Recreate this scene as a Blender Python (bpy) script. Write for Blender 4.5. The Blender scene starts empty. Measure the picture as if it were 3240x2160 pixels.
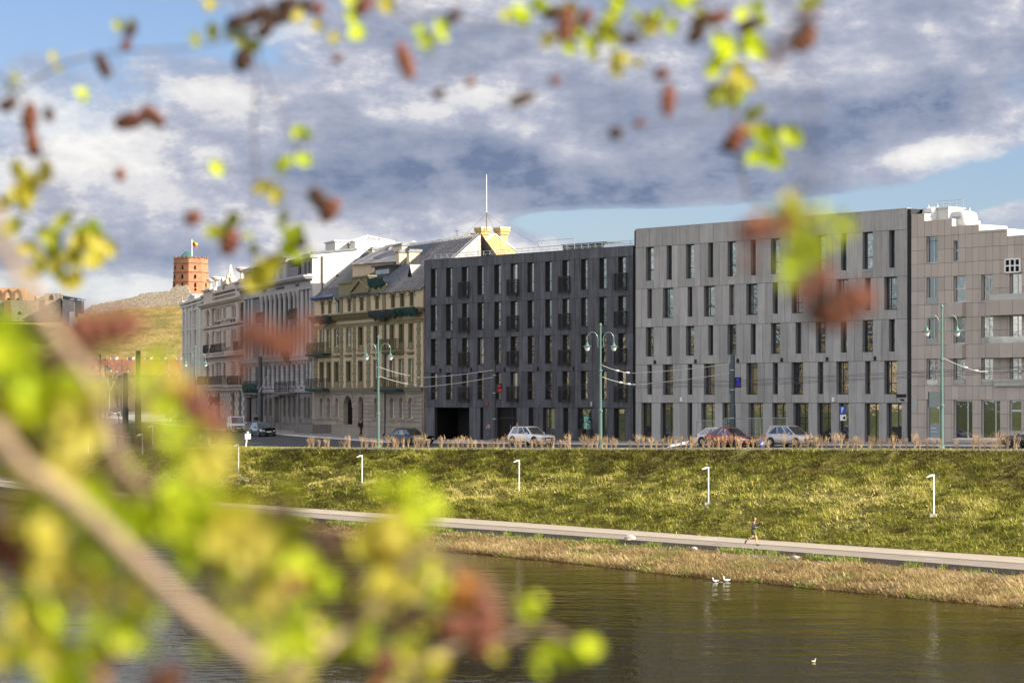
import bpy, bmesh, math, random
import numpy as np
from mathutils import Vector, Matrix
R = math.radians
SC = bpy.context.scene
COL = SC.collection
FPX, CX, HY = 7790.0, 1620.0, 1268.0
KY = 7790/4500                            # depth of the surveyed points, laid out for a 4500 px lens      # focal length in photo pixels, image centre, horizon row
CZ = 10.2                                 # camera height above the river
EX, EY = .6497, -.7602                    # direction of the street (towards the right)
NX, NY = .7602, .6497                     # from the river towards the houses
rnd = random.Random(7)
nrs = np.random.RandomState(5)

# ---------------------------------------------------------------- mesh builder
class MB:
    def __init__(s): s.v, s.f, s.m, s.t = [], [], [], []
    def face(s, pts, m=0, t=.5):
        n = len(s.v); s.v += [tuple(p) for p in pts]; s.f.append(tuple(range(n, n+len(pts)))); s.m.append(m); s.t.append(t)
    def box(s, x0, x1, y0, y1, z0, z1, m=0, t=.5):
        if x0 > x1: x0, x1 = x1, x0
        if y0 > y1: y0, y1 = y1, y0
        if z0 > z1: z0, z1 = z1, z0
        n = len(s.v)
        s.v += [(x0,y0,z0),(x1,y0,z0),(x1,y1,z0),(x0,y1,z0),(x0,y0,z1),(x1,y0,z1),(x1,y1,z1),(x0,y1,z1)]
        for q in ((0,3,2,1),(4,5,6,7),(0,1,5,4),(1,2,6,5),(2,3,7,6),(3,0,4,7)):
            s.f.append(tuple(n+i for i in q)); s.m.append(m); s.t.append(t)
    def obox(s, p, q, w, h, m=0, t=.5):
        """bar from p to q, w wide (horizontal) and h high"""
        p, q = Vector(p), Vector(q); d = (q-p)
        side = d.cross(Vector((0,0,1)))
        side = side.normalized()*w/2 if side.length > 1e-6 else Vector((w/2,0,0))
        up = side.cross(d).normalized()*h/2
        n = len(s.v)
        for c in (p, q):
            for a, b in ((-1,-1),(1,-1),(1,1),(-1,1)): s.v.append(tuple(c+side*a+up*b))
        for qd in ((0,1,2,3),(7,6,5,4),(0,4,5,1),(1,5,6,2),(2,6,7,3),(3,7,4,0)):
            s.f.append(tuple(n+i for i in qd)); s.m.append(m); s.t.append(t)
    def prism(s, pts, vec, m=0, t=.5):
        """closed outline swept along vec"""
        n = len(s.v); k = len(pts)
        s.v += [tuple(p) for p in pts] + [tuple(Vector(p)+Vector(vec)) for p in pts]
        s.f.append(tuple(range(n+k-1, n-1, -1))); s.f.append(tuple(range(n+k, n+2*k)))
        for i in range(k): s.f.append((n+i, n+(i+1) % k, n+k+(i+1) % k, n+k+i))
        s.m += [m]*(k+2); s.t += [t]*(k+2)
    def tube(s, pts, r, n=6, m=0, t=.5, cap=True):
        pts = [Vector(p) for p in pts]; rr = r if isinstance(r, (list, tuple)) else [r]*len(pts)
        b = len(s.v); prev = None
        for i, p in enumerate(pts):
            d = (pts[min(i+1, len(pts)-1)] - pts[max(i-1, 0)])
            d = d.normalized() if d.length > 1e-9 else Vector((0,0,1))
            a = prev if prev is not None else (Vector((1,0,0)) if abs(d.x) < .9 else Vector((0,1,0)))
            a = (a - d*a.dot(d)); a = a.normalized() if a.length > 1e-6 else d.orthogonal().normalized()
            prev = a; c = d.cross(a)
            for k in range(n):
                w = 2*math.pi*k/n; s.v.append(tuple(p + (a*math.cos(w)+c*math.sin(w))*rr[i]))
        for i in range(len(pts)-1):
            for k in range(n):
                s.f.append((b+i*n+k, b+i*n+(k+1) % n, b+(i+1)*n+(k+1) % n, b+(i+1)*n+k)); s.m.append(m); s.t.append(t)
        if cap:
            s.f.append(tuple(b+k for k in range(n-1, -1, -1))); s.f.append(tuple(b+(len(pts)-1)*n+k for k in range(n)))
            s.m += [m, m]; s.t += [t, t]
    def lathe(s, prof, c=(0,0,0), n=10, m=0, t=.5, axis='z', a0=0.0):
        b = len(s.v)
        for (r, z) in prof:
            for k in range(n):
                w = a0+2*math.pi*k/n; x, y = r*math.cos(w), r*math.sin(w)
                if axis == 'z': s.v.append((c[0]+x, c[1]+y, c[2]+z))
                elif axis == 'y': s.v.append((c[0]+x, c[1]+z, c[2]+y))
                else: s.v.append((c[0]+z, c[1]+x, c[2]+y))
        for i in range(len(prof)-1):
            for k in range(n):
                s.f.append((b+i*n+k, b+i*n+(k+1) % n, b+(i+1)*n+(k+1) % n, b+(i+1)*n+k)); s.m.append(m); s.t.append(t)
        if prof[0][0] > 1e-6: s.f.append(tuple(b+k for k in range(n-1, -1, -1))); s.m.append(m); s.t.append(t)
        if prof[-1][0] > 1e-6: s.f.append(tuple(b+(len(prof)-1)*n+k for k in range(n))); s.m.append(m); s.t.append(t)
    def loft(s, rings, m=0, t=.5, closed=True, caps=True):
        b = len(s.v); k = len(rings[0])
        for r in rings: s.v += [tuple(p) for p in r]
        for i in range(len(rings)-1):
            for j in range(k if closed else k-1):
                s.f.append((b+i*k+j, b+i*k+(j+1) % k, b+(i+1)*k+(j+1) % k, b+(i+1)*k+j)); s.m.append(m); s.t.append(t)
        if caps:
            s.f.append(tuple(range(b+k-1, b-1, -1))); s.f.append(tuple(range(b+(len(rings)-1)*k, b+len(rings)*k))); s.m += [m, m]; s.t += [t, t]
    def build(s, name, mats, parent=None, smooth=False, loc=None, rz=0):
        me = bpy.data.meshes.new(name)
        me.from_pydata(s.v, [], s.f)
        for m in (mats if isinstance(mats, (list, tuple)) else [mats]): me.materials.append(m)
        if s.f:
            me.polygons.foreach_set('material_index', s.m)
            a = me.attributes.new('tone', 'FLOAT', 'FACE'); a.data.foreach_set('value', s.t)
            if smooth: me.polygons.foreach_set('use_smooth', [True]*len(s.f))
        me.update()
        bm = bmesh.new(); bm.from_mesh(me); bmesh.ops.recalc_face_normals(bm, faces=bm.faces); bm.to_mesh(me); bm.free()
        o = bpy.data.objects.new(name, me); COL.objects.link(o)
        if parent is not None: o.parent = parent
        if loc is not None: o.location = loc
        if rz: o.rotation_euler = (0,0,rz)
        return o

def np_mesh(name, V, F, mats, tone=None, smooth=False, mi=None):
    """fast mesh out of numpy arrays; F is an (n,3) or (n,4) index array"""
    me = bpy.data.meshes.new(name)
    n, k = F.shape
    me.vertices.add(len(V)); me.vertices.foreach_set('co', np.asarray(V, np.float32).ravel())
    me.loops.add(n*k); me.loops.foreach_set('vertex_index', F.astype(np.int32).ravel())
    me.polygons.add(n); me.polygons.foreach_set('loop_start', np.arange(0, n*k, k, dtype=np.int32))
    me.polygons.foreach_set('loop_total', np.full(n, k, np.int32))
    for m in (mats if isinstance(mats, (list, tuple)) else [mats]): me.materials.append(m)
    if smooth: me.polygons.foreach_set('use_smooth', np.ones(n, bool))
    if mi is not None: me.polygons.foreach_set('material_index', mi.astype(np.int32))
    me.update(calc_edges=True)
    if tone is not None:
        a = me.attributes.new('tone', 'FLOAT', 'FACE'); a.data.foreach_set('value', np.asarray(tone, np.float32))
    o = bpy.data.objects.new(name, me); COL.objects.link(o)
    return o

def tag(o, label=None, cat=None, group=None, kind=None):
    if label: o['label'] = label
    if cat: o['category'] = cat
    if group: o['group'] = group
    if kind: o['kind'] = kind
    return o
def thing(name, label, cat, loc=(0,0,0), rz=0, group=None):
    o = bpy.data.objects.new(name, None); COL.objects.link(o)
    o.location = loc; o.rotation_euler = (0,0,rz); o.empty_display_size = .3
    return tag(o, label, cat, group)
KIDS = {}
def kids(o):
    return [c for c in COL.objects if c.parent == o]
def dup(root, loc, rz, label=None, group=None, scale=None):
    r = root.copy(); COL.objects.link(r); r.location = loc; r.rotation_euler = (0,0,rz)
    if label: r['label'] = label
    if group: r['group'] = group
    if scale: r.scale = (scale,)*3
    for ch in kids(root):
        c = ch.copy(); COL.objects.link(c); c.parent = r
        for g in kids(ch):
            d = g.copy(); COL.objects.link(d); d.parent = c
    return r

# ---------------------------------------------------------------- materials
def newmat(name):
    m = bpy.data.materials.new(name); m.use_nodes = True
    nt = m.node_tree; nt.nodes.clear()
    out = nt.nodes.new('ShaderNodeOutputMaterial'); b = nt.nodes.new('ShaderNodeBsdfPrincipled')
    nt.links.new(b.outputs[0], out.inputs[0])
    return m, nt, b
def rgb(c): return (c[0], c[1], c[2], 1)
def mul(c, k): return tuple(min(1, x*k) for x in c)
def node(nt, typ, **kw):
    n = nt.nodes.new(typ)
    for k, v in kw.items():
        if k.startswith('i_'): n.inputs[k[2:].replace('_', ' ')].default_value = v
        else: setattr(n, k, v)
    return n
def math_(nt, op, a, b=None, c=None):
    n = nt.nodes.new('ShaderNodeMath'); n.operation = op
    for i, x in enumerate((a, b, c)):
        if x is None: continue
        if isinstance(x, (int, float)): n.inputs[i].default_value = x
        else: nt.links.new(x, n.inputs[i])
    return n.outputs[0]
def mixc(nt, f, a, b, blend='MIX'):
    n = nt.nodes.new('ShaderNodeMix'); n.data_type = 'RGBA'; n.blend_type = blend
    for s, x in ((n.inputs[0], f), (n.inputs[6], a), (n.inputs[7], b)):
        if isinstance(x, (int, float)): s.default_value = x
        elif isinstance(x, tuple): s.default_value = rgb(x)
        else: nt.links.new(x, s)
    return n.outputs[2]
def ramp(nt, fac, stops, interp='LINEAR'):
    n = nt.nodes.new('ShaderNodeValToRGB'); n.color_ramp.interpolation = interp
    e = n.color_ramp.elements
    while len(e) < len(stops): e.new(.5)
    for x, (p, c) in zip(e, stops):
        x.position = p; x.color = rgb(c) if isinstance(c, tuple) else (c, c, c, 1)
    nt.links.new(fac, n.inputs[0]); return n.outputs[0]
def noise(nt, vec, scale, detail=4, rough=.55, w=None):
    n = nt.nodes.new('ShaderNodeTexNoise'); n.inputs['Scale'].default_value = scale
    n.inputs['Detail'].default_value = detail; n.inputs['Roughness'].default_value = rough
    if vec is not None: nt.links.new(vec, n.inputs['Vector'])
    return n.outputs[0]
def mapping(nt, vec, scale=(1,1,1), loc=(0,0,0), rot=(0,0,0)):
    n = nt.nodes.new('ShaderNodeMapping'); n.inputs['Scale'].default_value = scale; n.inputs['Location'].default_value = loc; n.inputs['Rotation'].default_value = rot
    nt.links.new(vec, n.inputs['Vector']); return n.outputs[0]
def objco(nt): return nt.nodes.new('ShaderNodeTexCoord').outputs['Object']
def bump(nt, b, h, strength=.3, dist=.05):
    n = nt.nodes.new('ShaderNodeBump'); n.inputs['Strength'].default_value = strength; n.inputs['Distance'].default_value = dist
    nt.links.new(h, n.inputs['Height']); nt.links.new(n.outputs[0], b.inputs['Normal'])
def mat(name, col, rough=.8, var=.15, scale=1.5, bmp=0., bscale=25., metal=0., tone=0., streak=0., spec=.4, spots=None, detail=5):
    """general surface: mottled colour, vertical weather streaks, per-panel tone, fine bump, spots=(colour, threshold, scale)"""
    m, nt, b = newmat(name)
    co = objco(nt)
    c = mixc(nt, ramp(nt, noise(nt, co, scale, detail, .6), [(.3, 0.), (.7, 1.)]), mul(col, 1-var), mul(col, 1+var))
    if streak:
        sn = noise(nt, mapping(nt, co, (2.2, 2.2, .22)), 1.6, 6, .65)
        c = mixc(nt, ramp(nt, sn, [(.42, 0.), (.72, 1.)]), c, mul(col, 1+streak))
        sn2 = noise(nt, mapping(nt, co, (3.1, 3.1, .18), (7, 3, 1)), 1.3, 6, .65)
        c = mixc(nt, ramp(nt, sn2, [(.5, 0.), (.75, 1.)]), c, mul(col, 1-streak*.9))
    if spots:
        sc, th, ss = spots
        c = mixc(nt, ramp(nt, noise(nt, co, ss, 7, .65), [(th, 0.), (th+.06, 1.)]), c, sc)
    if tone:
        a = node(nt, 'ShaderNodeAttribute', attribute_name='tone')
        k = math_(nt, 'MULTIPLY_ADD', a.outputs['Fac'], 2*tone, 1-tone)
        v = nt.nodes.new('ShaderNodeVectorMath'); v.operation = 'SCALE'
        nt.links.new(c, v.inputs[0]); nt.links.new(k, v.inputs['Scale']); c = v.outputs[0]
    nt.links.new(c, b.inputs['Base Color'])
    b.inputs['Roughness'].default_value = rough; b.inputs['Metallic'].default_value = metal
    b.inputs['Specular IOR Level'].default_value = spec
    if bmp: bump(nt, b, noise(nt, co, bscale, 4, .6), bmp, .02)
    return m
def plain(name, col, rough=.5, metal=0., spec=.5, coat=0.):
    m, nt, b = newmat(name)
    co = objco(nt)
    c = mixc(nt, noise(nt, co, 6., 3), mul(col, .93), mul(col, 1.07))
    nt.links.new(c, b.inputs['Base Color']); b.inputs['Roughness'].default_value = rough
    b.inputs['Metallic'].default_value = metal; b.inputs['Specular IOR Level'].default_value = spec
    if coat: b.inputs['Coat Weight'].default_value = coat; b.inputs['Coat Roughness'].default_value = .04
    return m
def glassmat(name, dark=(.012,.013,.014), tint=(.75,.8,.8), refl=.22, wob=.25, curtain=0., base=1.):
    """window glass: a slightly warped mirror over a dim room whose depth differs per window"""
    m, nt, b = newmat(name)
    out = [n for n in nt.nodes if n.type == 'OUTPUT_MATERIAL'][0]
    oi = nt.nodes.new('ShaderNodeObjectInfo'); co = objco(nt)
    rr = oi.outputs['Random']
    room = ramp(nt, rr, [(0., dark), (.7, mul(dark, 1.6)), (.85, (.05,.048,.04)), (1., (.10,.095,.08))])
    if curtain:
        cn = noise(nt, mapping(nt, co, (14, 1, .4)), 1.2, 3)
        room = mixc(nt, math_(nt, 'MULTIPLY', math_(nt, 'GREATER_THAN', rr, 1-curtain), math_(nt, 'MULTIPLY_ADD', cn, .8, .2)), room, (.42,.42,.40))
    nt.links.new(room, b.inputs['Base Color']); b.inputs['Roughness'].default_value = .4; b.inputs['Specular IOR Level'].default_value = .1
    g = nt.nodes.new('ShaderNodeBsdfGlossy'); g.inputs['Roughness'].default_value = .02; g.inputs['Color'].default_value = rgb(tint)
    sh = nt.nodes.new('ShaderNodeVectorMath'); sh.operation = 'ADD'
    cmb = nt.nodes.new('ShaderNodeCombineXYZ'); nt.links.new(math_(nt, 'MULTIPLY', rr, 40.), cmb.inputs[1])
    nt.links.new(co, sh.inputs[0]); nt.links.new(cmb.outputs[0], sh.inputs[1])
    bp = nt.nodes.new('ShaderNodeBump'); bp.inputs['Strength'].default_value = wob; bp.inputs['Distance'].default_value = .05
    nt.links.new(noise(nt, sh.outputs[0], 1.3, 2), bp.inputs['Height']); nt.links.new(bp.outputs[0], g.inputs['Normal'])
    lw = nt.nodes.new('ShaderNodeFresnel'); lw.inputs['IOR'].default_value = 1.5
    fac = math_(nt, 'MINIMUM', math_(nt, 'ADD', math_(nt, 'MULTIPLY', lw.outputs[0], base), math_(nt, 'MULTIPLY_ADD', rr, refl*.8, refl*.4)), 1.)
    mx = nt.nodes.new('ShaderNodeMixShader'); nt.links.new(fac, mx.inputs[0]); nt.links.new(b.outputs[0], mx.inputs[1]); nt.links.new(g.outputs[0], mx.inputs[2])
    nt.links.new(mx.outputs[0], out.inputs[0])
    return m
def brickmat(name, c1, c2, mortar, sc=6., var=.3):
    m, nt, b = newmat(name); co = objco(nt)
    br = nt.nodes.new('ShaderNodeTexBrick'); br.inputs['Scale'].default_value = sc
    br.inputs['Color1'].default_value = rgb(c1); br.inputs['Color2'].default_value = rgb(c2); br.inputs['Mortar'].default_value = rgb(mortar)
    br.inputs['Mortar Size'].default_value = .02
    sep = nt.nodes.new('ShaderNodeSeparateXYZ'); nt.links.new(co, sep.inputs[0])
    cm = nt.nodes.new('ShaderNodeCombineXYZ'); nt.links.new(math_(nt, 'ADD', sep.outputs[0], sep.outputs[1]), cm.inputs[0]); nt.links.new(sep.outputs[2], cm.inputs[1])
    nt.links.new(cm.outputs[0], br.inputs['Vector'])
    c = mixc(nt, ramp(nt, noise(nt, co, .5, 6, .65), [(.3, 0.), (.7, 1.)]), br.outputs[0], mul(c1, 1-var))
    nt.links.new(c, b.inputs['Base Color']); b.inputs['Roughness'].default_value = .9; b.inputs['Specular IOR Level'].default_value = .2
    bump(nt, b, noise(nt, co, 12, 4), .4, .03)
    return m

M = {}
M['dark_panel'] = mat('dark_panel', (.068,.072,.084), .62, .25, 1.1, .15, 30, tone=.26, streak=.7, spec=.35)
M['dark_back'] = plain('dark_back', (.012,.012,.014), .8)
M['dark_reveal'] = plain('dark_reveal', (.022,.023,.026), .6)
M['dark_frame'] = plain('dark_frame', (.018,.018,.020), .45)
M['bar_metal'] = plain('bar_metal', (.022,.020,.020), .5, .3)
M['grey_panel'] = mat('grey_panel', (.325,.328,.322), .75, .12, .8, .12, 30, tone=.17, streak=.22, spec=.3)
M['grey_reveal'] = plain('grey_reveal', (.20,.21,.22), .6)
M['joint'] = plain('joint', (.03,.03,.03), .9)
M['sill_metal'] = plain('sill_metal', (.42,.44,.47), .35, .6)
M['taupe_panel'] = mat('taupe_panel', (.435,.390,.345), .6, .06, .6, .05, 30, tone=.11, streak=.06, spec=.35)
M['silver_frame'] = plain('silver_frame', (.55,.57,.60), .35, .5)
M['white_frame'] = plain('white_frame', (.72,.73,.74), .45)
M['wood_frame'] = plain('wood_frame', (.055,.05,.04), .6)
M['roof_membrane'] = mat('roof_membrane', (.42,.43,.42), .8, .1, .5)
M['galv'] = plain('galv', (.40,.42,.43), .4, .7)
M['rust_metal'] = mat('rust_metal', (.13,.075,.05), .8, .3, 8)
M['glass_dark'] = glassmat('glass_dark', refl=.26, wob=.35, curtain=.08)
M['glass_old'] = glassmat('glass_old', dark=(.008,.008,.009), refl=.04, wob=.5, curtain=.12, base=.45)
M['glass_shop'] = glassmat('glass_shop', refl=.3, wob=.08)
M['glass_rail'] = glassmat('glass_rail', dark=(.20,.20,.19), refl=.15, wob=.05)
M['void'] = plain('void', (.008,.008,.009), .9, spec=.1)
M['beige_wall'] = mat('beige_wall', (.52,.43,.30), .9, .10, .7, .15, 25, streak=.14, spots=((.20,.18,.145), .66, .55))
M['green_trim'] = mat('green_trim', (.20,.18,.105), .9, .16, 1.2, .2, 25, streak=.22, tone=.12)
M['grey_rustic'] = mat('grey_rustic', (.275,.245,.200), .92, .16, .55, .3, 14, streak=.22, tone=.12, spots=((.40,.35,.30), .64, .35))
M['old_grey'] = mat('old_grey', (.185,.180,.192), .9, .13, .7, .2, 20, streak=.25, tone=.10)
M['old_grey_light'] = mat('old_grey_light', (.345,.340,.350), .9, .12, .8, .2, 20, streak=.22, tone=.12)
M['old_grey_base'] = mat('old_grey_base', (.165,.155,.148), .95, .2, .8, .3, 14, streak=.25, tone=.14)
M['rose_beige'] = mat('rose_beige', (.40,.34,.295), .9, .09, .7, .15, 20, streak=.12, tone=.08)
M['rose_trim'] = mat('rose_trim', (.52,.455,.40), .9, .08, .9, .1, 20, tone=.1)
M['pale_wall'] = mat('pale_wall', (.50,.49,.445), .9, .07, .6, .1, 20, streak=.1)
M['pale_trim'] = mat('pale_trim', (.57,.56,.51), .9, .06, .6, .1, 20)
M['white_plaster'] = mat('white_plaster', (.60,.58,.54), .9, .05, .5, .1, 12, spots=((.60,.42,.20), .63, .28))
M['white_clean'] = mat('white_clean', (.55,.54,.51), .85, .04, .4)
M['cream_chimney'] = mat('cream_chimney', (.62,.52,.34), .9, .08, .8)
M['zinc_roof'] = mat('zinc_roof', (.17,.185,.205), .42, .25, .8, .1, 8, metal=.55, streak=.3, tone=.25)
M['rusty_roof'] = mat('rusty_roof', (.235,.235,.235), .5, .25, .9, .1, 8, metal=.35, streak=.35, tone=.3, spots=((.20,.095,.05), .58, .9))
M['blue_gutter'] = plain('blue_gutter', (.05,.10,.28), .4)
M['net_green'] = mat('net_green', (.005,.040,.034), .8, .3, 3, .5, 10)
M['net_dark'] = mat('net_dark', (.018,.030,.028), .8, .3, 3, .5, 10)
M['iron'] = plain('iron', (.018,.018,.018), .6)
M['iron_olive'] = plain('iron_olive', (.075,.070,.035), .65)
M['yellow_brick'] = brickmat('yellow_brick', (.47,.35,.15), (.39,.28,.11), (.34,.29,.19), 3.2, .25)
M['red_brick'] = brickmat('red_brick', (.42,.185,.095), (.35,.145,.075), (.40,.30,.22), 1.6, .3)
M['rubble'] = mat('rubble', (.22,.19,.15), .95, .45, .9, .6, 1.6, spots=((.16,.13,.10), .60, 1.2))
M['ruin_brick'] = brickmat('ruin_brick', (.56,.34,.18), (.50,.29,.15), (.5,.42,.32), 1.2, .25)
M['red_tile'] = mat('red_tile', (.34,.115,.055), .85, .2, .6, .2, 6, tone=.1)
M['lamp_green'] = plain('lamp_green', (.075,.145,.125), .4, .1, coat=.2)
M['lamp_dark'] = plain('lamp_dark', (.030,.036,.036), .5)
M['lamp_glass'] = plain('lamp_glass', (.50,.52,.50), .12)
M['steel_pole'] = plain('steel_pole', (.055,.075,.085), .45, .2)
M['white_paint'] = plain('white_paint', (.78,.78,.77), .4)
M['asphalt'] = mat('asphalt', (.062,.064,.068), .88, .16, .5, .2, 40, spots=((.045,.046,.05), .6, .3))
M['paving'] = mat('paving', (.24,.235,.225), .9, .12, .8, .2, 20)
M['kerb_stone'] = mat('kerb_stone', (.50,.47,.43), .9, .12, .8)
M['road_paint'] = mat('road_paint', (.62,.62,.60), .8, .12, 3)
M['concrete'] = mat('concrete', (.36,.33,.29), .9, .12, .7, .2, 10, spots=((.26,.24,.21), .6, .25))
M['concrete_dark'] = mat('concrete_dark', (.13,.11,.09), .95, .25, 1.2, .3, 8)
M['sign_blue'] = plain('sign_blue', (.012,.075,.42), .4)
M['sign_white'] = plain('sign_white', (.80,.80,.80), .4)
M['bark'] = mat('bark', (.16,.125,.09), .95, .25, 14, .5, 60)
M['twig_pale'] = mat('twig_pale', (.40,.285,.165), .9, .25, 3)
M['twig_grey'] = mat('twig_grey', (.20,.155,.11), .9, .25, 3)
M['tyre'] = plain('tyre', (.014,.014,.014), .8)
M['rim'] = plain('rim', (.48,.49,.50), .3, .8)
M['car_black_trim'] = plain('car_black_trim', (.010,.010,.011), .35)
M['car_glass'] = glassmat('car_glass', dark=(.012,.014,.016), refl=.18, wob=0.)
M['head_glass'] = plain('head_glass', (.72,.75,.78), .1, .3)
M['tail_red'] = plain('tail_red', (.42,.012,.010), .2)
M['plate'] = plain('plate', (.75,.76,.78), .5)
# ---------------------------------------------------------------- the lie of the land
def tD(x, y): return x*EX+y*EY, x*NX+y*NY
def xy(t, D): return t*EX+D*NX, t*EY+D*NY
class Curve:
    """a line along the street: distance D from the camera line and height z, over t"""
    def __init__(s, pts):
        q = sorted([tD(x, y*KY)+(z,) for x, y, z in pts])
        s.t = np.array([a[0] for a in q]); s.D = np.array([a[1] for a in q]); s.z = np.array([a[2] for a in q])
    def at(s, t):
        def ex(v):
            r = np.interp(t, s.t, v)
            k = (v[-1]-v[-2])/(s.t[-1]-s.t[-2]); r = np.where(t > s.t[-1], v[-1]+k*(t-s.t[-1]), r)
            k0 = (v[1]-v[0])/(s.t[1]-s.t[0]); return np.where(t < s.t[0], v[0]+k0*(t-s.t[0]), r)
        return ex(s.D), ex(s.z)
F = Curve([(-110,340,-2.6),(-70,255,-2.7),(-55,222,-2.8),(-46.65,201.2,-2.9),(-40.8,188.5,-3.0),(-32.4,172.1,-3.15),(-21.4,154.1,-3.35),(-8.6,138.3,-3.72),
           (10.6,125.1,-3.52),(30.93,111.4,-3.19),(82.7,76.4,-2.4),(140.7,37.2,-2.4)])
N = Curve([(-110,275,-3.1),(-95,245,-3.2),(-68,200,-3.7),(-50,172,-4.1),(-36,150,-4.35),(-25.5,134.2,-4.40),(-15.6,127.5,-4.28),(3.66,114.45,-3.90),(23.8,100.85,-3.46),(75.5,66,-2.65),(133,27,-2.65)])
E = Curve([(-95,232,-9.0),(-66.6,185,-8.7),(-48,160,-6.1),(-38.1,147,-5.16),(-26.3,132.7,-4.45),(-16.6,126.0,-4.25),(2.66,112.97,-3.87),(22.8,99.4,-3.42),(74.5,64.6,-2.6),(132,25.5,-2.6)])
P = Curve([(-95,217,-9.05),(-61,169.7,-9.05),(-34.1,135.3,-9.05),(-28.1,129.1,-9.05),(-12.8,116.5,-9.05),(-.26,106.9,-9.05),(16,93,-9.05),(29.7,82.4,-9.05),(75,48.5,-9.05),(130,7.5,-9.05)])
Q = Curve([(-88,196,-9.05),(-54.3,150.8,-9.05),(-37.6,130.9,-9.05),(-26.1,119.8,-9.05),(-11.8,107.2,-9.05),(-.24,99.3,-9.05),(15,87.2,-9.05),(27.5,76.3,-9.05),(72,42,-9.05),(127,1,-9.05)])
Sh = Curve([(-87.4,195,-10.3),(-54,150.2,-10.3),(-37.2,130.4,-10.3),(-26.0,118.8,-10.3),(-19,112,-10.3),(-11.4,103.4,-10.3),(-5.2,97.5,-10.3),(-.2,93.3,-10.3),(5.4,88.2,-10.3),(9.9,83,-10.3),(13.7,80.1,-10.3),(25.2,69.9,-10.3),(66,33,-10.3),(120,-8,-10.3)])
KW = 5.0                                   # pavement width in front of the houses
def ground(x, y):
    """height (relative to the camera) of the ground on the far bank"""
    t, D = tD(x, y)
    c = [k.at(t) for k in (F, N, E, P, Q, Sh)]
    (fD, fz), (nD, nz), (eD, ez), (pD, pz), (qD, qz), (sD, sz) = [(float(a), float(b)) for a, b in c]
    def L(D0, z0, D1, z1):
        return z0+(z1-z0)*(D-D0)/(D1-D0)
    if D >= fD: return fz
    kD = fD-KW; kz = fz-.14
    if D >= kD: return L(fD, fz, kD, kz)
    if D >= nD: return L(kD, kz-.13, nD, nz)
    if D >= eD: return L(nD, nz+.05, eD, ez)
    if D >= pD: return L(eD, ez, pD, pz)
    if D >= qD: return pz
    return L(qD, -9.32, sD, sz)
def ray(px, py): return (px-CX)/FPX, -(py-HY)/FPX
def hit(px, py, d0=95., d1=560.):
    """where the line of sight through a photo pixel meets the ground"""
    rx, rz = ray(px, py); d = d0
    while d < d1:
        if rz*d <= ground(rx*d, d): break
        d += .15
    return rx*d, d, ground(rx*d, d)
def at_offset(px, off):
    """ground point seen in column px, off metres in front of the house line of the straight street"""
    rx, _ = ray(px, 0); lo, hi = 90., 560.
    for _i in range(50):
        d = (lo+hi)/2; t, D = tD(rx*d, d)
        if D > float(F.at(t)[0])-off: hi = d
        else: lo = d
    return rx*d, d, ground(rx*d, d)
def W(p): return (p[0], p[1], p[2]+CZ)

T0, T1 = -430., 34.
TS = np.arange(T0, T1, 2.)
def strip(name, rows, mats, mi=None, smooth=True, ts=TS):
    """sheet between lines given as functions t -> (D, z); rows from river side outwards"""
    V = []; nr = len(rows)
    for D, z in rows:
        X, Y = ts*EX+D*NX, ts*EY+D*NY
        V.append(np.stack([X, Y, z+CZ], 1))
    V = np.stack(V, 1).reshape(-1, 3); n = len(ts)
    i = np.arange(n-1)[:, None]*nr+np.arange(nr-1)[None]
    Fc = np.stack([i, i+nr, i+nr+1, i+1], -1).reshape(-1, 4)
    m = None if mi is None else np.tile(np.array(mi), n-1)
    o = np_mesh(name, V, Fc, mats, smooth=smooth, mi=m, tone=np.full(len(Fc), .5))
    return tag(o, kind='structure')
fD, fz = F.at(TS); nD, nz = N.at(TS); eD, ez = E.at(TS); pD, pz = P.at(TS); qD, qz = Q.at(TS); sD, sz = Sh.at(TS)
kD, kz = fD-KW, fz-.14
# pavement with its kerb, the road, the far ground behind the houses
strip('pavement', [(kD, kz-.14), (kD, kz), (kD+.28, kz+.004), (kD+.29, kz+.005), (fD+.5, fz)], [M['kerb_stone'], M['paving']], [0, 0, 1, 1], smooth=False)
strip('road', [(nD-.05, nz), (nD+(kD-nD)*.5, (nz+kz-.13)/2+.04), (kD+.02, kz-.13)], M['asphalt'])
tsl = np.arange(T0, T1, 20.); lD, lz = F.at(tsl)
strip('back_land', [(lD+.4, lz-.03), (lD+60, lz-.03), (lD+700, lz+2)], M['paving'], ts=tsl)
# verge between road and slope: kerb, strip of soil and grass, pale edging
M['verge_soil'] = mat('verge_soil', (.11,.085,.05), .95, .3, 2., .5, 20, spots=((.13,.15,.035), .50, 2.2))
strip('verge', [(eD+.30, ez+.03), (eD+.6, ez+.05), (nD-.22, nz+.10), (nD-.2, nz+.12), (nD-.02, nz+.12), (nD-.02, nz-.05)], [M['verge_soil'], M['kerb_stone']], [0, 0, 1, 1, 1])
strip('edging_strip', [(eD+.02, ez-.15), (eD+.02, ez+.055), (eD+.30, ez+.055), (eD+.30, ez-.1)], M['kerb_stone'], smooth=False)
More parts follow.
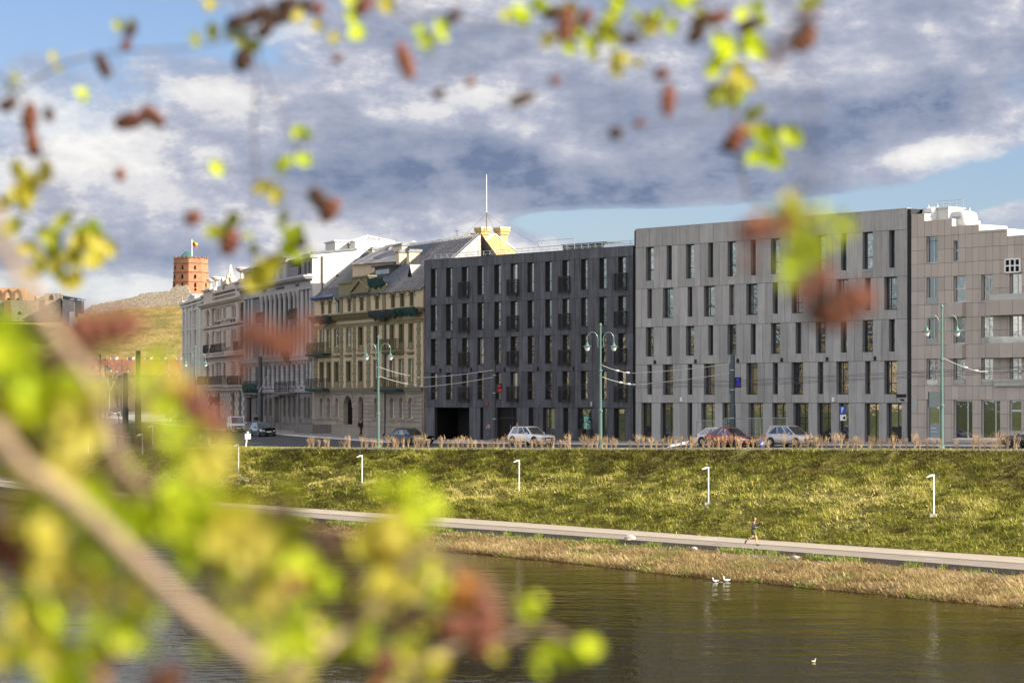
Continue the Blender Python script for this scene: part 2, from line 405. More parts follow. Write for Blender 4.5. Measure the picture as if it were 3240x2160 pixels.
# white lines
def road_line(t0, t1, off0, off1, w=.13, dash=None):
    t = t0
    mb = MB()
    while t < t1:
        tb = min(t1, t+(dash[0] if dash else 3.))
        for a, b in [(t+(tb-t)*k/2, t+(tb-t)*(k+1)/2) for k in range(2)]:
            q = []
            for tt, s in ((a, -1), (b, -1), (b, 1), (a, 1)):
                ff, kk = (tt-t0)/(t1-t0), float(F.at(tt)[0])-KW
                D = kk-(off0+(off1-off0)*ff)+s*w/2
                x, y = xy(tt, D); q.append((x, y, ground(x, y)+CZ+.03))
            mb.face(q)
        t += (dash[0]+dash[1]) if dash else 3.
    return mb
mb = road_line(-400, 20, 7.5, 6.0, dash=(3, 5)); ml = road_line(-420, -200, 11.5, 8.8)
mb.v, n0 = mb.v, len(mb.v)
mb.f += [tuple(i+n0 for i in f) for f in ml.f]; mb.v += ml.v; mb.m += ml.m; mb.t += ml.t
tag(mb.build('road_markings', M['road_paint']), kind='structure')

# the grassed slope: an uneven sheet carrying thousands of tufts
m, nt, b = newmat('slope_soil'); co = objco(nt)
c = ramp(nt, noise(nt, co, 1.1, 7, .68), [(.30, (.045,.034,.014)), (.45, (.11,.10,.024)), (.58, (.22,.20,.055)), (.72, (.14,.155,.022))])
nt.links.new(c, b.inputs['Base Color']); b.inputs['Roughness'].default_value = .95; b.inputs['Specular IOR Level'].default_value = .1
bump(nt, b, noise(nt, co, 6, 6, .7), .9, .12); M['slope_soil'] = m
def tuft_mat(name, stops, trans=.25):
    m, nt, b = newmat(name)
    a = node(nt, 'ShaderNodeAttribute', attribute_name='tone')
    c = ramp(nt, a.outputs['Fac'], stops)
    nt.links.new(c, b.inputs['Base Color']); b.inputs['Roughness'].default_value = .8; b.inputs['Specular IOR Level'].default_value = .15
    if trans:
        out = [n for n in nt.nodes if n.type == 'OUTPUT_MATERIAL'][0]
        t = nt.nodes.new('ShaderNodeBsdfTranslucent'); nt.links.new(c, t.inputs[0])
        mx = nt.nodes.new('ShaderNodeMixShader'); mx.inputs[0].default_value = trans
        nt.links.new(b.outputs[0], mx.inputs[1]); nt.links.new(t.outputs[0], mx.inputs[2]); nt.links.new(mx.outputs[0], out.inputs[0])
    return m
M['grass_blade'] = tuft_mat('grass_blade', [(0., (.040,.030,.010)), (.2, (.13,.105,.025)), (.38, (.20,.225,.022)), (.54, (.42,.39,.085)), (1., (.85,.72,.34))])
M['reed_blade'] = tuft_mat('reed_blade', [(0., (.10,.065,.028)), (.35, (.34,.245,.105)), (.7, (.56,.44,.22)), (.9, (.74,.61,.36)), (.93, (.20,.26,.03)), (1., (.16,.26,.02))], .3)
def smooth_noise(x, y, sc, seed, octaves=4):
    """value noise with a few octaves, roughly 0..1"""
    r = np.zeros_like(x); amp = 1.; tot = 0.
    for o in range(octaves):
        rs = np.random.RandomState(seed+o*13); G = rs.rand(256, 256)
        u, v = x/sc*2**o+1000, y/sc*2**o+1000
        i, j = np.floor(u).astype(int), np.floor(v).astype(int); a, c = u-i, v-j
        a, c = a*a*(3-2*a), c*c*(3-2*c)
        g = lambda p, q: G[p % 256, q % 256]
        r += amp*((g(i, j)*(1-a)+g(i+1, j)*a)*(1-c)+(g(i, j+1)*(1-a)+g(i+1, j+1)*a)*c); tot += amp; amp *= .5
    return r/tot
def blades(name, t0, t1, lo, hi, n, mats, h=(.1, .25), w=(.03, .07), lean=.6, tone=None, seed=3, flow=None, groups=3, sink=.03, zadd=None):
    """n little clumps of bent blades on the sheet between two lines"""
    rs = np.random.RandomState(seed)
    t = rs.uniform(t0, t1, n); f = rs.rand(n)
    Dl, zl = lo(t); Dh, zh = hi(t)
    D = Dl+(Dh-Dl)*f; z = zl+(zh-zl)*f
    if zadd is not None: z = z+zadd(t, f)
    x, y = t*EX+D*NX, t*EY+D*NY
    patch = smooth_noise(t, f*8, 2.6, seed+50, 4); fine = rs.rand(n)
    tn = tone(t, f, patch, fine)
    keep = ~np.isnan(tn); x, y, z, tn, t, f, patch = [q[keep] for q in (x, y, z, tn, t, f, patch)]; n = len(x)
    V, T = [], []
    for g in range(groups):
        hh = rs.uniform(*h, n)*(.6+.8*patch); ww = rs.uniform(*w, n)
        az = rs.uniform(0, 2*np.pi, n); ln = rs.uniform(.2, 1., n)*lean
        dx, dy = np.cos(az)*ln, np.sin(az)*ln
        if flow is not None: dx += flow[0]; dy += flow[1]
        sx, sy = -np.sin(az+rs.uniform(-.7, .7, n)), np.cos(az+rs.uniform(-.7, .7, n))
        ox, oy = rs.normal(0, .07, n), rs.normal(0, .07, n)
        bx, by, bz = x+ox, y+oy, z+CZ-sink
        a = np.stack([bx-sx*ww, by-sy*ww, bz], 1); c = np.stack([bx+sx*ww, by+sy*ww, bz], 1)
        d = np.stack([bx+dx*hh, by+dy*hh, bz+hh*np.maximum(.25, 1-.45*(dx**2+dy**2))], 1)
        V.append(np.stack([a, c, d], 1)); T.append(np.clip(tn+rs.normal(0, .07, n), 0, 1))
    V = np.concatenate(V).reshape(-1, 3); T = np.concatenate(T)
    Fc = np.arange(len(V)).reshape(-1, 3)
    return np_mesh(name, V, Fc, mats, tone=T)
# uneven slope sheet (rows between P and E)
tsf = np.concatenate([np.arange(T0, -280, 4.), np.arange(-280, -85, .5), np.arange(-85, T1, 3.)])
pDf, pzf = P.at(tsf); eDf, ezf = E.at(tsf)
rows = []
NR = 34
for k in range(NR):
    f = k/(NR-1); edge = min(1, min(f, 1-f)*8)
    bumpz = (smooth_noise(tsf*.55, np.full_like(tsf, f*13.), 1.1, 21, 4)-.5)*.75*edge
    rows.append((pDf+(eDf-pDf)*f, pzf+(ezf-pzf)*f+bumpz))
strip('grass_slope', rows, M['slope_soil'], ts=tsf)
def slope_z(t, f):
    pd, pz_ = P.at(t); ed, ez_ = E.at(t)
    edge = np.minimum(1, np.minimum(f, 1-f)*8)
    return pd+(ed-pd)*f, pz_+(ez_-pz_)*f+(smooth_noise(t*.55, f*13., 1.1, 21, 4)-.5)*.75*edge
def tone_slope(t, f, patch, fine):
    big = smooth_noise(t, f*7, 7., 90, 3)
    base = .33+.55*(big-.42)+.60*(patch-.5)+.05*np.sin(f*75+4*big)+.20*np.clip(1-np.abs(f-.42)/.30, 0, 1)
    base = base-.15*np.clip((f-.55)/.45, 0, 1)          # browner near the top
    base = np.where(f < .14, .42+.2*(patch-.5), base)               # fresh green along the path
    base = np.where(fine > .93, base+.3, base)
    base = base-.11*(smooth_noise(t*.6, f*18, .8, 140, 3) < .42)
    base = np.where((smooth_noise(t, f*10, 1.6, 150, 3) > .70) & (fine < .7), np.nan, base)
    return np.clip(base, 0, 1)
_lo, _hi = P, E
g = blades('slope_grass', -255, -88, P.at, E.at, 150000, M['grass_blade'], h=(.12, .34), w=(.016, .042), lean=1.1, tone=tone_slope, seed=4, groups=3, flow=(-.25, .1), sink=.05, zadd=lambda t, f: (smooth_noise(t*.55, f*13., 1.1, 21, 4)-.5)*.75*np.minimum(1, np.minimum(f, 1-f)*8))
tag(g, 'short patchy green and straw coloured grass on the river embankment', 'grass', kind='stuff')
g = blades('verge_grass', -205, -95, lambda t: (E.at(t)[0]+.25, E.at(t)[1]+.03), lambda t: (N.at(t)[0]-.25, N.at(t)[1]+.1), 5000, M['grass_blade'], h=(.06, .16), w=(.02, .05), lean=.7,
           tone=lambda t, f, p, q: np.where((p > .42)|(f < .3), .40+.25*(p-.5), np.nan), seed=9, groups=2)
tag(g, 'low bright grass along the edging under the roadside hedge', 'grass', kind='stuff')

# riverside path: slab with a darker band of setts, and its retaining edge
M['path_top'] = mat('path_top', (.31,.265,.21), .85, .09, .9, .15, 18, spots=((.38,.345,.30), .6, .25))
M['path_band'] = mat('path_band', (.15,.13,.11), .9, .12, 2.)
qp = lambda k: qD+(pD-qD)*k
strip('river_path', [(qD, np.full_like(qD, -9.75)), (qD, pz-.02), (qD+.03, pz), (qp(.40), pz), (qp(.40)+.001, pz+.001), (qp(.50), pz+.001), (qp(.50)+.001, pz), (pD+.1, pz)],
      [M['concrete_dark'], M['path_top'], M['path_band']], [0, 1, 1, 1, 2, 1, 1], smooth=False)
# strip of bank between path and water
tsb = np.concatenate([np.arange(T0, -215, 5.), np.arange(-215, -55, .5), np.arange(-55, T1, 4.)])
qDb, qzb = Q.at(tsb); sDb, szb = Sh.at(tsb)
rows = []
for k in range(14):
    f = k/13
    D = sDb-.9+(qDb+.05-sDb+.9)*f; z = -10.62+(1.30)*f
    edge = min(1, (1-f)*5)
    wob = (smooth_noise(tsb, np.full_like(tsb, f*5), 1.2, 61, 4)-.5)
    rows.append((D, z+wob*.45*edge))
M['bank_soil'] = mat('bank_soil', (.165,.115,.06), .95, .35, 2.5, .8, 12)
strip('river_bank', rows, M['bank_soil'], ts=tsb)
def bank_lo(t): return Sh.at(t)[0]-.15+.0*t, Sh.at(t)[1]+.10
def bank_hi(t): return Q.at(t)[0]-.08, Q.at(t)[1]-.34
def tone_bank(t, f, p, q):
    base = .44+.75*(p-.5)+.30*(q-.5)
    base = np.where(f < .12, base-.25, base)
    green = (smooth_noise(t, f*5, 2.2, 77, 3) > .60) & (q > .45)
    gtop = (f > .90) & (smooth_noise(t, f*0, 3.5, 78, 2) > .52)
    base = np.clip(base, 0, .9)
    base = np.where(green & (q > .72) | gtop, .95+.05*q, base)
    return np.where((smooth_noise(t, f*6, 1.3, 170, 3) < .36) & (q < .75), np.nan, base)
g = blades('dry_reeds', -180, -60, bank_lo, bank_hi, 52000, M['reed_blade'], h=(.13, .40), w=(.014, .034), lean=2.0, tone=tone_bank, seed=14, groups=4, flow=(-.3, -.2), sink=.02)
tag(g, 'matted dry straw coloured reeds between path and water', 'reeds', kind='stuff')
rs = np.random.RandomState(8)
def tone_green(t, f, p, q):
    return np.where(smooth_noise(t, t*0, 2.6, 33, 3) > .50, .96+.04*q, np.nan)
g = blades('bank_grass', -172, -88, lambda t: (Q.at(t)[0]-.5, np.full_like(t, -9.42)), lambda t: (Q.at(t)[0]-.05, np.full_like(t, -9.30)), 5200, M['reed_blade'], h=(.18, .42), w=(.012, .03), lean=.5, tone=tone_green, seed=31, groups=3)
tag(g, 'fresh green grass tufts along the lower edge of the path', 'grass', kind='stuff')

# water
m, nt, b = newmat('river_water'); co = objco(nt)
b.inputs['Base Color'].default_value = (.020,.015,.005,1); b.inputs['Roughness'].default_value = .05; b.inputs['IOR'].default_value = 1.33; b.inputs['Specular IOR Level'].default_value = .27
geo = nt.nodes.new('ShaderNodeNewGeometry').outputs['Position']
rot = R(-49.5)
w1 = noise(nt, mapping(nt, geo, (1.25, .62, 1)), 1.0, 4, .6)
w2 = noise(nt, mapping(nt, geo, (.12, .35, 1), (3,5,0), rot=(0,0,-rot)), 1.0, 3, .5)
w3 = noise(nt, mapping(nt, geo, (.05, .13, 1), (9,2,0), rot=(0,0,-rot)), 1.0, 4, .6)
amp = ramp(nt, w3, [(.38, .25), (.56, .6), (.72, 1.)])
h = math_(nt, 'ADD', math_(nt, 'MULTIPLY', w1, math_(nt, 'MULTIPLY_ADD', amp, .8, .12)), math_(nt, 'MULTIPLY', w2, .8))
bump(nt, b, h, .7, .11)
out = [n for n in nt.nodes if n.type == 'OUTPUT_MATERIAL'][0]
nrm = [n for n in nt.nodes if n.type == 'BUMP'][0]
gl = nt.nodes.new('ShaderNodeBsdfGlossy'); gl.inputs['Roughness'].default_value = .04; gl.inputs['Color'].default_value = (.70,.69,.62,1)
fr_ = nt.nodes.new('ShaderNodeFresnel'); fr_.inputs['IOR'].default_value = 1.33
nt.links.new(nrm.outputs[0], gl.inputs['Normal']); nt.links.new(nrm.outputs[0], fr_.inputs['Normal'])
mx = nt.nodes.new('ShaderNodeMixShader'); nt.links.new(math_(nt, 'MULTIPLY', fr_.outputs[0], .85), mx.inputs[0]); b.inputs['Specular IOR Level'].default_value = 0.
nt.links.new(b.outputs[0], mx.inputs[1]); nt.links.new(gl.outputs[0], mx.inputs[2]); nt.links.new(mx.outputs[0], out.inputs[0])
M['river_water'] = m
mb = MB(); mb.face([(-700,-80,0),(500,-500,0),(500,300,0),(-700,1050,0)])
tag(mb.build('river_water', m), kind='structure')
# near bank under and behind the camera
M['near_turf'] = mat('near_turf', (.085,.105,.028), .95, .35, .25, .6, 3, spots=((.22,.18,.08), .58, .5))
tsn = np.arange(-600, 300, 12.)
one = np.ones_like(tsn)
rows = [(one*-400, one*1.0), (one*-40, one*-1.0), (one*-6, one*-1.75), (one*1.2, one*-1.75), (one*4.5, one*-3.4), (one*10, one*-8.0), (one*14, one*-10.4), (one*16, one*-12)]
o = strip('near_bank', rows, M['near_turf'], ts=tsn)
# ---------------------------------------------------------------- house fronts
class Front:
    """local frame of a house front: u to the right along the street, y into the house, z up from its foot"""
    def __init__(s, name, label, cat, p, ang, zb):
        s.p, s.a, s.zb = p, ang, zb
        s.e = (math.cos(ang), math.sin(ang)); s.n = (-math.sin(ang), math.cos(ang))
        s.root = thing(name, label, cat, (p[0], p[1], zb+CZ), ang)
    def uz(s, px, py, y=0.):
        rx, rz = ray(px, py)
        ox, oy = s.p[0]+s.n[0]*y, s.p[1]+s.n[1]*y
        # (ox+u ex)= rx (oy+u ey)
        u = (rx*oy-ox)/(s.e[0]-rx*s.e[1]); d = oy+u*s.e[1]
        return u, rz*d-s.zb
    def u(s, px, y=0.): return s.uz(px, 1200, y)[0]
def grid_wall(mb, u0, u1, z0, z1, holes, y=0., depth=.3, m=0, mr=None, t=.5):
    """front skin with rectangular openings (u0,u1,z0,z1[,'arch']) and their reveals"""
    mr = m if mr is None else mr
    us = sorted({u0, u1, *[min(max(h[0], u0), u1) for h in holes], *[min(max(h[1], u0), u1) for h in holes]})
    zs = sorted({z0, z1, *[min(max(h[2], z0), z1) for h in holes], *[min(max(h[3], z0), z1) for h in holes]})
    for a, b in zip(us, us[1:]):
        if b-a < 1e-5: continue
        run = None
        for c, d in list(zip(zs, zs[1:]))+[(None, None)]:
            solid = c is not None and d-c > 1e-6 and not any(h[0]-1e-6 <= (a+b)/2 <= h[1]+1e-6 and h[2]-1e-6 <= (c+d)/2 <= h[3]+1e-6 for h in holes)
            if solid: run = (run[0], d) if run else (c, d)
            elif c is None or d-c > 1e-6:
                if run: mb.face([(a,y,run[0]),(b,y,run[0]),(b,y,run[1]),(a,y,run[1])], m, t); run = None
    for h in holes:
        a, b, c, d = h[:4]
        mb.face([(a,y,c),(a,y+depth,c),(a,y+depth,d),(a,y,d)], mr, t); mb.face([(b,y,c),(b,y,d),(b,y+depth,d),(b,y+depth,c)], mr, t)
        mb.face([(a,y,c),(b,y,c),(b,y+depth,c),(a,y+depth,c)], mr, t)
        if len(h) > 4:
            r = (b-a)/2; uc = (a+b)/2; k = 8; zc = d-r
            arc = [(uc-r*math.cos(math.pi*i/k), zc+r*math.sin(math.pi*i/k)) for i in range(k+1)]
            for i in range(k):
                p, q = arc[i], arc[i+1]
                mb.face([(p[0],y,p[1]),(q[0],y,q[1]),(q[0],y,d+.001),(p[0],y,d+.001)], m, t)
                mb.face([(p[0],y,p[1]),(q[0],y,q[1]),(q[0],y+depth,q[1]),(p[0],y+depth,p[1])], mr, t)
        else: mb.face([(a,y,d),(b,y,d),(b,y+depth,d),(a,y+depth,d)], mr, t)
def shell(mb, u0, u1, z0, z1, y0, y1, m=0, top=None, t=.5):
    """the sides, back and top of a house body behind its front"""
    mb.face([(u0,y0,z0),(u0,y1,z0),(u0,y1,z1),(u0,y0,z1)], m, t); mb.face([(u1,y0,z0),(u1,y0,z1),(u1,y1,z1),(u1,y1,z0)], m, t)
    mb.face([(u0,y1,z0),(u1,y1,z0),(u1,y1,z1),(u0,y1,z1)], m, t)
    mb.face([(u0,y0,z1),(u1,y0,z1),(u1,y1,z1),(u0,y1,z1)], m if top is None else top, t)
def window(fr, a, b, c, d, y, frame, glass, fw=.06, vs=(), hs=(), sill=None, sill_y=-.05, yd=.07, sash=None):
    """frame with mullions (vs) and transoms (hs, as fractions) and its pane, a part of the house and a sub-part"""
    mb = MB()
    mb.box(a, a+fw, y, y+yd, c, d); mb.box(b-fw, b, y, y+yd, c, d)
    mb.box(a+fw, b-fw, y, y+yd, d-fw, d); mb.box(a+fw, b-fw, y, y+yd, c, c+fw)
    for v in vs: uu = a+(b-a)*v; mb.box(uu-fw/2, uu+fw/2, y+.002, y+yd, c+fw, d-fw)
    for h in hs: zz = c+(d-c)*h; mb.box(a+fw, b-fw, y+.004, y+yd, zz-fw/2, zz+fw/2)
    if sash:
        for (f0, f1) in sash: mb.box(a+fw, b-fw, y+.002, y+yd, c+(d-c)*f0, c+(d-c)*f1)
    w = mb.build('window', frame, fr.root)
    pb = MB(); pb.box(a+fw*.5, b-fw*.5, y+yd*.5, y+yd*.5+.02, c+fw*.5, d-fw*.5)
    pb.build('pane', glass, w)
    if sill is not None:
        sb = MB(); sb.box(a-.05, b+.03, sill_y, y+.02, c-.045, c+.005); sb.build('sill', sill, w)
    return w
def panels(mb, u0, u1, zb, zt, holes, rs, gap=.028, y0=-.04, y1=.035, m=0, split=.75, cuts=None):
    """cladding boards of one storey round its openings; every board its own tone"""
    hs = sorted(holes); edges = [u0]
    for h in hs: edges += [h[0], h[1]]
    edges.append(u1)
    def board(a, b, c, d):
        if b-a > .08 and d-c > .08: mb.box(a+gap/2, b-gap/2, y0+rs.uniform(0,.006), y1, c+gap/2, d-gap/2, m, float(np.clip(rs.normal(.5, .26), 0, 1)))
    for i in range(0, len(edges), 2):
        a, b = edges[i], edges[i+1]; w = b-a
        n = max(1, int(round(w/split)))
        cs = [a]+[a+w*(k+rs.uniform(-.13, .13))/n for k in range(1, n)]+[b]
        for p, q in zip(cs, cs[1:]): board(p, q, zb, zt)
    for h in hs: board(h[0], h[1], zb, h[2]); board(h[0], h[1], h[3], zt)

ANG = math.atan2(EY, EX)
# ================================================================ charcoal block
D0 = (-8.43, 138.0*KY)
fr = Front('apartment_building', 'charcoal black panelled apartment block with slim windows, barred balconies and dark garage opening', 'building', D0, ANG, -3.83)
c2 = lambda x, y: fr.uz(1300+x*760/1589, 700+y*750/1568)
WD = fr.u(2003); ZD = c2(95, 258)[1]
z_of = lambda x, y: c2(x, y)[1]
zj = [z_of(150, 315), z_of(150, 553), z_of(150, 778), z_of(150, 1003), z_of(150, 1230)]   # joints from the top down
sills = [z_of(150, 503), z_of(150, 728), z_of(150, 953), z_of(150, 1178)]
colx = [(133,172),(234,274),(340,379),(442,482),(553,595),(661,705),(773,814),(890,932),(1004,1047),(1127,1169),(1248,1295),(1373,1422)]
cols = [(c2(a, 700)[0], c2(b, 700)[0]) for a, b in colx]
rs = np.random.RandomState(41)
pan = MB(); back = MB()
holes_all = []
for k in range(4):
    hs = [(a, b, sills[k], zj[k]-.03) for a, b in cols]; holes_all += hs
    panels(pan, 0, WD, zj[k+1], zj[k], hs, rs, split=.80)
panels(pan, 0, WD, zj[0], ZD, [], rs, split=1.45)
gx = [(158,388,1440),(460,480,1420),(570,700,1452),(780,815,1440),(875,955,1440),(1010,1045,1440),(1105,1195,1440),(1255,1295,1440),(1345,1420,1430)]
zg = -.6
gh = []
for a, b, zz in gx: gh.append((c2(a, 1300)[0], c2(b, 1300)[0], .10 if b-a < 150 else .05, zj[4]-.03))
panels(pan, 0, WD, zg, zj[4], [(h[0], h[1], -.6, h[3]) for h in gh], rs, split=1.2)
pan.build('cladding', M['dark_panel'], fr.root)
gh2 = [(h[0], h[1], h[2], h[3]) for h in gh]
grid_wall(back, 0, WD, -1.2, ZD-.02, holes_all+gh2, y=.03, depth=.30, m=0, mr=1)
shell(back, 0, WD, -1.2, ZD-.02, .03, 14, 0, 2)
for h in gh2[:1]:                                    # the garage recess
    a, b, c, d = h; back.box(a, b, 3.0, 3.05, c-.4, d, 3)
    back.face([(a,.33,c),(a,3,c),(a,3,d),(a,.33,d)], 3); back.face([(b,.33,c),(b,3,c),(b,3,d),(b,.33,d)], 3); back.face([(a,.33,d),(b,.33,d),(b,3,d),(a,3,d)], 3)
back.build('wall', [M['dark_back'], M['dark_reveal'], M['roof_membrane'], M['void']], fr.root)
for k in range(4):
    for i, (a, b) in enumerate(cols):
        window(fr, a, b, sills[k], zj[k]-.03, .24, M['dark_frame'], M['glass_dark'], .06, hs=(.36,), sill=M['dark_frame'], sill_y=-.06)
        if i % 3 == 2:
            mb = MB(); za, zb2 = sills[k]-.25, sills[k]+(zj[k]-sills[k])*.46
            p, q = a-.30, b+.22; yo = -.34
            for zz in (za+.03, zb2): mb.box(p, q, yo, yo+.04, zz-.03, zz+.03); mb.box(p, p+.04, yo+.04, -.04, zz-.03, zz+.03); mb.box(q-.04, q, yo+.04, -.04, zz-.03, zz+.03)
            n = 11
            for j in range(n+1): uu = p+.05+(q-p-.1)*j/n; mb.box(uu-.018, uu+.018, yo+.005, yo+.035, za+.05, zb2-.03)
            for j in range(3): yy = yo+.1+.09*j; mb.box(p+.005, p+.035, yy, yy+.03, za+.05, zb2-.03); mb.box(q-.035, q-.005, yy, yy+.03, za+.05, zb2-.03)
            mb.build('balcony_railing', M['bar_metal'], fr.root)
# ground floor: slatted door, shop windows
for i, (a, b, c, d) in enumerate(gh2):
    if i == 0:
        mb = MB()
        for j in range(14): mb.box(a, b, 2.86, 2.90, c-.2+(d-c+.2)*j/14+.02, c-.2+(d-c+.2)*(j+1)/14-.02)
        mb.build('garage_shutter', M['dark_back'], fr.root); continue
    if i == 2:
        mb = MB(); zt = c+(d-c)*.70
        n = 26
        for j in range(n): uu = a+(b-a)*(j+.5)/n; mb.box(uu-.022, uu+.022, .26, .31, c, zt-.04); mb.box(uu-.02, uu+.02, .27, .31, zt+.04, d)
        mb.box(a, b, .24, .32, zt-.04, zt+.04); mb.box(a+(b-a)*.68-.05, a+(b-a)*.68+.05, .235, .30, c, d); mb.box(a, b, .33, .36, c, d, 1)
        dr = mb.build('door', [M['bar_metal'], M['void']], fr.root)
        hb = MB(); hb.tube([(a+(b-a)*.62, .18, 1.0), (a+(b-a)*.62, .18, 1.6)], .02); hb.build('handle', M['galv'], dr); continue
    vs = {4: (.80,), 6: (.78,), 8: (.78,)}.get(i, ()); hs = {8: (.38, .66, .8)}.get(i, ())
    window(fr, a, b, c, d, .25, M['dark_frame'], M['glass_shop'], .07, vs, hs)
# roof edge with safety rail
mb = MB(); mb.box(-.02, WD+.02, -.06, .5, ZD-.02, ZD+.03, 0)
mb.build('parapet_coping', M['dark_panel'], fr.root)
mb = MB(); zr = ZD+.55
for j in range(32):
    uu = .4+(WD-.8)*j/31; mb.tube([(uu, .9, ZD), (uu, .9, zr)], .02, 5); mb.tube([(uu, .9, zr-.05), (uu, 1.35, ZD)], .014, 4)
mb.tube([(.3,.9,zr),(WD-.3,.9,zr)], .024, 5); mb.tube([(.3,.9,ZD+.3),(WD-.3,.9,ZD+.3)], .018, 5)
u1, u2 = fr.u(1688, 2.2), fr.u(1818, 2.2)
for j in range(6): uu = u1+(u2-u1)*j/5; mb.tube([(uu, 2.2, ZD), (uu, 2.2, ZD+1.25)], .025, 5)
mb.tube([(u1,2.2,ZD+1.25),(u2,2.2,ZD+1.25)], .025, 5); mb.tube([(u1,2.2,ZD+.7),(u2,2.2,ZD+.7)], .02, 5); mb.tube([(u1+.5,2.2,ZD+1.2),(u1+2.2,1.2,ZD+.1)], .02, 5)
mb.build('roof_railing', M['galv'], fr.root)
mb = MB(); a, b = fr.u(1780, 2.6), fr.u(1866, 2.6)
mb.box(a, b, 2.6, 4.4, ZD, ZD+.72); mb.box(a-.1, b+2.4, 2.5, 4.5, ZD+.72, ZD+.80)
mb.build('roof_hatch', M['steel_pole'], fr.root)
# gaps beside the block closed by a near-black box, shade put into its colour
mb = MB(); mb.box(-.42, -.01, .25, 10, -1.2, ZD-.05); mb.build('shadow_gap', M['dark_back'], fr.root)
# small fittings on the wall
mb = MB(); u, z = c2(519, 1352); mb.box(u-.16, u+.16, -.10, -.042, z-.13, z+.13); mb.build('notice_plate', plain('notice_red', (.62,.16,.15), .5), fr.root)
mb = MB()
for x in (510, 526): u, z = c2(x, 1366); mb.lathe([(.09,-.16),(.09,-.04)], (u,0,z), 8, axis='y')
mb.build('pipe_outlet', M['galv'], fr.root)
mb = MB(); u, z = c2(511, 1206); mb.lathe([(.10,-.14),(.10,-.04)], (u,0,z), 8, axis='y'); mb.build('alarm_bell', plain('alarm_red', (.55,.03,.02), .4), fr.root)
for x, y in ((199,985),(405,980),(624,980),(846,975),(1081,972)):
    u, z = c2(x, y); mb = MB(); mb.box(u-.07, u+.07, -.17, -.042, z-.18, z+.18); mb.build('wall_lamp', M['dark_back'], fr.root)
mb = MB(); u, z = c2(1202, 1208); mb.box(u-.1, u+.1, -.16, -.042, z-.2, z+.2); mb.build('junction_box', M['galv'], fr.root)
mb = MB(); u, z = c2(708, 1352); mb.box(u-.09, u+.09, -.10, -.042, z-.24, z+.24); mb.build('intercom', plain('intercom_brass', (.45,.36,.08), .4), fr.root)
dark = fr
# poster standing in the shop window
u0, z0 = c2(1134, 1380); u1, z1 = c2(1177, 1290)
mb = MB(); mb.box(u0, u1, .215, .235, z0, z1, 0); uc = (u0+u1)/2
mb.lathe([(.02,-.004),(.17,-.003),(.17,0)], (uc, .21, z1-.42), 10, 1, axis='y')
mb.box(uc-.22, uc+.22, .206, .212, z1-1.15, z1-.6, 2); mb.box(uc-.17, uc+.17, .207, .212, z0+.1, z1-1.15, 2); mb.box(uc-.1, uc+.1, .203, .206, z1-.47, z1-.3, 3)
o = mb.build('poster', [plain('poster_teal', (.16,.50,.50), .6), plain('poster_hair', (.05,.04,.03), .6), plain('poster_gown', (.40,.55,.45), .6), plain('poster_skin', (.42,.33,.20), .6)], None)
o.location = fr.root.location; o.rotation_euler = fr.root.rotation_euler
tag(o, 'turquoise poster of a standing figure in the charcoal block shop window', 'poster')
# potted shrubs by that window
M['pot_dark'] = plain('pot_dark', (.02,.02,.022), .6)
M['conifer'] = mat('conifer', (.022,.035,.018), .9, .4, 8)
for nm, px, lab in (('a', 1843, 'clipped dark shrub in a wide black tub left of the turquoise poster'), ('b', 1868, 'clipped dark shrub in a tall black pot right of the turquoise poster')):
    u = fr.u(px, -.5); x, y = fr.p[0]+fr.e[0]*u-fr.n[0]*.55, fr.p[1]+fr.e[1]*u-fr.n[1]*.55
    o = thing('potted_shrub', lab, 'potted plant', (x, y, ground(x, y)+CZ+.02), ANG, 'potted shrubs by the poster')
    mb = MB(); w = .42 if nm == 'a' else .27
    mb.lathe([(w*.75,0),(w,1.05),(w*.9,1.05),(w*.88,.95)], n=10); mb.build('pot', M['pot_dark'], o)
    mb = MB(); r2 = random.Random(3)
    for k in range(160):
        h = r2.random()**.8*1.5; rr = .32*(1-h/1.6)*math.sqrt(r2.random()); an = r2.uniform(0, 6.3)
        p = Vector((rr*math.cos(an), rr*math.sin(an), .95+h)); q = [p+Vector((r2.uniform(-.1,.1), r2.uniform(-.1,.1), r2.uniform(-.08,.12))) for _ in range(3)]
        mb.face(q, 0, r2.random())
    mb.build('foliage', M['conifer'], o)

# ================================================================ grey concrete block
u0 = dark.u(2012); G0 = (D0[0]+EX*u0, D0[1]+EY*u0)
fr = Front('apartment_building', 'tall grey concrete panelled block with staggered deep windows beside the charcoal block', 'building', G0, ANG, -3.75)
c3 = lambda x, y: fr.uz(1960+x*960/1858, 640+y*810/1568)
WG = fr.u(2871); ZG = c3(103, 165)[1]
zq = [c3(125, y)[1] for y in (278, 533, 767, 995, 1227)]
sl = [c3(170, y)[1] for y in (483, 712, 945, 1178)]
rowA = [(163,211),(290,322),(408,458),(545,575),(663,716),(805,836),(928,984),(1080,1115),(1205,1263),(1357,1393),(1490,1553),(1652,1688)]
rowB = [(172,200),(267,330),(418,447),(518,584),(673,705),(778,847),(940,971),(1055,1126),(1215,1250),(1330,1404),(1505,1540),(1623,1700)]
rowG = [(135,198),(253,330),(418,447),(502,585),(632,692),(793,880),(937,1020),(1066,1158),(1213,1297),(1345,1405),(1503,1590),(1637,1730)]
cu = lambda rows_: [(c3(a, 700)[0], c3(b, 700)[0]) for a, b in rows_]
rs = np.random.RandomState(43)
pan, back = MB(), MB(); holes_all = []
rows4 = [cu(rowA), cu(rowB), cu(rowA), cu(rowB)]
for k in range(4):
    hs = [(a, b, sl[k], zq[k]-.03) for a, b in rows4[k]]; holes_all += hs
    panels(pan, 0, WG, zq[k+1], zq[k], hs, rs, split=.92, gap=.03)
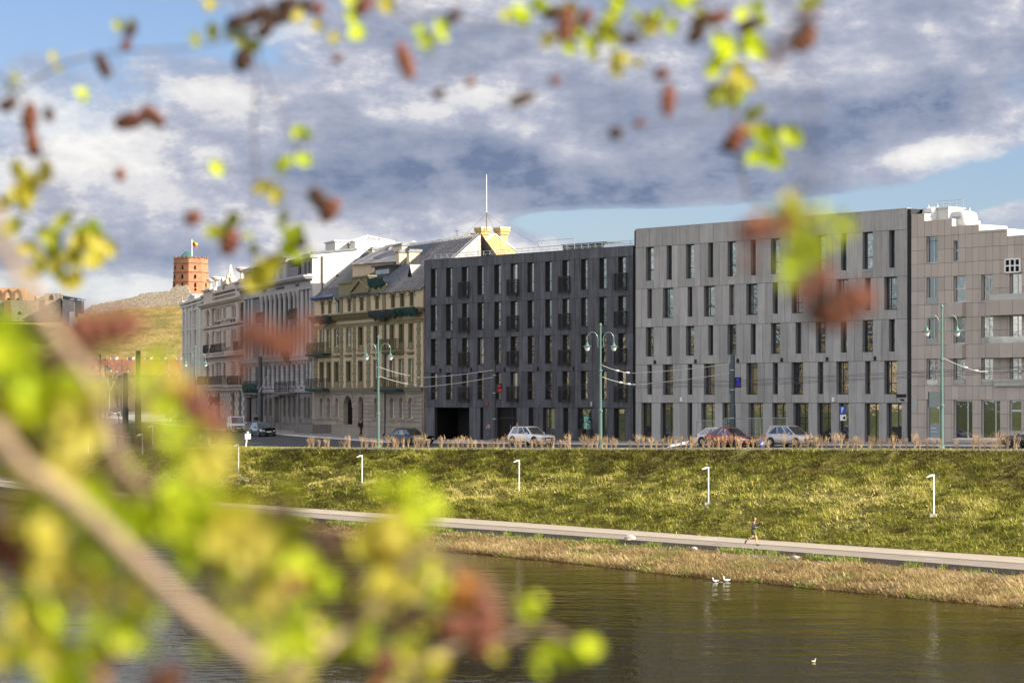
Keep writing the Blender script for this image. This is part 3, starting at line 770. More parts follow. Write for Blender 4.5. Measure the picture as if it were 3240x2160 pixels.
panels(pan, 0, WG, zq[0], ZG, [], rs, split=1.6, gap=.03)
gh = [(a, b, .05, zq[4]-.03) for a, b in cu(rowG)]
panels(pan, 0, WG, -1.0, zq[4], [(h[0], h[1], -1.0, h[3]) for h in gh], rs, split=1.1, gap=.03)
pan.build('cladding', M['grey_panel'], fr.root)
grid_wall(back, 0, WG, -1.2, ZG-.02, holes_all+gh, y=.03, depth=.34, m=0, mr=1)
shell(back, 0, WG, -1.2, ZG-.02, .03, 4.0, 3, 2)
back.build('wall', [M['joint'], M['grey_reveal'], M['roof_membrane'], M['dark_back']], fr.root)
for k in range(4):
    for i, (a, b) in enumerate(rows4[k]):
        wide = (b-a) > .95
        fm = MB()
        if wide and k in (1, 3): pass
        window(fr, a+.02, b-.005, sl[k], zq[k]-.03, .27, M['dark_frame'], M['glass_dark'], .07, (.34,) if wide and k in (1,3) else (), (.33,), sill=None if (wide and k in (1,3)) else M['sill_metal'], sill_y=-.07)
for i, (a, b, c, d) in enumerate(gh):
    wide = b-a > 1.2
    w = window(fr, a, b, c, d, .27, M['dark_frame'], M['glass_shop'], .07, (.62,) if wide else (), (.52,) if i in (4, 7) else ())
mb = MB(); mb.box(-.03, WG+.03, -.07, .5, ZG-.02, ZG+.04); mb.build('parapet_coping', M['sill_metal'], fr.root)
mb = MB(); mb.box(WG+.0, WG+.34, .02, 3.6, -1.2, ZG-.04); mb.build('shadow_gap', M['dark_back'], fr.root)  # near-black boxes at both ends, the gaps' shade put into their colour
mb = MB(); mb.box(-.30, -.01, .10, 3.8, -1.2, ZG-.10); mb.build('shadow_gap', M['dark_back'], fr.root)
for x, y in ((222,978),(471,974),(730,969),(999,965),(1277,960),(1570,955)):
    u, z = c3(x, y); mb = MB(); mb.box(u-.07, u+.07, -.19, -.042, z-.16, z+.16); mb.build('wall_lamp', M['dark_back'], fr.root)
for x, y in ((383,1206),(1314,1207)):
    u, z = c3(x, y); mb = MB(); mb.box(u-.1, u+.1, -.16, -.042, z-.18, z+.18); mb.build('junction_box', M['white_paint'], fr.root)
mb = MB(); u, z = c3(1729, 1184); mb.box(u-.5, u+.5, -.085, -.042, z-.13, z+.13); mb.build('street_plate', M['dark_back'], fr.root)
mb = MB(); u, z = c3(1739, 1209); mb.tube([(u-.15,-.16,z+.02),(u+.15,-.16,z-.02)], .07, 8); mb.box(u+.02, u+.08, -.16, -.042, z-.02, z+.02); mb.build('camera_housing', M['dark_back'], fr.root)
grey = fr

# ================================================================ taupe block on the right
u0 = dark.u(2884); T0 = (D0[0]+EX*u0, D0[1]+EY*u0)
fr = Front('apartment_building', 'taupe tiled block with stepped top, silver windows and glass balconies at right edge', 'building', T0, ANG, -3.4)
c4 = lambda x, y: fr.uz(2740+x*500/945, 620+y*830/1568)
cu4 = lambda x: c4(x, 700)[0]
zz4 = lambda x, y: c4(x, y)[1]
WT = 62.
wr = [((363,431),(245,402)), ((525,553),(268,392)),
      ((363,431),(487,642)), ((525,595),(480,635)), ((690,760),(472,630)), ((860,930),(465,625)),
      ((363,431),(733,885)), ((525,595),(728,882)), ((690,760),(722,880)), ((860,930),(715,878)),
      ((363,431),(977,1132)), ((525,593),(975,1130)), ((690,760),(972,1128)), ((860,930),(968,1130))]
gr = [((363,440),(1218,1448)), ((525,635),(1218,1450)), ((690,803),(1218,1450)), ((860,930),(1222,1400))]
wins = [(cu4(a), cu4(b), zz4(a, d), zz4(a, c)) for (a, b), (c, d) in wr]
gwin = [(cu4(a), cu4(b), max(.15, zz4(a, d)), zz4(a, c)) for (a, b), (c, d) in gr]
zrows = [max(w[2:][1] for w in wins[k:l]) for k, l in ((0,2),(2,6),(6,10),(10,14))]
# further bays along the street, beyond the frame
stepu = cu4(860)-cu4(690)
ext = []
for k in range(1, 7):
    for w in wins[5:6]+wins[9:10]+wins[13:14]: ext.append((w[0]+stepu*k, w[1]+stepu*k, w[2], w[3]))
    ext.append((gwin[2][0]+stepu*(k+1), gwin[2][1]+stepu*(k+1), gwin[2][2], gwin[2][3]))
steps = [(cu4(272), cu4(352), zz4(300, 108)), (cu4(352), cu4(515), zz4(352, 148)), (cu4(515), cu4(677), zz4(515, 180)), (cu4(677), cu4(845), zz4(677, 206)), (cu4(845), WT, zz4(845, 238))]
zbody = steps[-1][2]
pan, back = MB(), MB(); rs = np.random.RandomState(47)
allh = wins+gwin+ext
tw = (cu4(431)-cu4(363))/1.72; th = (zz4(300, 328)-zz4(300, 410))
# tiles on a regular grid, left out where they meet an opening
ztop = steps[0][2]
gridz = sorted({round(z, 3) for z in [zz4(300, y) for y in (248,328,410,490,571,652,733,813,894,975,1055,1136,1218,1300,1382,1470)]}, reverse=True)
gridu = [0, cu4(311), cu4(352), cu4(392), cu4(431), cu4(472), cu4(513), cu4(554), cu4(595), cu4(637), cu4(677), cu4(718), cu4(760), cu4(803), cu4(846), cu4(889), cu4(932)]
while gridu[-1] < WT: gridu.append(gridu[-1]+1.15)
def clip_rect(r, holes):
    out = [r]
    for h in holes:
        nxt = []
        for a, b, c, d in out:
            if h[0] >= b-.01 or h[1] <= a+.01 or h[2] >= d-.01 or h[3] <= c+.01: nxt.append((a, b, c, d)); continue
            if h[0] > a+.02: nxt.append((a, h[0], c, d))
            if h[1] < b-.02: nxt.append((h[1], b, c, d))
            a2, b2 = max(a, h[0]), min(b, h[1])
            if h[2] > c+.02: nxt.append((a2, b2, c, h[2]))
            if h[3] < d-.02: nxt.append((a2, b2, h[3], d))
        out = nxt
    return out
for ua, ub in zip(gridu, gridu[1:]):
    top = [s for s in steps if s[0]-.02 <= (ua+ub)/2 <= s[1]+.02]
    top = top[0][2] if top else zbody
    zs = [z for z in gridz if z < top-.15]
    zs = [top]+zs
    for z1, z0 in zip(zs, zs[1:]):
        for a, b, c, d in clip_rect((ua, ub, z0, z1), allh):
            if b-a > .06 and d-c > .06: pan.box(a+.012, b-.012, -.03, .03, c+.012, d-.012, 0, float(np.clip(rs.normal(.5, .22), 0, 1)))
pan.build('cladding', M['taupe_panel'], fr.root)
grid_wall(back, 0, WT, -1.2, zbody-.02, [(h[0], h[1], h[2], min(h[3], zbody-.021)) for h in allh if h[2] < zbody-.05], y=.02, depth=.25, m=0, mr=1)
for a, b, z in steps[:-1]:
    hs = [h for h in wins if h[3] > zbody-.02 and a-.05 <= (h[0]+h[1])/2 <= b+.05]
    grid_wall(back, a, b, zbody-.02, z-.02, [(max(h[0], a+.001), min(h[1], b-.001), max(h[2], zbody-.019), h[3]) for h in hs], y=.02, depth=.25, m=0, mr=1)
    back.face([(b,.0,zbody),(b,3.4,zbody),(b,3.4,z),(b,.0,z)], 2); back.face([(a,.02,z-.02),(b,.02,z-.02),(b,3.4,z-.02),(a,3.4,z-.02)], 3)
    back.face([(a,3.4,zbody),(b,3.4,zbody),(b,3.4,z),(a,3.4,z)], 2)
shell(back, 0, WT, -1.2, zbody-.02, .02, 14, 0, 3)
back.build('wall', [M['joint'], M['taupe_panel'], M['white_clean'], M['roof_membrane']], fr.root)
# white set-back storey behind the steps
mb = MB(); mb.box(.1, cu4(500)-1.2, 1.3, 3.2, zbody-.2, ztop+.42); mb.box(.05, cu4(500)-1.1, 1.2, 3.3, ztop+.42, ztop+.52)
mb.build('roof_storey', M['white_clean'], fr.root)
mb = MB(); ur = fr.uz(2740+425*.529, 700, 2.2)[0]; zr = ztop+.52
for j in range(5): uu = ur+.65*j; mb.tube([(uu, 2.2, zr), (uu, 2.2, zr+.55)], .025, 5)
mb.tube([(ur,2.2,zr+.55),(ur+2.6,2.2,zr+.55)], .025, 5); mb.tube([(ur,2.2,zr+.3),(ur+2.6,2.2,zr+.3)], .02, 5); mb.build('roof_railing', M['galv'], fr.root)
for (a, b, c, d) in wins:
    wide = b-a > .9
    hs = (.52,) if (abs(a-wins[3][0]) < .05 and d > wins[11][3]+.5) else ()
    window(fr, a, b, c, d, .17, M['silver_frame'], M['glass_shop'], .06, (.56,) if wide and not hs else (), hs, sill=M['sill_metal'], sill_y=-.06)
for i, (a, b, c, d) in enumerate(gwin[:3]):
    window(fr, a, b, c, d, .17, M['silver_frame'], M['glass_shop'], .09, (.70,) if i else (), (), sill=M['white_paint'], sill_y=-.05)
a, b, c, d = gwin[3]
mb = MB(); zt = c+(d-c)*.66
mb.box(a, a+.10, .12, .22, c-.1, d); mb.box(b-.10, b, .12, .22, c-.1, d); mb.box(a+.1, b-.1, .12, .22, zt-.07, zt+.07); mb.box(a+.1, b-.1, .12, .22, d-.08, d)
dr = mb.build('door', M['silver_frame'], fr.root)
mb = MB(); mb.box(a+.1, b-.1, .16, .18, c-.1, zt-.07); mb.box(a+.1, b-.1, .16, .18, zt+.07, d-.08); mb.build('pane', M['glass_shop'], dr)
for a, b, c, d in ext: window(fr, a, b, c, d, .17, M['silver_frame'], M['glass_shop'], .07, (.5,))
# box bays under windows, glass balcony fronts
def bay(x0, x1, y0, y1, out):
    mb = MB(); a, b = cu4(x0), cu4(x1); z1, z0 = zz4(x0, y0), zz4(x0, y1)
    n = max(2, int(round((b-a)/1.15)))
    for k in range(n): mb.box(a+(b-a)*k/n+.012, a+(b-a)*(k+1)/n-.012, -out-.03, -out+.02, z0, z1, 0, float(np.clip(rs.normal(.5, .2), 0, 1)))
    mb.box(a+.01, b-.01, -out+.02, -.03, z0+.01, z1-.01, 0, .5)
    return mb.build('balcony', M['taupe_panel'], fr.root)
bay(500, 595, 641, 725, .35); bay(500, 595, 886, 972, .35)
for (y0, y1, g0) in ((626, 716, 590), (880, 968, 843), (1136, 1220, 1094)):
    bl = bay(762, 1000, y0, y1, .85 if y0 < 1000 else .03)
    mb = MB(); a, b = cu4(775), cu4(1000); z0, z1 = zz4(775, y0), zz4(775, g0)
    yo = -.80 if y0 < 1000 else -.25
    mb.box(a, b, yo, yo+.02, z0, z1); mb.box(a, a+.02, yo+.02, -.03, z0, z1)
    mb.build('balustrade_pane', M['glass_rail'], bl)
for (a, b, c, d) in [wins[i] for i in (2, 6, 8, 9, 10, 11, 12, 13)]:
    mb = MB(); mb.box(a+.02, b-.02, -.02, -.005, c+.02, c+(d-c)*.22); mb.build('balustrade_pane', M['glass_rail'], fr.root)
# vent, window box unit with white frame
mb = MB(); u, z = c4(291, 1232); mb.box(u-.28, u+.28, -.05, -.032, z-.22, z+.2, 0); mb.box(u-.28, u+.28, -.05, -.032, z-.72, z-.32, 0); mb.build('wall_vent', M['galv'], fr.root)
mb = MB(); a, b = cu4(838), cu4(926); z1, z0 = zz4(838, 380), zz4(838, 458)
for k in range(4): uu = a+(b-a)*k/3; mb.box(uu-.06, uu+.06, -.16, -.04, z0, z1)
for k in range(3): zz = z0+(z1-z0)*k/2; mb.box(a+.06, b-.06, -.15, -.04, zz-.05, zz+.05)
mb.box(a+.06, b-.06, -.09, -.045, z0+.05, z1-.05, 1); mb.build('ventilation_grille', [M['white_paint'], M['void']], fr.root)
# torn notice in the ground floor window
mb = MB(); a, z0 = c4(377, 1440); b, z1 = c4(433, 1364); mb.box(a, b, .13, .15, z0, z1, 0); mb.box(a+.1, b-.3, .124, .129, z1-.35, z1-.25, 1); mb.box(a+.1, b-.15, .124, .129, z1-.6, z1-.54, 1)
o = mb.build('notice_board', [plain('notice_grey', (.24,.30,.33), .5), plain('notice_text', (.5,.54,.56), .5)], None); o.location = fr.root.location; o.rotation_euler = fr.root.rotation_euler
tag(o, 'blue grey notice panel standing inside the taupe block ground floor window', 'notice')
taupe = fr; taupe_steps = steps; TZ = (zbody, ztop)
# big bags standing on the roof
M['bag'] = mat('bag', (.55,.55,.53), .85, .06, 2., .3, 6)
for x, w_, h_, y0, lab in ((400, 1.3, 1.15, 4, 'white bulk bag on the taupe block roof, left one'), (583, 1.7, 1.25, 4, 'white bulk bag with tied peaks on the taupe block roof, right one')):
    st = [s for s in steps if s[0] <= cu4(x) <= s[1]][0]
    y = 1.5; u = fr.uz(2740+x*500/945, 700, y)[0]; z = st[2]-.0
    X, Y = fr.p[0]+fr.e[0]*u+fr.n[0]*y, fr.p[1]+fr.e[1]*u+fr.n[1]*y
    o = thing('bulk_bag', lab, 'bag', (X, Y, fr.zb+z+CZ-.02), ANG, 'bulk bags on the roof')
    mb = MB(); rings = []
    for zz, s_ in ((0, .92), (.25, 1.02), (.6, 1.04), (.9, .9), (1.0, .55)):
        r = []
        for k in range(16):
            an = 2*math.pi*k/16; q = w_/2*s_*min(1/abs(math.cos(an)) if abs(math.cos(an)) > .01 else 9, 1/abs(math.sin(an)) if abs(math.sin(an)) > .01 else 9, 1.25)
            r.append((q*math.cos(an), q*math.sin(an), zz*h_))
        rings.append(r)
    mb.loft(rings); mb.build('sack', M['bag'], o, smooth=True)
    mb = MB()
    for sx in (-1, 1): mb.tube([(sx*w_*.3, 0, h_*.93), (sx*w_*.33, .05, h_*1.08), (sx*w_*.38, 0, h_*1.2)], [.09,.06,.02], 6)
    mb.build('loop', M['bag'], o)
    mb = MB()
    for k in range(2): mb.box(-w_*.25, w_*.25, -w_*.535, -w_*.52, h_*(.5+.09*k), h_*(.53+.09*k))
    mb.build('print', plain('bag_print', (.12,.14,.2), .7), o)
# ================================================================ green and beige tenement
def angof(p, q): return math.atan2(q[1]-p[1], q[0]-p[0])
PG, PG2 = (-21.4, 154.1*KY), (-8.72, 138.5*KY)
fr = Front('tenement_house', 'weathered beige and olive tenement with balconies, small pediment and torn green netting', 'building', PG, angof(PG, PG2), -3.45)
KA = 370/1934
gA = lambda x, y: fr.uz(980+KA*x, 840+KA*y)
gB = lambda x, y: fr.uz(980+KA*x, 1120+KA*y)
WGn = fr.u(1338); X0 = 1690
zA = lambda y, x=X0: gA(x, y)[1]
zB = lambda y, x=X0: gB(x, y)[1]
z_eave, z_at1, z_at0 = zA(372), zA(440), zA(690)
z_c1, z_c0 = zA(700), zA(800)
z_s1, z_s0 = zA(895), zA(940)
z_f21, z_f20 = zA(958), zA(1270)
z_f11, z_f10 = zB(85), zB(440)
z_l1, z_l0 = zB(545), zB(605)
z_g1, z_g0 = zB(722), zB(1065)
z_pl = zB(1195)
ca = [(200,235),(318,355),(448,490),(640,680),(840,885),(1095,1140),(1355,1405),(1505,1560),(1665,1715)]
cb = [(178,232),(295,350),(418,480),(618,682),(815,880),(1072,1135),(1340,1395),(1490,1550),(1650,1708)]
cg = [(175,226),(300,350),(430,482),None,None,(1078,1130),(1340,1400),(1490,1555),(1640,1710)]
uA = lambda x: gA(x, 600)[0]
rowa = [(uA(a), uA(b), z_at0+.12, z_at1) for a, b in ca]
row2 = [(uA(a), uA(b), z_f20, z_f21) for a, b in cb]
row1 = [(uA(a), uA(b), z_f10, z_f11) for a, b in cb]
rowg = [(uA(c[0]), uA(c[1]), z_g0, z_g1, 'arch') for c in cg if c]
gate = (uA(570), uA(712), -.35, gB(640, 690)[1], 'arch'); door = (uA(812), uA(893), -.1, gB(850, 705)[1], 'arch')
mb = MB()
grid_wall(mb, 0, WGn, z_l0, z_eave, rowa+row2+row1, depth=.28, m=0, mr=1)
shell(mb, 0, WGn, -1, z_eave, 0, 11, 0, 0)
mb.build('wall', [M['beige_wall'], M['green_trim']], fr.root)
mb = MB()
grid_wall(mb, 0, WGn, -1., z_l0, rowg+[gate, door], depth=.45, m=0, mr=1)
# rusticated courses
rs = np.random.RandomState(3)
hz = [(h[0]-.02, h[1]+.02, h[2], h[3]+.12) for h in rowg+[gate, door]]
zc = z_pl
while zc < z_l0-.3:
    for (a, b, c, d) in clip_rect((0.02, WGn-.02, zc+.05, zc+.36), hz):
        if b-a > .1 and d-c > .05:
            k = max(1, int((b-a)/1.1))
            for j in range(k): mb.box(a+(b-a)*j/k+.012, a+(b-a)*(j+1)/k-.012, -.07, -.002, c, d, 0, float(rs.rand()))
    zc += .40
for h in rowg+[gate, door]:                              # voussoirs and sills
    uc, r = (h[0]+h[1])/2, (h[1]-h[0])/2; zs = h[3]-r
    for j in range(9):
        a0, a1 = math.pi*j/9, math.pi*(j+1)/9; R0, R1 = r+.02, r+(.55 if j % 2 == 0 else .42)
        pts = [(uc-R0*math.cos(a0+.02), -.002, zs+R0*math.sin(a0+.02)), (uc-R1*math.cos(a0+.02), -.002, zs+R1*math.sin(a0+.02)), (uc-R1*math.cos(a1-.02), -.002, zs+R1*math.sin(a1-.02)), (uc-R0*math.cos(a1-.02), -.002, zs+R0*math.sin(a1-.02))]
        mb.prism(pts, (0,-.10,0), 0, float(rs.rand()))
mb.box(-.03, WGn+.02, -.14, -.002, z_pl-.08, z_pl+.06); mb.box(-.03, WGn+.02, -.09, -.002, -.9, z_pl-.09, 0, .35)
for h in rowg: mb.box(h[0]-.25, h[1]+.2, -.18, -.075, h[2]-.16, h[2]-.02, 1)
mb.build('rusticated_base', [M['grey_rustic'], M['grey_rustic']], fr.root)
# trim: cornices, string courses, quoins, window surrounds
mb = MB()
mb.box(-.45, WGn+.35, -.95, -.0, z_c1-.18, z_c1); mb.box(-.3, WGn+.2, -.62, -.0, z_c1-.42, z_c1-.185); mb.box(-.1, WGn+.05, -.22, 0, z_c0-.1, z_c1-.43)
for j in range(58): uu = -.1+(WGn+.1)*(j+.5)/58; mb.box(uu-.09, uu+.09, -.52, -.225, z_c0-.05, z_c0+.16)
mb.box(-.05, WGn+.03, -.14, 0, z_s0, z_s1); mb.box(-.08, WGn+.05, -.20, -.0, z_s1+.002, z_s1+.09)
mb.box(-.08, WGn+.05, -.26, 0, z_l0, z_l1-.12); mb.box(-.12, WGn+.08, -.34, 0, z_l1-.118, z_l1)
mb.box(-.05, WGn+.03, -.16, 0, z_eave-.18, z_eave)
def quoin(x0, x1, z0, z1, alt=True):
    zc, k = z0, 0
    while zc < z1-.1:
        e = .12 if k % 2 else 0.
        mb.box(uA(x0)-e, uA(x1)+e, -.07-.004*(k % 2), -.001, zc+.015, min(z1, zc+.42)-.015, 0, float(rs.rand())); zc += .42; k += 1
for x0, x1 in ((85,125),(508,550),(722,760),(950,1000),(1208,1262),(1782,1830)): quoin(x0, x1, z_l1, z_s0)
for x0, x1 in ((508,550),(722,760),(950,1005),(1210,1260)): mb.box(uA(x0), uA(x1), -.09, -.001, z_c1, z_eave-.19)
for rows_, hood in ((row2, False), (row1, True)):
    for a, b, c, d in rows_:
        w_ = .13
        mb.box(a-w_, a-.001, -.10, -.001, c-.5, d+.12); mb.box(b+.001, b+w_, -.10, -.001, c-.5, d+.12); mb.box(a-.001, b+.001, -.10, -.001, d+.001, d+.12)
        mb.box(a-w_-.06, b+w_+.06, -.2, -.001, c-.62, c-.50); mb.box(a, b, -.06, -.001, c-.49, c-.02)
        if hood: mb.box(a-.30, b+.30, -.30, -.001, d+.62, d+.76); mb.box(a-.22, b+.22, -.20, -.001, d+.50, d+.615); mb.box(a-.12, b+.12, -.05, -.001, d+.14, d+.48, 1)
for a, b, c, d in rowa:
    mb.box(a-.10, a-.001, -.06, -.001, c, d+.06); mb.box(b+.001, b+.10, -.06, -.001, c, d+.06)
    for s, uu in ((-1, a-.32), (1, b+.32)): mb.box(uu-.03, uu+.03, -.06, -.001, d-.35, d+.2); mb.box(min(uu, uu+s*.35), max(uu, uu+s*.35), -.06, -.001, d-.38, d-.32)
mb.build('stucco_trim', [M['green_trim'], M['beige_wall']], fr.root)
for i, (a, b, c, d) in enumerate(rowa): window(fr, a, b, c, d, .18, M['wood_frame'], M['glass_old'], .07, (), (.62,))
for i, (a, b, c, d) in enumerate(row2): window(fr, a, b, c, d, .16, M['white_frame'] if i < 4 else M['wood_frame'], M['glass_old'], .13 if i < 4 else .08, (.5,) if i < 4 else (), (.63,))
for i, (a, b, c, d) in enumerate(row1): window(fr, a, b, c, d, .16, M['white_frame'] if i > 4 else M['wood_frame'], M['glass_old'], .14 if i > 4 else .08, (), (.68,))
for (a, b, c, d, _) in rowg: window(fr, a, b, c, d, .26, M['white_frame'], M['glass_old'], .14, (), (.76,))
mb = MB(); mb.box(gate[0], gate[1], .42, .5, -.6, gate[3]); mb.box((gate[0]+gate[1])/2-.03, (gate[0]+gate[1])/2+.03, .40, .42, -.6, gate[3]); mb.build('gate', M['void'], fr.root)
mb = MB(); a, b, c, d, _ = door; mb.box(a, b, .34, .42, -.4, d-1.35, 0); mb.box(a, b, .30, .36, d-1.35, d-1.22, 1)
for s in range(3): mb.box(a+.1+(b-a-.1)*s/3, a+(b-a-.1)*(s+1)/3, .325, .338, .3, d-1.7, 1)
dr = mb.build('door', [plain('old_door', (.035,.022,.018), .6), plain('old_door_rail', (.06,.04,.03), .6)], fr.root)
mb = MB(); mb.box(a, b, .36, .38, d-1.2, d); mb.build('fanlight', M['glass_old'], dr)
# pediment and parapet over the middle
mb = MB(); a, b = uA(490), uA(1240); p, q = uA(722), uA(1000)
zt = gA(860, 200)[1]; zs = gA(600, 300)[1]
mb.box(a, p-.002, -.06, .5, z_eave+.002, zs); mb.box(a-.1, p-.002, -.2, .6, zs+.002, zs+.14)
mb.box(p, q, -.12, .6, z_eave+.002, zt); mb.box(p-.12, q+.12, -.3, .7, zt+.002, zt+.16); mb.box(q+.002, b, -.06, .5, z_eave+.002, zs-.5)
zp = gA(840, 235)[1]
for s in (0, 1):
    e0, e1 = ((p-.25, z_eave+.25), ((p+q)/2, zp)) if s == 0 else (((p+q)/2, zp), (q+.25, z_eave+.25))
    mb.obox((e0[0], -.24, e0[1]), (e1[0], -.24, e1[1]), .22, .22)
mb.box(p-.3, q+.3, -.34, -.13, z_eave+.02, z_eave+.16)
mb.build('pediment', [M['green_trim']], fr.root)
# balconies
def old_balcony(x0, x1, z, hgt, out, slab, metal, net=None, name='balcony', front=fr, n=22):
    a, b = x0, x1
    s = MB(); s.box(a, b, -out, -.11, z-.16, z); s.box(a+.15, b-.15, -out*.7, -.11, z-.34, z-.165)
    o = s.build(name, slab, front.root)
    r = MB(); yo = -out+.06
    r.tube([(a+.05,-.12,z+hgt),(a+.05,yo,z+hgt),(b-.05,yo,z+hgt),(b-.05,-.12,z+hgt)], .03, 5); r.tube([(a+.05,-.12,z+hgt*.78),(a+.05,yo,z+hgt*.78),(b-.05,yo,z+hgt*.78),(b-.05,-.12,z+hgt*.78)], .018, 4)
    for j in range(n+1):
        uu = a+.05+(b-a-.1)*j/n; r.tube([(uu,yo,z),(uu+(.07 if j % 2 else -.07),yo-.06,z+hgt*.35),(uu,yo,z+hgt)], .036, 4)
    for j in range(5):
        yy = yo+(abs(yo)-.12)*j/5; r.tube([(a+.05,yy,z),(a+.05,yy,z+hgt)], .02, 4); r.tube([(b-.05,yy,z),(b-.05,yy,z+hgt)], .02, 4)
    r.build('railing', metal, o)
    if net:
        e = MB(); e.loft([[(a-.05,-.12,z-.3),(a-.05,-out-.06,z-.28),(b+.05,-out-.08,z-.24),(b+.05,-.12,z-.3)], [(a-.08,-.12,z-.02),(a-.08,-out-.08,z-.02),(b+.08,-out-.08,z-.01),(b+.08,-.12,z-.02)]], caps=True)
        e.build('safety_net', net, o)
    return o
old_balcony(uA(80), uA(362), zB(560, 300)-.05, 1.05, 1.0, M['grey_rustic'], M['iron'], M['net_green'], n=12)
old_balcony(uA(82), uA(362), gA(220, 1455)[1], 1.15, 1.0, M['grey_rustic'], M['iron_olive'], M['net_green'])
old_balcony(uA(1268), uA(1565), gA(1420, 1400)[1], 1.1, .9, M['green_trim'], M['iron_olive'])
old_balcony(uA(1228), uA(1578), gB(1400, 572)[1], 1.1, 1.0, M['grey_rustic'], M['iron_olive'], M['net_green'])
# hanging nets under the cornice and over the parapet
def drape(name, x0, x1, top, low, mt, parent, y=-.98, seed=1):
    r2 = random.Random(seed); mb = MB(); n = 12; g = []
    for i in range(n+1):
        uu = x0+(x1-x0)*i/n; lo = low+(r2.uniform(-.15, .35) if 0 < i < n else .3)
        col = []
        for k in range(5): f = k/4; col.append((uu, y+.35*f*f+r2.uniform(-.05, .05)-.02, top+(lo-top)*f))
        col += [(c[0], c[1]+.04, c[2]) for c in reversed(col)]
        g.append(col)
    mb.loft(g); return mb.build(name, mt, parent)
drape('safety_net', uA(1105), uA(1545), z_c1-.02, zA(905, 1300), M['net_dark'], fr.root, seed=2)
drape('safety_net', uA(1560), uA(1895), z_c1+.03, zA(835, 1750), M['net_green'], fr.root, -1.02, 4)
drape('safety_net', uA(228), uA(450), gA(330, 832)[1], gA(380, 965)[1], M['net_dark'], fr.root, -.97, 5)
drape('safety_net', uA(1003), uA(1275), gA(1100, 205)[1], gA(1100, 398)[1], M['net_green'], fr.root, -.4, 6)
# drain pipes
mb = MB(); u = uA(1262); mb.tube([(u,-.12,z_c0-.2),(u,-.12,.2)], .075, 7); mb.tube([(u,-.12,.2),(u-.35,-.2,.0)], .075, 7); mb.build('drainpipe', M['lamp_dark'], fr.root)
mb = MB(); u = uA(445); mb.tube([(u,-.3,z_eave-.05),(u,-.3,z_eave-.4),(u+.45,-.1,z_eave-.75),(u+.45,-.1,z_c1)], .07, 6); mb.build('drainpipe', M['galv'], fr.root)
mb = MB(); mb.tube([(-.2,-.35,z_eave+.02),(uA(440),-.35,z_eave+.02)], .14, 7); mb.build('gutter', M['blue_gutter'], fr.root)
# roof: seamed metal, the right part rusty
SL = .86
def roof_hit(px, py, y_off=0.):
    rx, rz = ray(px, py)
    # local y = (rx d - px0) nx + (d - py0) ny ; z = ze + SL*y
    A = rx*fr.n[0]+fr.n[1]; B = -(fr.p[0]*fr.n[0]+fr.p[1]*fr.n[1])
    d = (z_eave+.1+fr.zb+SL*B)/(rz-SL*A)
    X, Y = rx*d, d
    return (X-fr.p[0])*fr.e[0]+(Y-fr.p[1])*fr.e[1], A*d+B
usplit = uA(1275)
YR = 6.2
def roofsheet(a, b, mt, name, y0=-.35, z0=.06, n=30):
    mb = MB(); k = max(2, int((b-a)/.55))
    for j in range(k):
        p, q = a+(b-a)*j/k, a+(b-a)*(j+1)/k
        mb.face([(p,y0,z_eave+z0+SL*y0),(q,y0,z_eave+z0+SL*y0),(q,YR,z_eave+z0+SL*YR),(p,YR,z_eave+z0+SL*YR)], 0, random.Random(j*7+1).random())
        mb.obox((p,y0,z_eave+z0+.03+SL*y0), (p,YR,z_eave+z0+.03+SL*YR), .05, .07, 0, .6)
    mb.face([(a,YR,z_eave+z0+SL*YR),(b,YR,z_eave+z0+SL*YR),(b,YR+6,z_eave-2),(a,YR+6,z_eave-2)], 0, .5)
    mb.face([(a,y0,z_eave+z0+SL*y0),(a,YR,z_eave+z0+SL*YR),(a,YR,z_eave-.1),(a,0,z_eave-.1)], 0, .4); mb.face([(b,y0,z_eave+z0+SL*y0),(b,YR,z_eave+z0+SL*YR),(b,YR,z_eave-.1),(b,0,z_eave-.1)], 0, .4)
    return mb.build(name, mt, fr.root)
rf = roofsheet(-.1, usplit, M['zinc_roof'], 'roof'); rf2 = roofsheet(usplit+.05, WGn, M['rusty_roof'], 'roof')
rf2['label'] = 'rust streaked metal roof part'
mb = MB()
for j in range(24): uu = .5+(usplit-1)*j/24; mb.tube([(uu, .6, z_eave+.1+SL*.6), (uu, .55, z_eave+.48+SL*.6)], .02, 4)
mb.tube([(.4,.55,z_eave+.42+SL*.6),(usplit-.5,.55,z_eave+.42+SL*.6)], .02, 4); mb.build('snow_guard', M['lamp_dark'], rf)
def chim(x0, xm, x1, yt, yb, mt=M['cream_chimney']):
    k = 360/2352; px0, pxm, px1 = 1000+k*x0, 1000+k*xm, 1000+k*x1
    u, y = roof_hit(px0, 700+k*yb); y = max(.5, min(YR-.5, y))
    ua = fr.u(px0, y); ub = fr.u(pxm, y)
    # depth from the run of the right face
    lo, hi = .2, 6.
    for _ in range(40):
        w_ = (lo+hi)/2
        X = fr.p[0]+fr.e[0]*ub+fr.n[0]*(y+w_); Y = fr.p[1]+fr.e[1]*ub+fr.n[1]*(y+w_)
        if X/Y*FPX+CX < px1: lo = w_
        else: hi = w_
    zt = fr.uz(px0, 700+k*yt, y)[1]; z0 = z_eave+SL*y-.6
    mb = MB(); mb.box(ua, ub, y, y+lo, z0, zt-.22, 0); mb.box(ua-.1, ub+.1, y-.1, y+lo+.1, zt-.22, zt-.05, 1); mb.box(ua+.1, ub-.1, y+.1, y+lo-.1, zt-.05, zt+.1, 1)
    mb.build('chimney', [mt, M['zinc_roof']], rf)
for c in ((875,915,1060,745,965),(1090,1165,1375,560,815),(1430,1505,1595,568,655),(1600,1775,1905,485,665),(1655,1712,1870,610,910),(1872,1925,2225,600,890)): chim(*c)
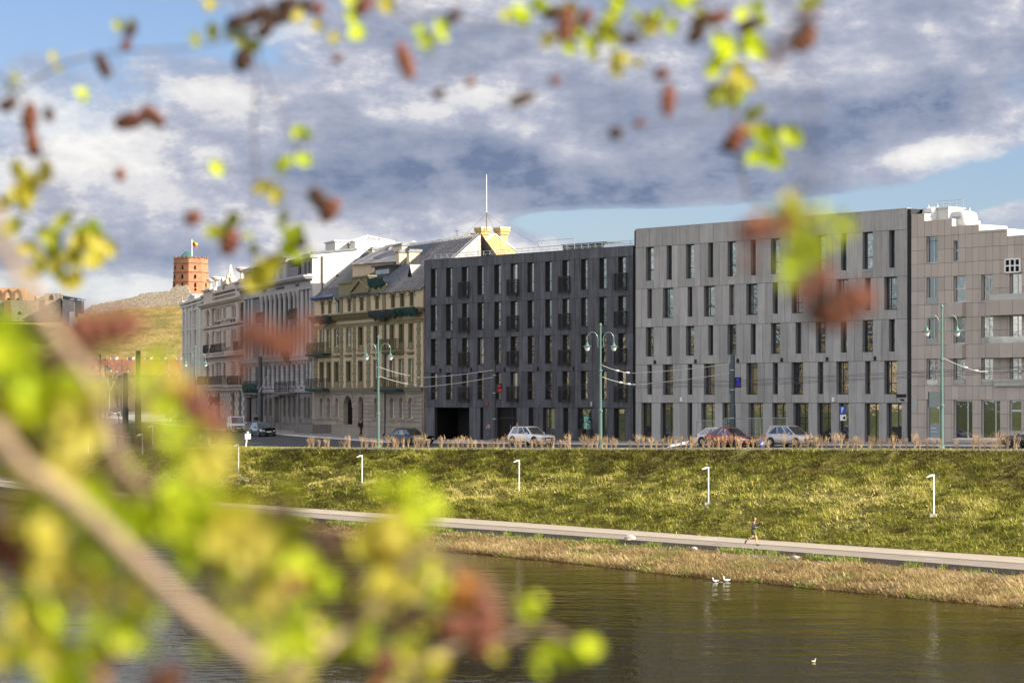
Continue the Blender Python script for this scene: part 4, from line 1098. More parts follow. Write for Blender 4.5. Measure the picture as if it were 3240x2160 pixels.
# dormers
def dormer(x0, x1, yt, yb, dep, mt, glass=True):
    k = 360/2352; u, y = roof_hit(1000+k*x0, 700+k*yb); ua = fr.u(1000+k*x0, y); ub = fr.u(1000+k*x1, y); zt = fr.uz(1000+k*x0, 700+k*yt, y)[1]; z0 = z_eave+SL*y-.1
    mb = MB(); mb.box(ua, ub, y, y+dep, z0, zt); mb.box(ua-.2, ub+.15, y-.35, y+dep, zt+.002, zt+.16)
    o = mb.build('dormer', mt, rf)
    if glass:
        w2 = MB(); w2.box(ua+.3, (ua+ub)/2-.04, y-.04, y-.01, z0+.35, zt-.3); w2.box((ua+ub)/2+.04, ub-.15, y-.04, y-.01, z0+.35, zt-.3); w2.build('dormer_window', M['glass_dark'], rf)
dormer(1215, 1530, 960, 1140, 3.2, M['dark_panel'])
k = 360/2352; u, y = roof_hit(1000+k*1900, 700+k*1150)
ua, ub = fr.u(1000+k*1880, y), fr.u(1000+k*1990, y); zt = fr.uz(1000+k*1930, 700+k*890, y)[1]; z0 = z_eave+SL*y-.05; uc = (ua+ub)/2
mb = MB(); mb.prism([(ua,y,z0),(ub,y,z0),(uc,y,zt)], (0,3.,0), 0); mb.prism([(ua+.1,y-.02,z0),(ub-.1,y-.02,z0),(uc,y-.02,zt-.25)], (0,.015,0), 1); mb.build('dormer', [M['rusty_roof'], M['void']], rf2)
# steps and cellar entrance in front
mb = MB(); u1, z1 = gB(60, 1330); u2 = gB(365, 1330)[0]
yo = -2.2
mb.box(u1, u2, yo, yo+.25, -.6, .95, 0); arc = [(u1+(u2-u1)*.05+.62*(1-math.cos(math.pi*i/8)), yo-.03, .95+.75*math.sin(math.pi*i/8)) for i in range(9)]
mb.prism([(a[0], a[1], a[2]) for a in arc], (0,.3,0), 0); mb.box(u1, u1+.25, yo+.25, -.08, -.6, .95, 0); mb.box(u2-.2, u2, yo+.25, -.08, -.6, .95, 0)
mb.tube([(u1+1.3,yo+.1,1.5),(u2-.05,yo+.1,1.5),(u2-.05,yo+.1,.9)], .03, 5)
mb.build('areaway_wall', M['old_grey_base'], fr.root)
green = fr

# ================================================================ grey neoclassical house
PC = (-32.4, 172.1*KY)
fr = Front('classical_house', 'tall grey neoclassical house with columns, raised attic crest and bare white end wall', 'building', PC, angof(PC, PG), -3.35)
K3, K4 = 250/1188, 250/1225
h3 = lambda x, y: fr.uz(760+K3*x, 780+K3*y)
h4 = lambda x, y: fr.uz(760+K4*x, 1100+K4*y)
WC = fr.u(988); u3 = lambda x: h3(x, 700)[0]; u4 = lambda x: h4(x, 700)[0]
XR = 1000
zt = h3(1085, 112)[1]; zat0 = h3(XR, 425)[1]; zco = h3(XR, 490)[1]; zfr = h3(XR, 600)[1]; zcol1 = h3(XR, 645)[1]
zcol0 = h4(1000, 110)[1]; zw11, zw10 = h4(1010, 262)[1], h4(1010, 565)[1]; zl1, zl0 = h4(1010, 620)[1], h4(1010, 690)[1]
zg1, zg0 = h4(925, 785)[1], h4(925, 1070)[1]; zpl = h4(1000, 1175)[1]
upw = [(u3(a), u3(b), zcol0+.35, zcol1-.25) for a, b in ((100,128),(150,175),(965,998),(1022,1052))]
cols_ = [360,425,493,560,630,703,775,848,905]
mid = []
for a, b in zip(cols_, cols_[1:]): mid.append((u3(a)+.25, u3(b)-.23, zcol0+.5, zcol1-.9))
w1 = [(u4(a), u4(b), zw10, zw11) for a, b in ((102,130),(157,182),(250,286),(323,359),(392,430),(463,498),(533,570),(605,641),(682,718),(756,793),(831,869),(910,946),(998,1029),(1058,1086))]
g1 = [(u4(a), u4(b), zg0, zg1, 'arch') for a, b in ((250,285),(325,356),(388,422),(457,494),(675,711),(750,786),(825,862),(903,940))]
g2 = [(u4(995), u4(1026), zg0-.1, zg1+.1), (u4(1055), u4(1090), zg0-.1, zg1+.1), (u4(108), u4(180), -.2, h4(140, 770)[1])]
dr_ = (u4(556), u4(636), -.3, h4(600, 770)[1])
atw = [(u3(965), u3(995), zat0+.15, zt-.75), (u3(1025), u3(1055), zat0+.15, zt-.75), (u3(868), u3(915), zat0+.2, zt-.95)]
ua, ub = u3(205), u3(920)
mb = MB()
grid_wall(mb, 0, ua, zl0, zt-.1, [w for w in upw+w1 if w[1] < ua], depth=.3, m=0, t=.5)
grid_wall(mb, ub, WC, zl0, zt-.1, [w for w in upw+w1 if w[0] > ub]+[a for a in atw if a[0] > ub], depth=.3, m=0)
grid_wall(mb, ua, ub, zl0, zt-1.0, [w for w in w1 if ua < w[0] and w[1] < ub]+[atw[2]]*(atw[2][1] < ub), depth=.3, m=0)
# recess behind the columns: not cut, shown further down by dark panels
shell(mb, 0, WC, -1, zt-.1, 0, 5.0, 1, 3)
mb.build('wall', [M['old_grey'], M['white_plaster'], M['old_grey'], M['roof_membrane']], fr.root)
mb = MB(); grid_wall(mb, 0, WC, -1., zl0, g1+g2+[dr_], depth=.4, m=0)
rs = np.random.RandomState(11)
hz = [(h[0]-.05, h[1]+.05, h[2]-.1, h[3]+.1) for h in g1+g2+[dr_]]
zc = zpl
while zc < zl0-.35:
    for (a, b, c, d) in clip_rect((.02, WC-.02, zc+.03, zc+.52), hz):
        if b-a > .1 and d-c > .1: mb.box(a+.01, b-.01, -.06, -.002, c, d, 0, float(rs.rand()))
    zc += .55
mb.box(-.02, WC+.02, -.2, -.002, zpl-.12, zpl); mb.box(-.02, WC+.02, -.12, -.002, -.9, zpl-.13)
for h in g1: mb.box(h[0]-.1, h[1]+.1, -.2, -.07, h[2]-.7, h[2]-.06, 0, .7); mb.box((h[0]+h[1])/2-.12, (h[0]+h[1])/2+.12, -.22, -.07, h[3]+.02, h[3]+.9, 0, .8)
mb.build('rusticated_base', M['old_grey_base'], fr.root)
mb = MB()
# columns of the middle and pilasters of the wings
for x in cols_:
    u = u3(x); r = .24
    mb.lathe([(r*1.25,0),(r*1.25,.25),(r,.4),(r*.86,zcol1-zcol0-.75),(r*1.05,zcol1-zcol0-.6),(r*1.5,zcol1-zcol0-.1),(r*1.5,zcol1-zcol0)], (u,-.22,zcol0), 10, 0, .8)
for x0, x1 in ((68,95),(130,148),(178,204),(925,962),(1000,1020),(1055,1086)): mb.box(u3(x0), u3(x1), -.16, -.002, zcol0-.1, zcol1, 0, .85)
# rusticated strips between first floor windows
allw = sorted(w1); 
for p, q in zip(allw, allw[1:]):
    a, b = p[1]+.08, q[0]-.08
    if b-a < .15: continue
    z_ = zw10-.3
    while z_ < zw11+.3: mb.box(a, b, -.12, -.002, z_+.02, z_+.34, 0, float(rs.rand())); z_ += .36
mb.box(allw[-1][1]+.06, WC, -.12, -.002, zw10-.3, zw11+.3, 0, .7)
for w in w1: mb.box(w[0]-.15, w[1]+.15, -.22, -.002, w[2]-.42, w[2]-.22, 0, .7)
# entablature, cornice, attic
mb.box(-.03, WC+.02, -.34, -.0, zcol1+.002, zcol1+.16, 0, .9); mb.box(-.02, WC, -.24, -.0, zcol1+.165, zfr+.1, 0, .7)
mb.box(-.02, WC, -.20, 0, zfr+.105, zco-.25, 0, .6)
nd = 70
for j in range(nd): uu = (WC)*(j+.5)/nd; mb.box(uu-.09, uu+.09, -.46, -.205, zco-.24, zco-.06, 0, .9)
mb.box(-.2, WC+.3, -.9, 0, zco-.055, zco+.12, 0, .8); mb.box(-.25, WC+.45, -1.1, 0, zco+.122, zco+.34, 0, .7); mb.box(-.1, WC+.2, -.6, 0, zco+.342, zat0, 0, .3)
mb.box(0, ua, -.2, .6, zt-.55, zt-.05, 0, .3); mb.box(ub, WC+.12, -.25, .7, zt-.4, zt, 0, .3)
for x0, x1 in ((560,725),): mb.box(u3(x0), u3(x1), -.22, .8, zat0+.002, zt+.15, 0, .45); mb.box(u3(x0)-.12, u3(x1)+.12, -.36, .9, zt-.35, zt-.1, 0, .3); mb.prism([(u3(x0)-.1,-.3,zt+.152),(u3(x1)+.1,-.3,zt+.152),((u3(x0)+u3(x1))/2,-.3,zt+.5)], (0,1.,0), 0, .3)
for x0, x1 in ((445,548),(720,838),): mb.box(u3(x0), u3(x1), -.26, -.205, zfr+.15, zco-.4, 0, .9)
for x0, x1 in ((575,688),(372,415),(865,910)): mb.box(u3(x0), u3(x1), -.26, -.205, zfr+.15, zco-.4, 1, .2)
# crest in relief on the attic
uc = u3(643); zc = (zat0+zt)/2-.1
for an in range(8):
    a = an*math.pi/4; mb.tube([(uc+.18*math.cos(a), -.26, zc+.22*math.sin(a)), (uc+.55*math.cos(a+.3), -.30, zc+.75*math.sin(a+.3)), (uc+.42*math.cos(a+.6), -.28, zc+.95*math.sin(a+.6))], [.10,.08,.04], 5, 0, .1)
mb.lathe([(.34,-.30),(.30,-.22)], (uc,0,zc), 10, 0, .2, axis='y')
mb.box(-.05, WC+.05, -.30, -.0, zl0, zl0+.2, 0, .7); mb.box(-.1, WC+.1, -.42, -.0, zl0+.203, zl0+.36, 0, .8); mb.box(-.05, WC+.05, -.5, 0, zcol0-.55, zcol0-.12, 0, .35)
mb.box(-.1, WC+.1, -.62, 0, zcol0-.118, zcol0-.02, 0, .8)
for j in range(24): uu = WC*(j+.5)/24; mb.box(uu-.1, uu+.1, -.45, -.0, zcol0-1.0, zcol0-.56, 0, .8)
mb.build('stucco_trim', [M['old_grey_light'], M['dark_reveal']], fr.root)
mb = MB(); a, b = ua, ub
for p in mid: mb.box(p[0]-.12, p[1]+.12, -.05, -.003, p[2]-.3, p[3]+.55)
mb.build('recess_shade_panel', plain('recess_shade', (.028,.03,.038), .7), fr.root)  # flat panels before the wall, the recess shade put into their colour
for (a, b, c, d) in mid:
    window(fr, a+.05, b-.05, c+(d-c)*.52, d, -.12, M['wood_frame'], M['glass_old'], .05, (), (.6,)); window(fr, a+.05, b-.05, c, c+(d-c)*.45, -.12, M['wood_frame'], M['glass_old'], .05, (), (.6,))
for (a, b, c, d) in upw+w1: window(fr, a, b, c, d, .16, M['wood_frame'], M['glass_old'], .06, (), (.62,))
for h in g1+g2[:2]+atw: window(fr, h[0], h[1], h[2], h[3], .22, M['wood_frame'], M['glass_old'], .06, (), (.5,))
mb = MB(); mb.box(dr_[0], dr_[1], .3, .38, -.6, dr_[3]); mb.box(dr_[0]-.25, dr_[0]-.002, -.2, -.06, -.6, dr_[3]+.5); mb.box(dr_[1]+.002, dr_[1]+.25, -.2, -.06, -.6, dr_[3]+.5); mb.box(dr_[0]-.9, dr_[1]+1.2, -.55, -.0, zl0-.45, zl0-.25)
mb.build('door', M['old_grey_base'], fr.root)
mb = MB(); mb.box(g2[2][0], g2[2][1], .3, .38, -.6, g2[2][3]); mb.build('door', M['void'], fr.root)
old_balcony(u4(660), u4(890), h4(780, 690)[1], 1.15, 1.0, M['old_grey_base'], M['iron'], front=fr, n=14)
old_balcony(u4(165), u4(375), h4(270, 700)[1], 1.4, 1.0, M['old_grey_base'], M['iron'], front=fr, n=12)
drape('safety_net', u4(160), u4(375), h4(270, 560)[1], h4(270, 735)[1], M['net_green'], fr.root, -1.08, 8)
old_balcony(u3(812), u3(912), h3(860, 1100)[1], 1.2, .7, M['old_grey'], M['iron'], front=fr, n=10); old_balcony(u3(320), u3(412), h3(360, 1150)[1], 1.2, .7, M['old_grey'], M['iron'], front=fr, n=10)
drape('safety_net', u4(735), u4(840), h4(790, 10)[1], h4(800, 240)[1], M['net_green'], fr.root, -.75, 9)
# end wall details: pipe, little window, roof edge
mb = MB(); mb.tube([(WC+.1, 1.1, zt-.2), (WC+.1, 1.1, zt-5.6)], .07, 6); mb.build('drainpipe', M['lamp_dark'], fr.root)
mb = MB(); mb.box(WC+.002, WC+.05, 2.7, 3.3, zt-3.2, zt-2.2, 0); mb.box(WC+.002, WC+.07, 2.97, 3.03, zt-3.2, zt-2.2, 1); mb.box(WC+.002, WC+.065, 2.7, 3.3, zt-2.74, zt-2.68, 1)
mb.build('window', [M['void'], M['white_frame']], fr.root)
mb = MB(); mb.prism([(WC-.3,-.1,zt),(WC+.15,-.1,zt),(WC+.15,5.05,zt+.55),(WC-.3,5.05,zt+.55)], (0,0,.22), 0); mb.box(0, WC-.3, 0.7, 5.0, zt-.1, zt+.02)
mb.build('roof_edge', M['zinc_roof'], fr.root)
mb = MB(); mb.prism([(WC-.02,0,zt-.1),(WC-.02,5.0,zt-.1),(WC-.02,5.0,zt+.55),(WC-.02,.2,zt+.0)], (.021,0,0)); mb.build('gable_top', M['white_plaster'], fr.root)
a, z_ = h3(733, 185); b = h3(845, 185)[0]; mb = MB(); mb.box(a, b, 1.5, 2.6, zt-.2, h3(790, 125)[1], 0); mb.box(a-.08, b+.08, 1.4, 2.7, h3(790, 125)[1]+.002, h3(790, 125)[1]+.1, 1); mb.build('chimney', [M['white_clean'], M['zinc_roof']], fr.root)
classical = fr

# ================================================================ ornate rose beige house
PB = (-40.8, 188.5*KY)
fr = Front('ornate_house', 'ornate rose beige townhouse with urns, obelisk, arched bays and wrought iron balconies', 'building', PB, angof(PB, PC), -3.2)
K5 = 230/1202
b5 = lambda x, y: fr.uz(560+K5*x, 820+K5*y)
b6 = lambda x, y: fr.uz(560+K5*x, 1110+K5*y)
WB = fr.u(774.5); ub5 = lambda x: b5(x, 700)[0]
X = 980
zb = lambda y, x=X: b5(x, y)[1]
zb6 = lambda y, x=X: b6(x, y)[1]
ztp = zb(470); zc1 = zb(655); zc0 = zb(745)
f3 = [(ub5(a), ub5(b), zb(955), zb(790)) for a, b in ((680,712),(728,758),(795,828),(930,955),(963,990),(1000,1027))]
f2 = [(ub5(a), ub5(b), zb(1440), zb(1175)) for a, b in ((672,705),(715,745),(790,830),(925,950),(960,988),(998,1025))]
f1 = [(ub5(a), ub5(b), zb6(430), zb6(195)) for a, b in ((665,700),(708,742),(775,815),(930,955),(968,995),(1040,1075))]
arch_ = [(ub5(552), ub5(605), zb(1020, 580)-.6, zb(905, 580), 'arch'), (ub5(1072), ub5(1112), zb(1005, 1090)-.4, zb(800, 1090), 'arch'), (ub5(545), ub5(600), zb(1440, 570), zb(1240, 570)), (ub5(1045), ub5(1090), zb(1430, 1060), zb(1170, 1060)), (ub5(535), ub5(588), zb6(430, 560), zb6(200, 560))]
gg = [(ub5(655), ub5(720), .9, zb6(690)), (ub5(905), ub5(960), .9, zb6(690)), (ub5(1030), ub5(1075), .9, zb6(690)), (ub5(540), ub5(575), .3, zb6(690, 560), 'arch')]
mb = MB(); grid_wall(mb, 0, WB, -1, ztp, f3+f2+f1+arch_+gg, depth=.35, m=0, mr=0); shell(mb, 0, WB, -1, ztp, 0, 10, 0, 0)
mb.build('wall', M['rose_beige'], fr.root)
rs = np.random.RandomState(17); mb = MB()
hz = [(h[0]-.05, h[1]+.05, h[2]-.1, h[3]+.1) for h in gg]
zc = 1.0; k = 0
while zc < zb6(650):
    for (a, b, c, d) in clip_rect((.02, WB-.02, zc+.03, zc+.50), hz):
        if b-a > .1 and d-c > .1:
            n = max(1, int((b-a)/.8))
            for j in range(n): mb.box(a+(b-a)*j/n+.015, a+(b-a)*(j+1)/n-.015, -.09, -.002, c, d, 0 if (j+k) % 2 else 1, float(rs.rand()))
    zc += .54; k += 1
mb.box(-.05, WB+.02, -.18, -.002, -.9, 1.0, 1, .4); mb.build('rusticated_base', [M['rose_trim'], M['grey_rustic']], fr.root)
mb = MB()
for (z0, z1, o) in ((zc0, zc0+.3, .35), (zc0+.302, zc1-.3, .22), (zc1-.298, zc1-.1, .75), (zc1-.098, zc1+.15, 1.0), (zb(1075), zb(1040), .45), (zb(1135), zb(1100), .28), (zb6(30), zb6(-10), .4), (zb6(75), zb6(35), .6), (zb6(175), zb6(155), .25), (zb6(600), zb6(565), .55), (zb6(650), zb6(605), .35), (ztp-.2, ztp+.05, .5), (zb(560), zb(535), .3)):
    mb.box(-.05, WB+.03, -o, 0, z0, z1, 0, float(rs.rand()))
for j in range(60): uu = WB*(j+.5)/60; mb.box(uu-.09, uu+.09, -.5, -.224, zc1-.5, zc1-.31, 0, .8)
# projecting bays with columns
for x0, x1 in ((505,650),(1035,1112)):
    a, b = ub5(x0), ub5(x1)
    mb.box(a, b, -.55, -.0, zc1+.16, ztp+.35, 0, .6); mb.box(a-.15, b+.15, -.9, -.0, ztp+.352, ztp+.55, 0, .8)
    for xx in (x0+35, x1-22):
        u = ub5(xx)
        for z0, z1 in ((zb(1440), zb(1140)), (zb6(430), zb6(180)), (zb(1050), zb(740))):
            h = z1-z0; mb.lathe([(.32,0),(.32,.3),(.26,.4),(.24,h-.8),(.28,h-.7),(.42,h-.1),(.42,h)], (u,-.45,z0), 10, 0, .7)
for x0, x1 in ((640,660),(760,785),(832,862),(862,925),(1030,1044)):
    for z0, z1 in ((zb(1440), zb(1140)), (zb6(430), zb6(180)), (zb(970), zb(760))): mb.box(ub5(x0), ub5(x1), -.2, -.002, z0, z1, 0, .7)
for hs_ in (f3, f2, f1):
    for a, b, c, d in hs_:
        mb.box(a-.16, a-.001, -.12, -.001, c, d+.15, 0, .9); mb.box(b+.001, b+.16, -.12, -.001, c, d+.15, 0, .9); mb.box(a-.25, b+.25, -.25, -.001, d+.152, d+.3, 0, .9); mb.box(a-.2, b+.2, -.2, -.001, c-.2, c-.05, 0, .9)
for x in (650, 690, 905, 950, 1000): u = ub5(x+20); mb.prism([(u-.6,-.35,zb(1045)),(u+.6,-.35,zb(1045)),(u,-.35,zb(985))], (0,.34,0), 1, .5)
mb.box(ub5(680), ub5(1110), -.15, .4, ztp+.052, ztp+.7, 0, .6); mb.box(ub5(760), ub5(835), -.3, .5, ztp+.702, ztp+1.2, 0, .6)
mb.lathe([(.75,0),(.75,.45)], (ub5(797), -.45, ztp+.9), 14, 0, .7, axis='y')
mb.build('stucco_trim', [M['rose_trim'], M['zinc_roof']], fr.root)
for h in f3+f2+f1+arch_: window(fr, h[0], h[1], h[2], h[3], .2, M['wood_frame'], M['glass_old'], .08, (.5,), (.66,))
for h in gg[:3]: window(fr, h[0], h[1], h[2], h[3], .2, M['wood_frame'], M['glass_old'], .08, (.5,), (.7,))
mb = MB(); mb.box(gg[3][0], gg[3][1], .3, .36, -.6, gg[3][3]); mb.build('door', plain('brown_door', (.10,.05,.03), .6), fr.root)
for x0, x1, y in ((650,832,1545),(527,603,1560),(1035,1112,1510)): old_balcony(ub5(x0), ub5(x1), zb(y, (x0+x1)/2), 1.1, .8, M['rose_trim'], M['iron'], front=fr, n=16)
for x0, x1 in ((432,592),(625,836),(930,1112)): old_balcony(ub5(x0), ub5(x1), b6((x0+x1)/2, 560)[1], 1.1, .8, M['rose_trim'], M['iron'], front=fr, n=16)
urn = [(.30,0),(.34,.12),(.14,.2),(.11,.7),(.2,.8),(.55,1.0),(.62,1.2),(.66,1.24),(.6,1.3),(.2,1.36)]
for x, y, s_ in ((560,490,1.0),(650,475,1.1),(1068,345,1.15)):
    u, z = b5(x, y); mb = MB(); mb.box(u-.4, u+.4, -.4, .4, ztp+.3, z, 0, .6); mb.lathe([(r*s_, h*s_) for r, h in urn], (u,0,z+.002), 12, 0, .8); mb.build('urn', M['rose_trim'], fr.root)
u, z = b5(905, 465); mb = MB(); mb.lathe([(.35,0),(.4,.15),(.15,.3),(.4,.8),(.45,1.2),(.2,1.4),(.22,1.6),(.05,1.9)], (u,0,z), 12, 0, .8); mb.build('urn', M['rose_trim'], fr.root)
u, z = b5(845, 265); zt2 = b5(845, 88)[1]; mb = MB(); mb.box(u-.6, u+.6, -.3, .9, ztp+.7, z-.5, 0); mb.box(u-.45, u+.45, -.15, .75, z-.5, z, 0); mb.loft([[(u-.32,0,z),(u+.32,0,z),(u+.32,.64,z),(u-.32,.64,z)],[(u-.08,.24,zt2),(u+.08,.24,zt2),(u+.08,.4,zt2),(u-.08,.4,zt2)]]); mb.build('obelisk', M['cream_chimney'], fr.root)
for x in (688, 765):
    u, z = b6(x, 870); mb = MB(); mb.tube([(u,-.05,z-.1),(u,-.9,z-.1)], .05, 5); mb.lathe([(.08,-.25),(.18,-.1),(.36,.45),(.40,.5),(.25,.75),(.05,.95)], (u,-.95,z), 8); mb.build('wall_lantern', M['iron'], fr.root)
ornate = fr

# ================================================================ pale house
PP = (-46.65, 201.2*KY)
fr = Front('pale_house', 'pale grey white townhouse with plain pilaster strips and stepped gable, farthest of the row', 'building', PP, angof(PP, PB), -3.1)
p5 = lambda x, y: fr.uz(560+K5*x, 820+K5*y)
WP = fr.u(646); uP = lambda x: p5(x, 900)[0]
q5 = lambda y, x=480: p5(x, y)[1]
ztp = p5(300, 665)[1]
rows_ = [(q5(1050), q5(800)), (q5(1412), q5(1155)), (p5(480, 1765)[1], q5(1515)), (.9, p5(480, 1870)[1])]
hs = []
for (x0, x1) in ((108,142),(218,256),(288,324),(460,500)):
    for c, d in rows_: hs.append((uP(x0), uP(x1), c, d))
mb = MB(); grid_wall(mb, 0, WP, -1, ztp, hs, depth=.3); shell(mb, 0, WP, -1, ztp, 0, 9, 0, 0)
mb.build('wall', M['pale_wall'], fr.root)
mb = MB()
for x0, x1 in ((150,178),(345,365),(380,412),(262,280)): mb.box(uP(x0), uP(x1), -.22, -.002, 0, ztp, 0, .6)
for z0, z1, o in ((ztp-.3, ztp, .5), (ztp-.75, ztp-.5, .3), (q5(1120), q5(1095), .18)): mb.box(-.1, WP+.05, -o, 0, z0, z1)
for (a, b, c, d) in hs: mb.box(a-.12, b+.12, -.2, -.002, c-.2, c-.04); mb.box(a-.2, b+.2, -.16, -.002, d+.05, d+.18)
for x0, x1, y in ((88,150,715),(205,330,600)):
    a, b = uP(x0), uP(x1); z = p5((x0+x1)/2, y)[1]
    mb.box(a, b, -.3, 4, ztp+.002, z-.5); mb.box(a+.3, b-.2, -.28, 3.8, z-.498, z-.2); mb.prism([(a+.2,-.3,z-.2),(b-.1,-.3,z-.2),((a+b)/2,-.3,z+.2)], (0,4,0))
    mb.lathe([(.62,-.34),(.55,-.31)], ((a+b)/2, 0, ztp+.3), 14, axis='y')
mb.build('stucco_trim', M['pale_trim'], fr.root)
mb = MB(); mb.prism([(uP(330),0,ztp),(WP,0,ztp),(WP,4,ztp+1.6),(uP(330),4,ztp+1.6)], (0,0,.12)); mb.build('roof', M['zinc_roof'], fr.root)
for h in hs: window(fr, h[0], h[1], h[2], h[3], .2, M['white_frame'], M['glass_old'], .07, (.5,), (.68,))
pale = fr

# ================================================================ houses behind: white block with glass pyramids, yellow brick gable
X0, Y0 = classical.p[0]+classical.e[0]*(WC-7.)+classical.n[0]*5.4, classical.p[1]+classical.e[1]*(WC-7.)+classical.n[1]*5.4
fr = Front('white_block', 'plain white rendered block with glass pyramid rooflights standing behind the grey classical house', 'building', (X0, Y0), classical.a, -3.3)
K7 = 360/2352
def w7(x, y, yy): return fr.uz(1000+K7*x, 700+K7*y, yy)
uR = w7(990, 600, 3.)[0]; ztW = w7(1000, 445, 3.)[1]
mb = MB(); mb.box(0, uR, 1.4, 12.5, -.5, ztW); mb.box(uR-4.5, uR-.25, -.3, 1.398, -.5, ztW+.1); mb.box(uR-4.6, uR-.15, -.45, 1.5, ztW+.102, ztW+.25)
mb.build('wall', M['white_clean'], fr.root)
mb = MB(); mb.box(-.1, uR+.06, 1.3, 12.6, ztW+.002, ztW+.12); mb.tube([(uR-.1, 1.2, ztW), (uR-.1, 1.2, 4)], .09, 6); mb.box(uR-9, uR-5, .2, 2.8, ztW-4.5, ztW-2.6); mb.build('roof_edge', M['zinc_roof'], fr.root)
for (xa, ya, x0, x1, yb, yy) in ((1070,300,900,1245,440,4.5),(2020,415,1912,2190,585,22.)):
    uc, za = w7(xa, ya, yy); ul = w7(x0, yb, yy)[0]; z0 = w7(xa, yb, yy)[1]; s_ = max(.9, (w7(x1, yb, yy)[0]-ul)/2*.72)
    mb = MB(); cs = [(uc-s_,yy-s_,z0),(uc+s_,yy-s_,z0),(uc+s_,yy+s_,z0),(uc-s_,yy+s_,z0)]; ap = (uc,yy,za)
    for i in range(4):
        p, q = Vector(cs[i]), Vector(cs[(i+1) % 4]); mb.tube([p, ap], .07, 4); mb.tube([p, q], .08, 4)
        for f in (.25,.5,.75): mb.tube([p.lerp(q, f), ap], .045, 4)
        for f in (.33,.66): mb.tube([p.lerp(Vector(ap), f), q.lerp(Vector(ap), f)], .04, 4)
    py_ = mb.build('rooflight', M['white_paint'], fr.root)
    mb = MB()
    for i in range(4): mb.face([Vector(cs[i])*.995+Vector(ap)*.005, Vector(cs[(i+1) % 4])*.995+Vector(ap)*.005, Vector(ap)-Vector((0,0,.08))])
    mb.build('pane', M['glass_dark'], py_)
    mb = MB(); mb.box(uc-s_-.2, uc+s_+.2, yy-s_-.2, yy+s_+.2, ztW-5 if yy > 10 else ztW, z0-.04); mb.build('rooflight_base', M['white_clean'], fr.root)
M['shrub_twig'] = M['twig_grey']
fr = Front('brick_house', 'yellow brick gable house with tall chimneys rising behind the charcoal block', 'building', (D0[0]+EX*-14.55+NX*8, D0[1]+EY*-14.55+NY*8), ANG, -3.3)
K4b = 660/2352
y4 = lambda x, y, yy: fr.uz(1400+K4b*x, 530+K4b*y, yy)
ug = 10.0; zE = y4(190, 1000, 0)[1]; zA_ = y4(590, 758, 4.66)[1]; zE2 = y4(820, 935, 7.4)[1]
mb = MB(); mb.prism([(ug,0,-.5),(ug,7.4,-.5),(ug,7.4,zE2),(ug,4.66,zA_),(ug,0,zE)], (-.4,0,0)); mb.build('gable_wall', M['yellow_brick'], fr.root)
mb = MB(); mb.box(-8, ug-.402, 0.1, 7.3, -.5, zE-.1); mb.build('wall', M['beige_wall'], fr.root)
mb = MB()
def rect(a, b, n, pts0, pts1):
    for j in range(n): f, g = j/n, (j+1)/n; mb.face([Vector(pts0[0]).lerp(Vector(pts0[1]), f), Vector(pts0[0]).lerp(Vector(pts0[1]), g), Vector(pts1[0]).lerp(Vector(pts1[1]), g), Vector(pts1[0]).lerp(Vector(pts1[1]), f)], 0, random.Random(j).random())
rect(0, 0, 24, ((-8,-.3,zE-.1),(ug-.402,-.3,zE-.1)), ((-8,4.66,zA_-.15),(ug-.402,4.66,zA_-.15))); rect(0, 0, 24, ((-8,7.6,zE2-.2),(ug-.402,7.6,zE2-.2)), ((-8,4.66,zA_-.15),(ug-.402,4.66,zA_-.15)))
mb.build('roof', M['rusty_roof'], fr.root)
mb = MB()
for p, q in (((0,zE),(4.66,zA_)), ((4.66,zA_),(7.4,zE2))): mb.obox((ug-.2,p[0],p[1]+.08), (ug-.2,q[0],q[1]+.08), .55, .12)
mb.build('verge_flashing', M['white_paint'], fr.root)
def stack(y0, y1, ytop, m_=M['yellow_brick'], u0=ug-.75, u1=ug+.02, base=None):
    z1 = y4(0, ytop, (y0+y1)/2)[1] if base is None else base
    mb = MB(); mb.box(u0, u1, y0, y1, zE-1, z1-.75); mb.box(u0-.1, u1+.1, y0-.1, y1+.1, z1-.75, z1-.45); mb.box(u0-.2, u1+.18, y0-.18, y1+.18, z1-.45, z1-.12); mb.box(u0-.22, u1+.2, y0-.2, y1+.2, z1-.12, z1, 1)
    mb.build('chimney', [m_, M['white_clean']], fr.root)
stack(2.9, 3.8, 712); stack(5.45, 6.4, 730)
u_, z1 = y4(300, 750, 2.0); mb = MB(); mb.box(u_, ug-1.1, 2.0, 3.0, zE, z1); mb.box(u_-.1, ug-1.0, 1.9, 3.1, z1, z1+.12, 1); mb.build('chimney', [M['yellow_brick'], M['zinc_roof']], fr.root)
brick = fr
# masts
u_, zm0 = y4(497, 709, 3.2); zm1 = y4(500, 72, 3.2)[1]; zmid = y4(497, 500, 3.2)[1]
X, Y = fr.p[0]+fr.e[0]*u_+fr.n[0]*3.2, fr.p[1]+fr.e[1]*u_+fr.n[1]*3.2
o = thing('antenna_mast', 'tall thin white whip mast with guy wires above the yellow brick chimneys', 'mast', (X, Y, fr.zb+zm0+CZ-.05), ANG)
mb = MB(); mb.tube([(0,0,0),(0,0,zmid-zm0)], .045, 6); mb.build('pole', M['rust_metal'], o)
mb = MB(); mb.tube([(0,0,zmid-zm0),(0,0,zm1-zm0)], [.04,.025], 6); mb.build('whip', M['white_paint'], o)
mb = MB()
for dx_, dy_, dz_ in ((-8,.5,-2.4),(3.,6.,-2.2),(.3,1.5,-.8)): mb.tube([(0,0,zmid-zm0-.15),(dx_,dy_,dz_)], .012, 3)
mb.build('guy_wire', M['lamp_dark'], o)
u_, z0 = y4(155, 905, 4.6); X, Y = fr.p[0]+fr.e[0]*u_+fr.n[0]*4.6, fr.p[1]+fr.e[1]*u_+fr.n[1]*4.6
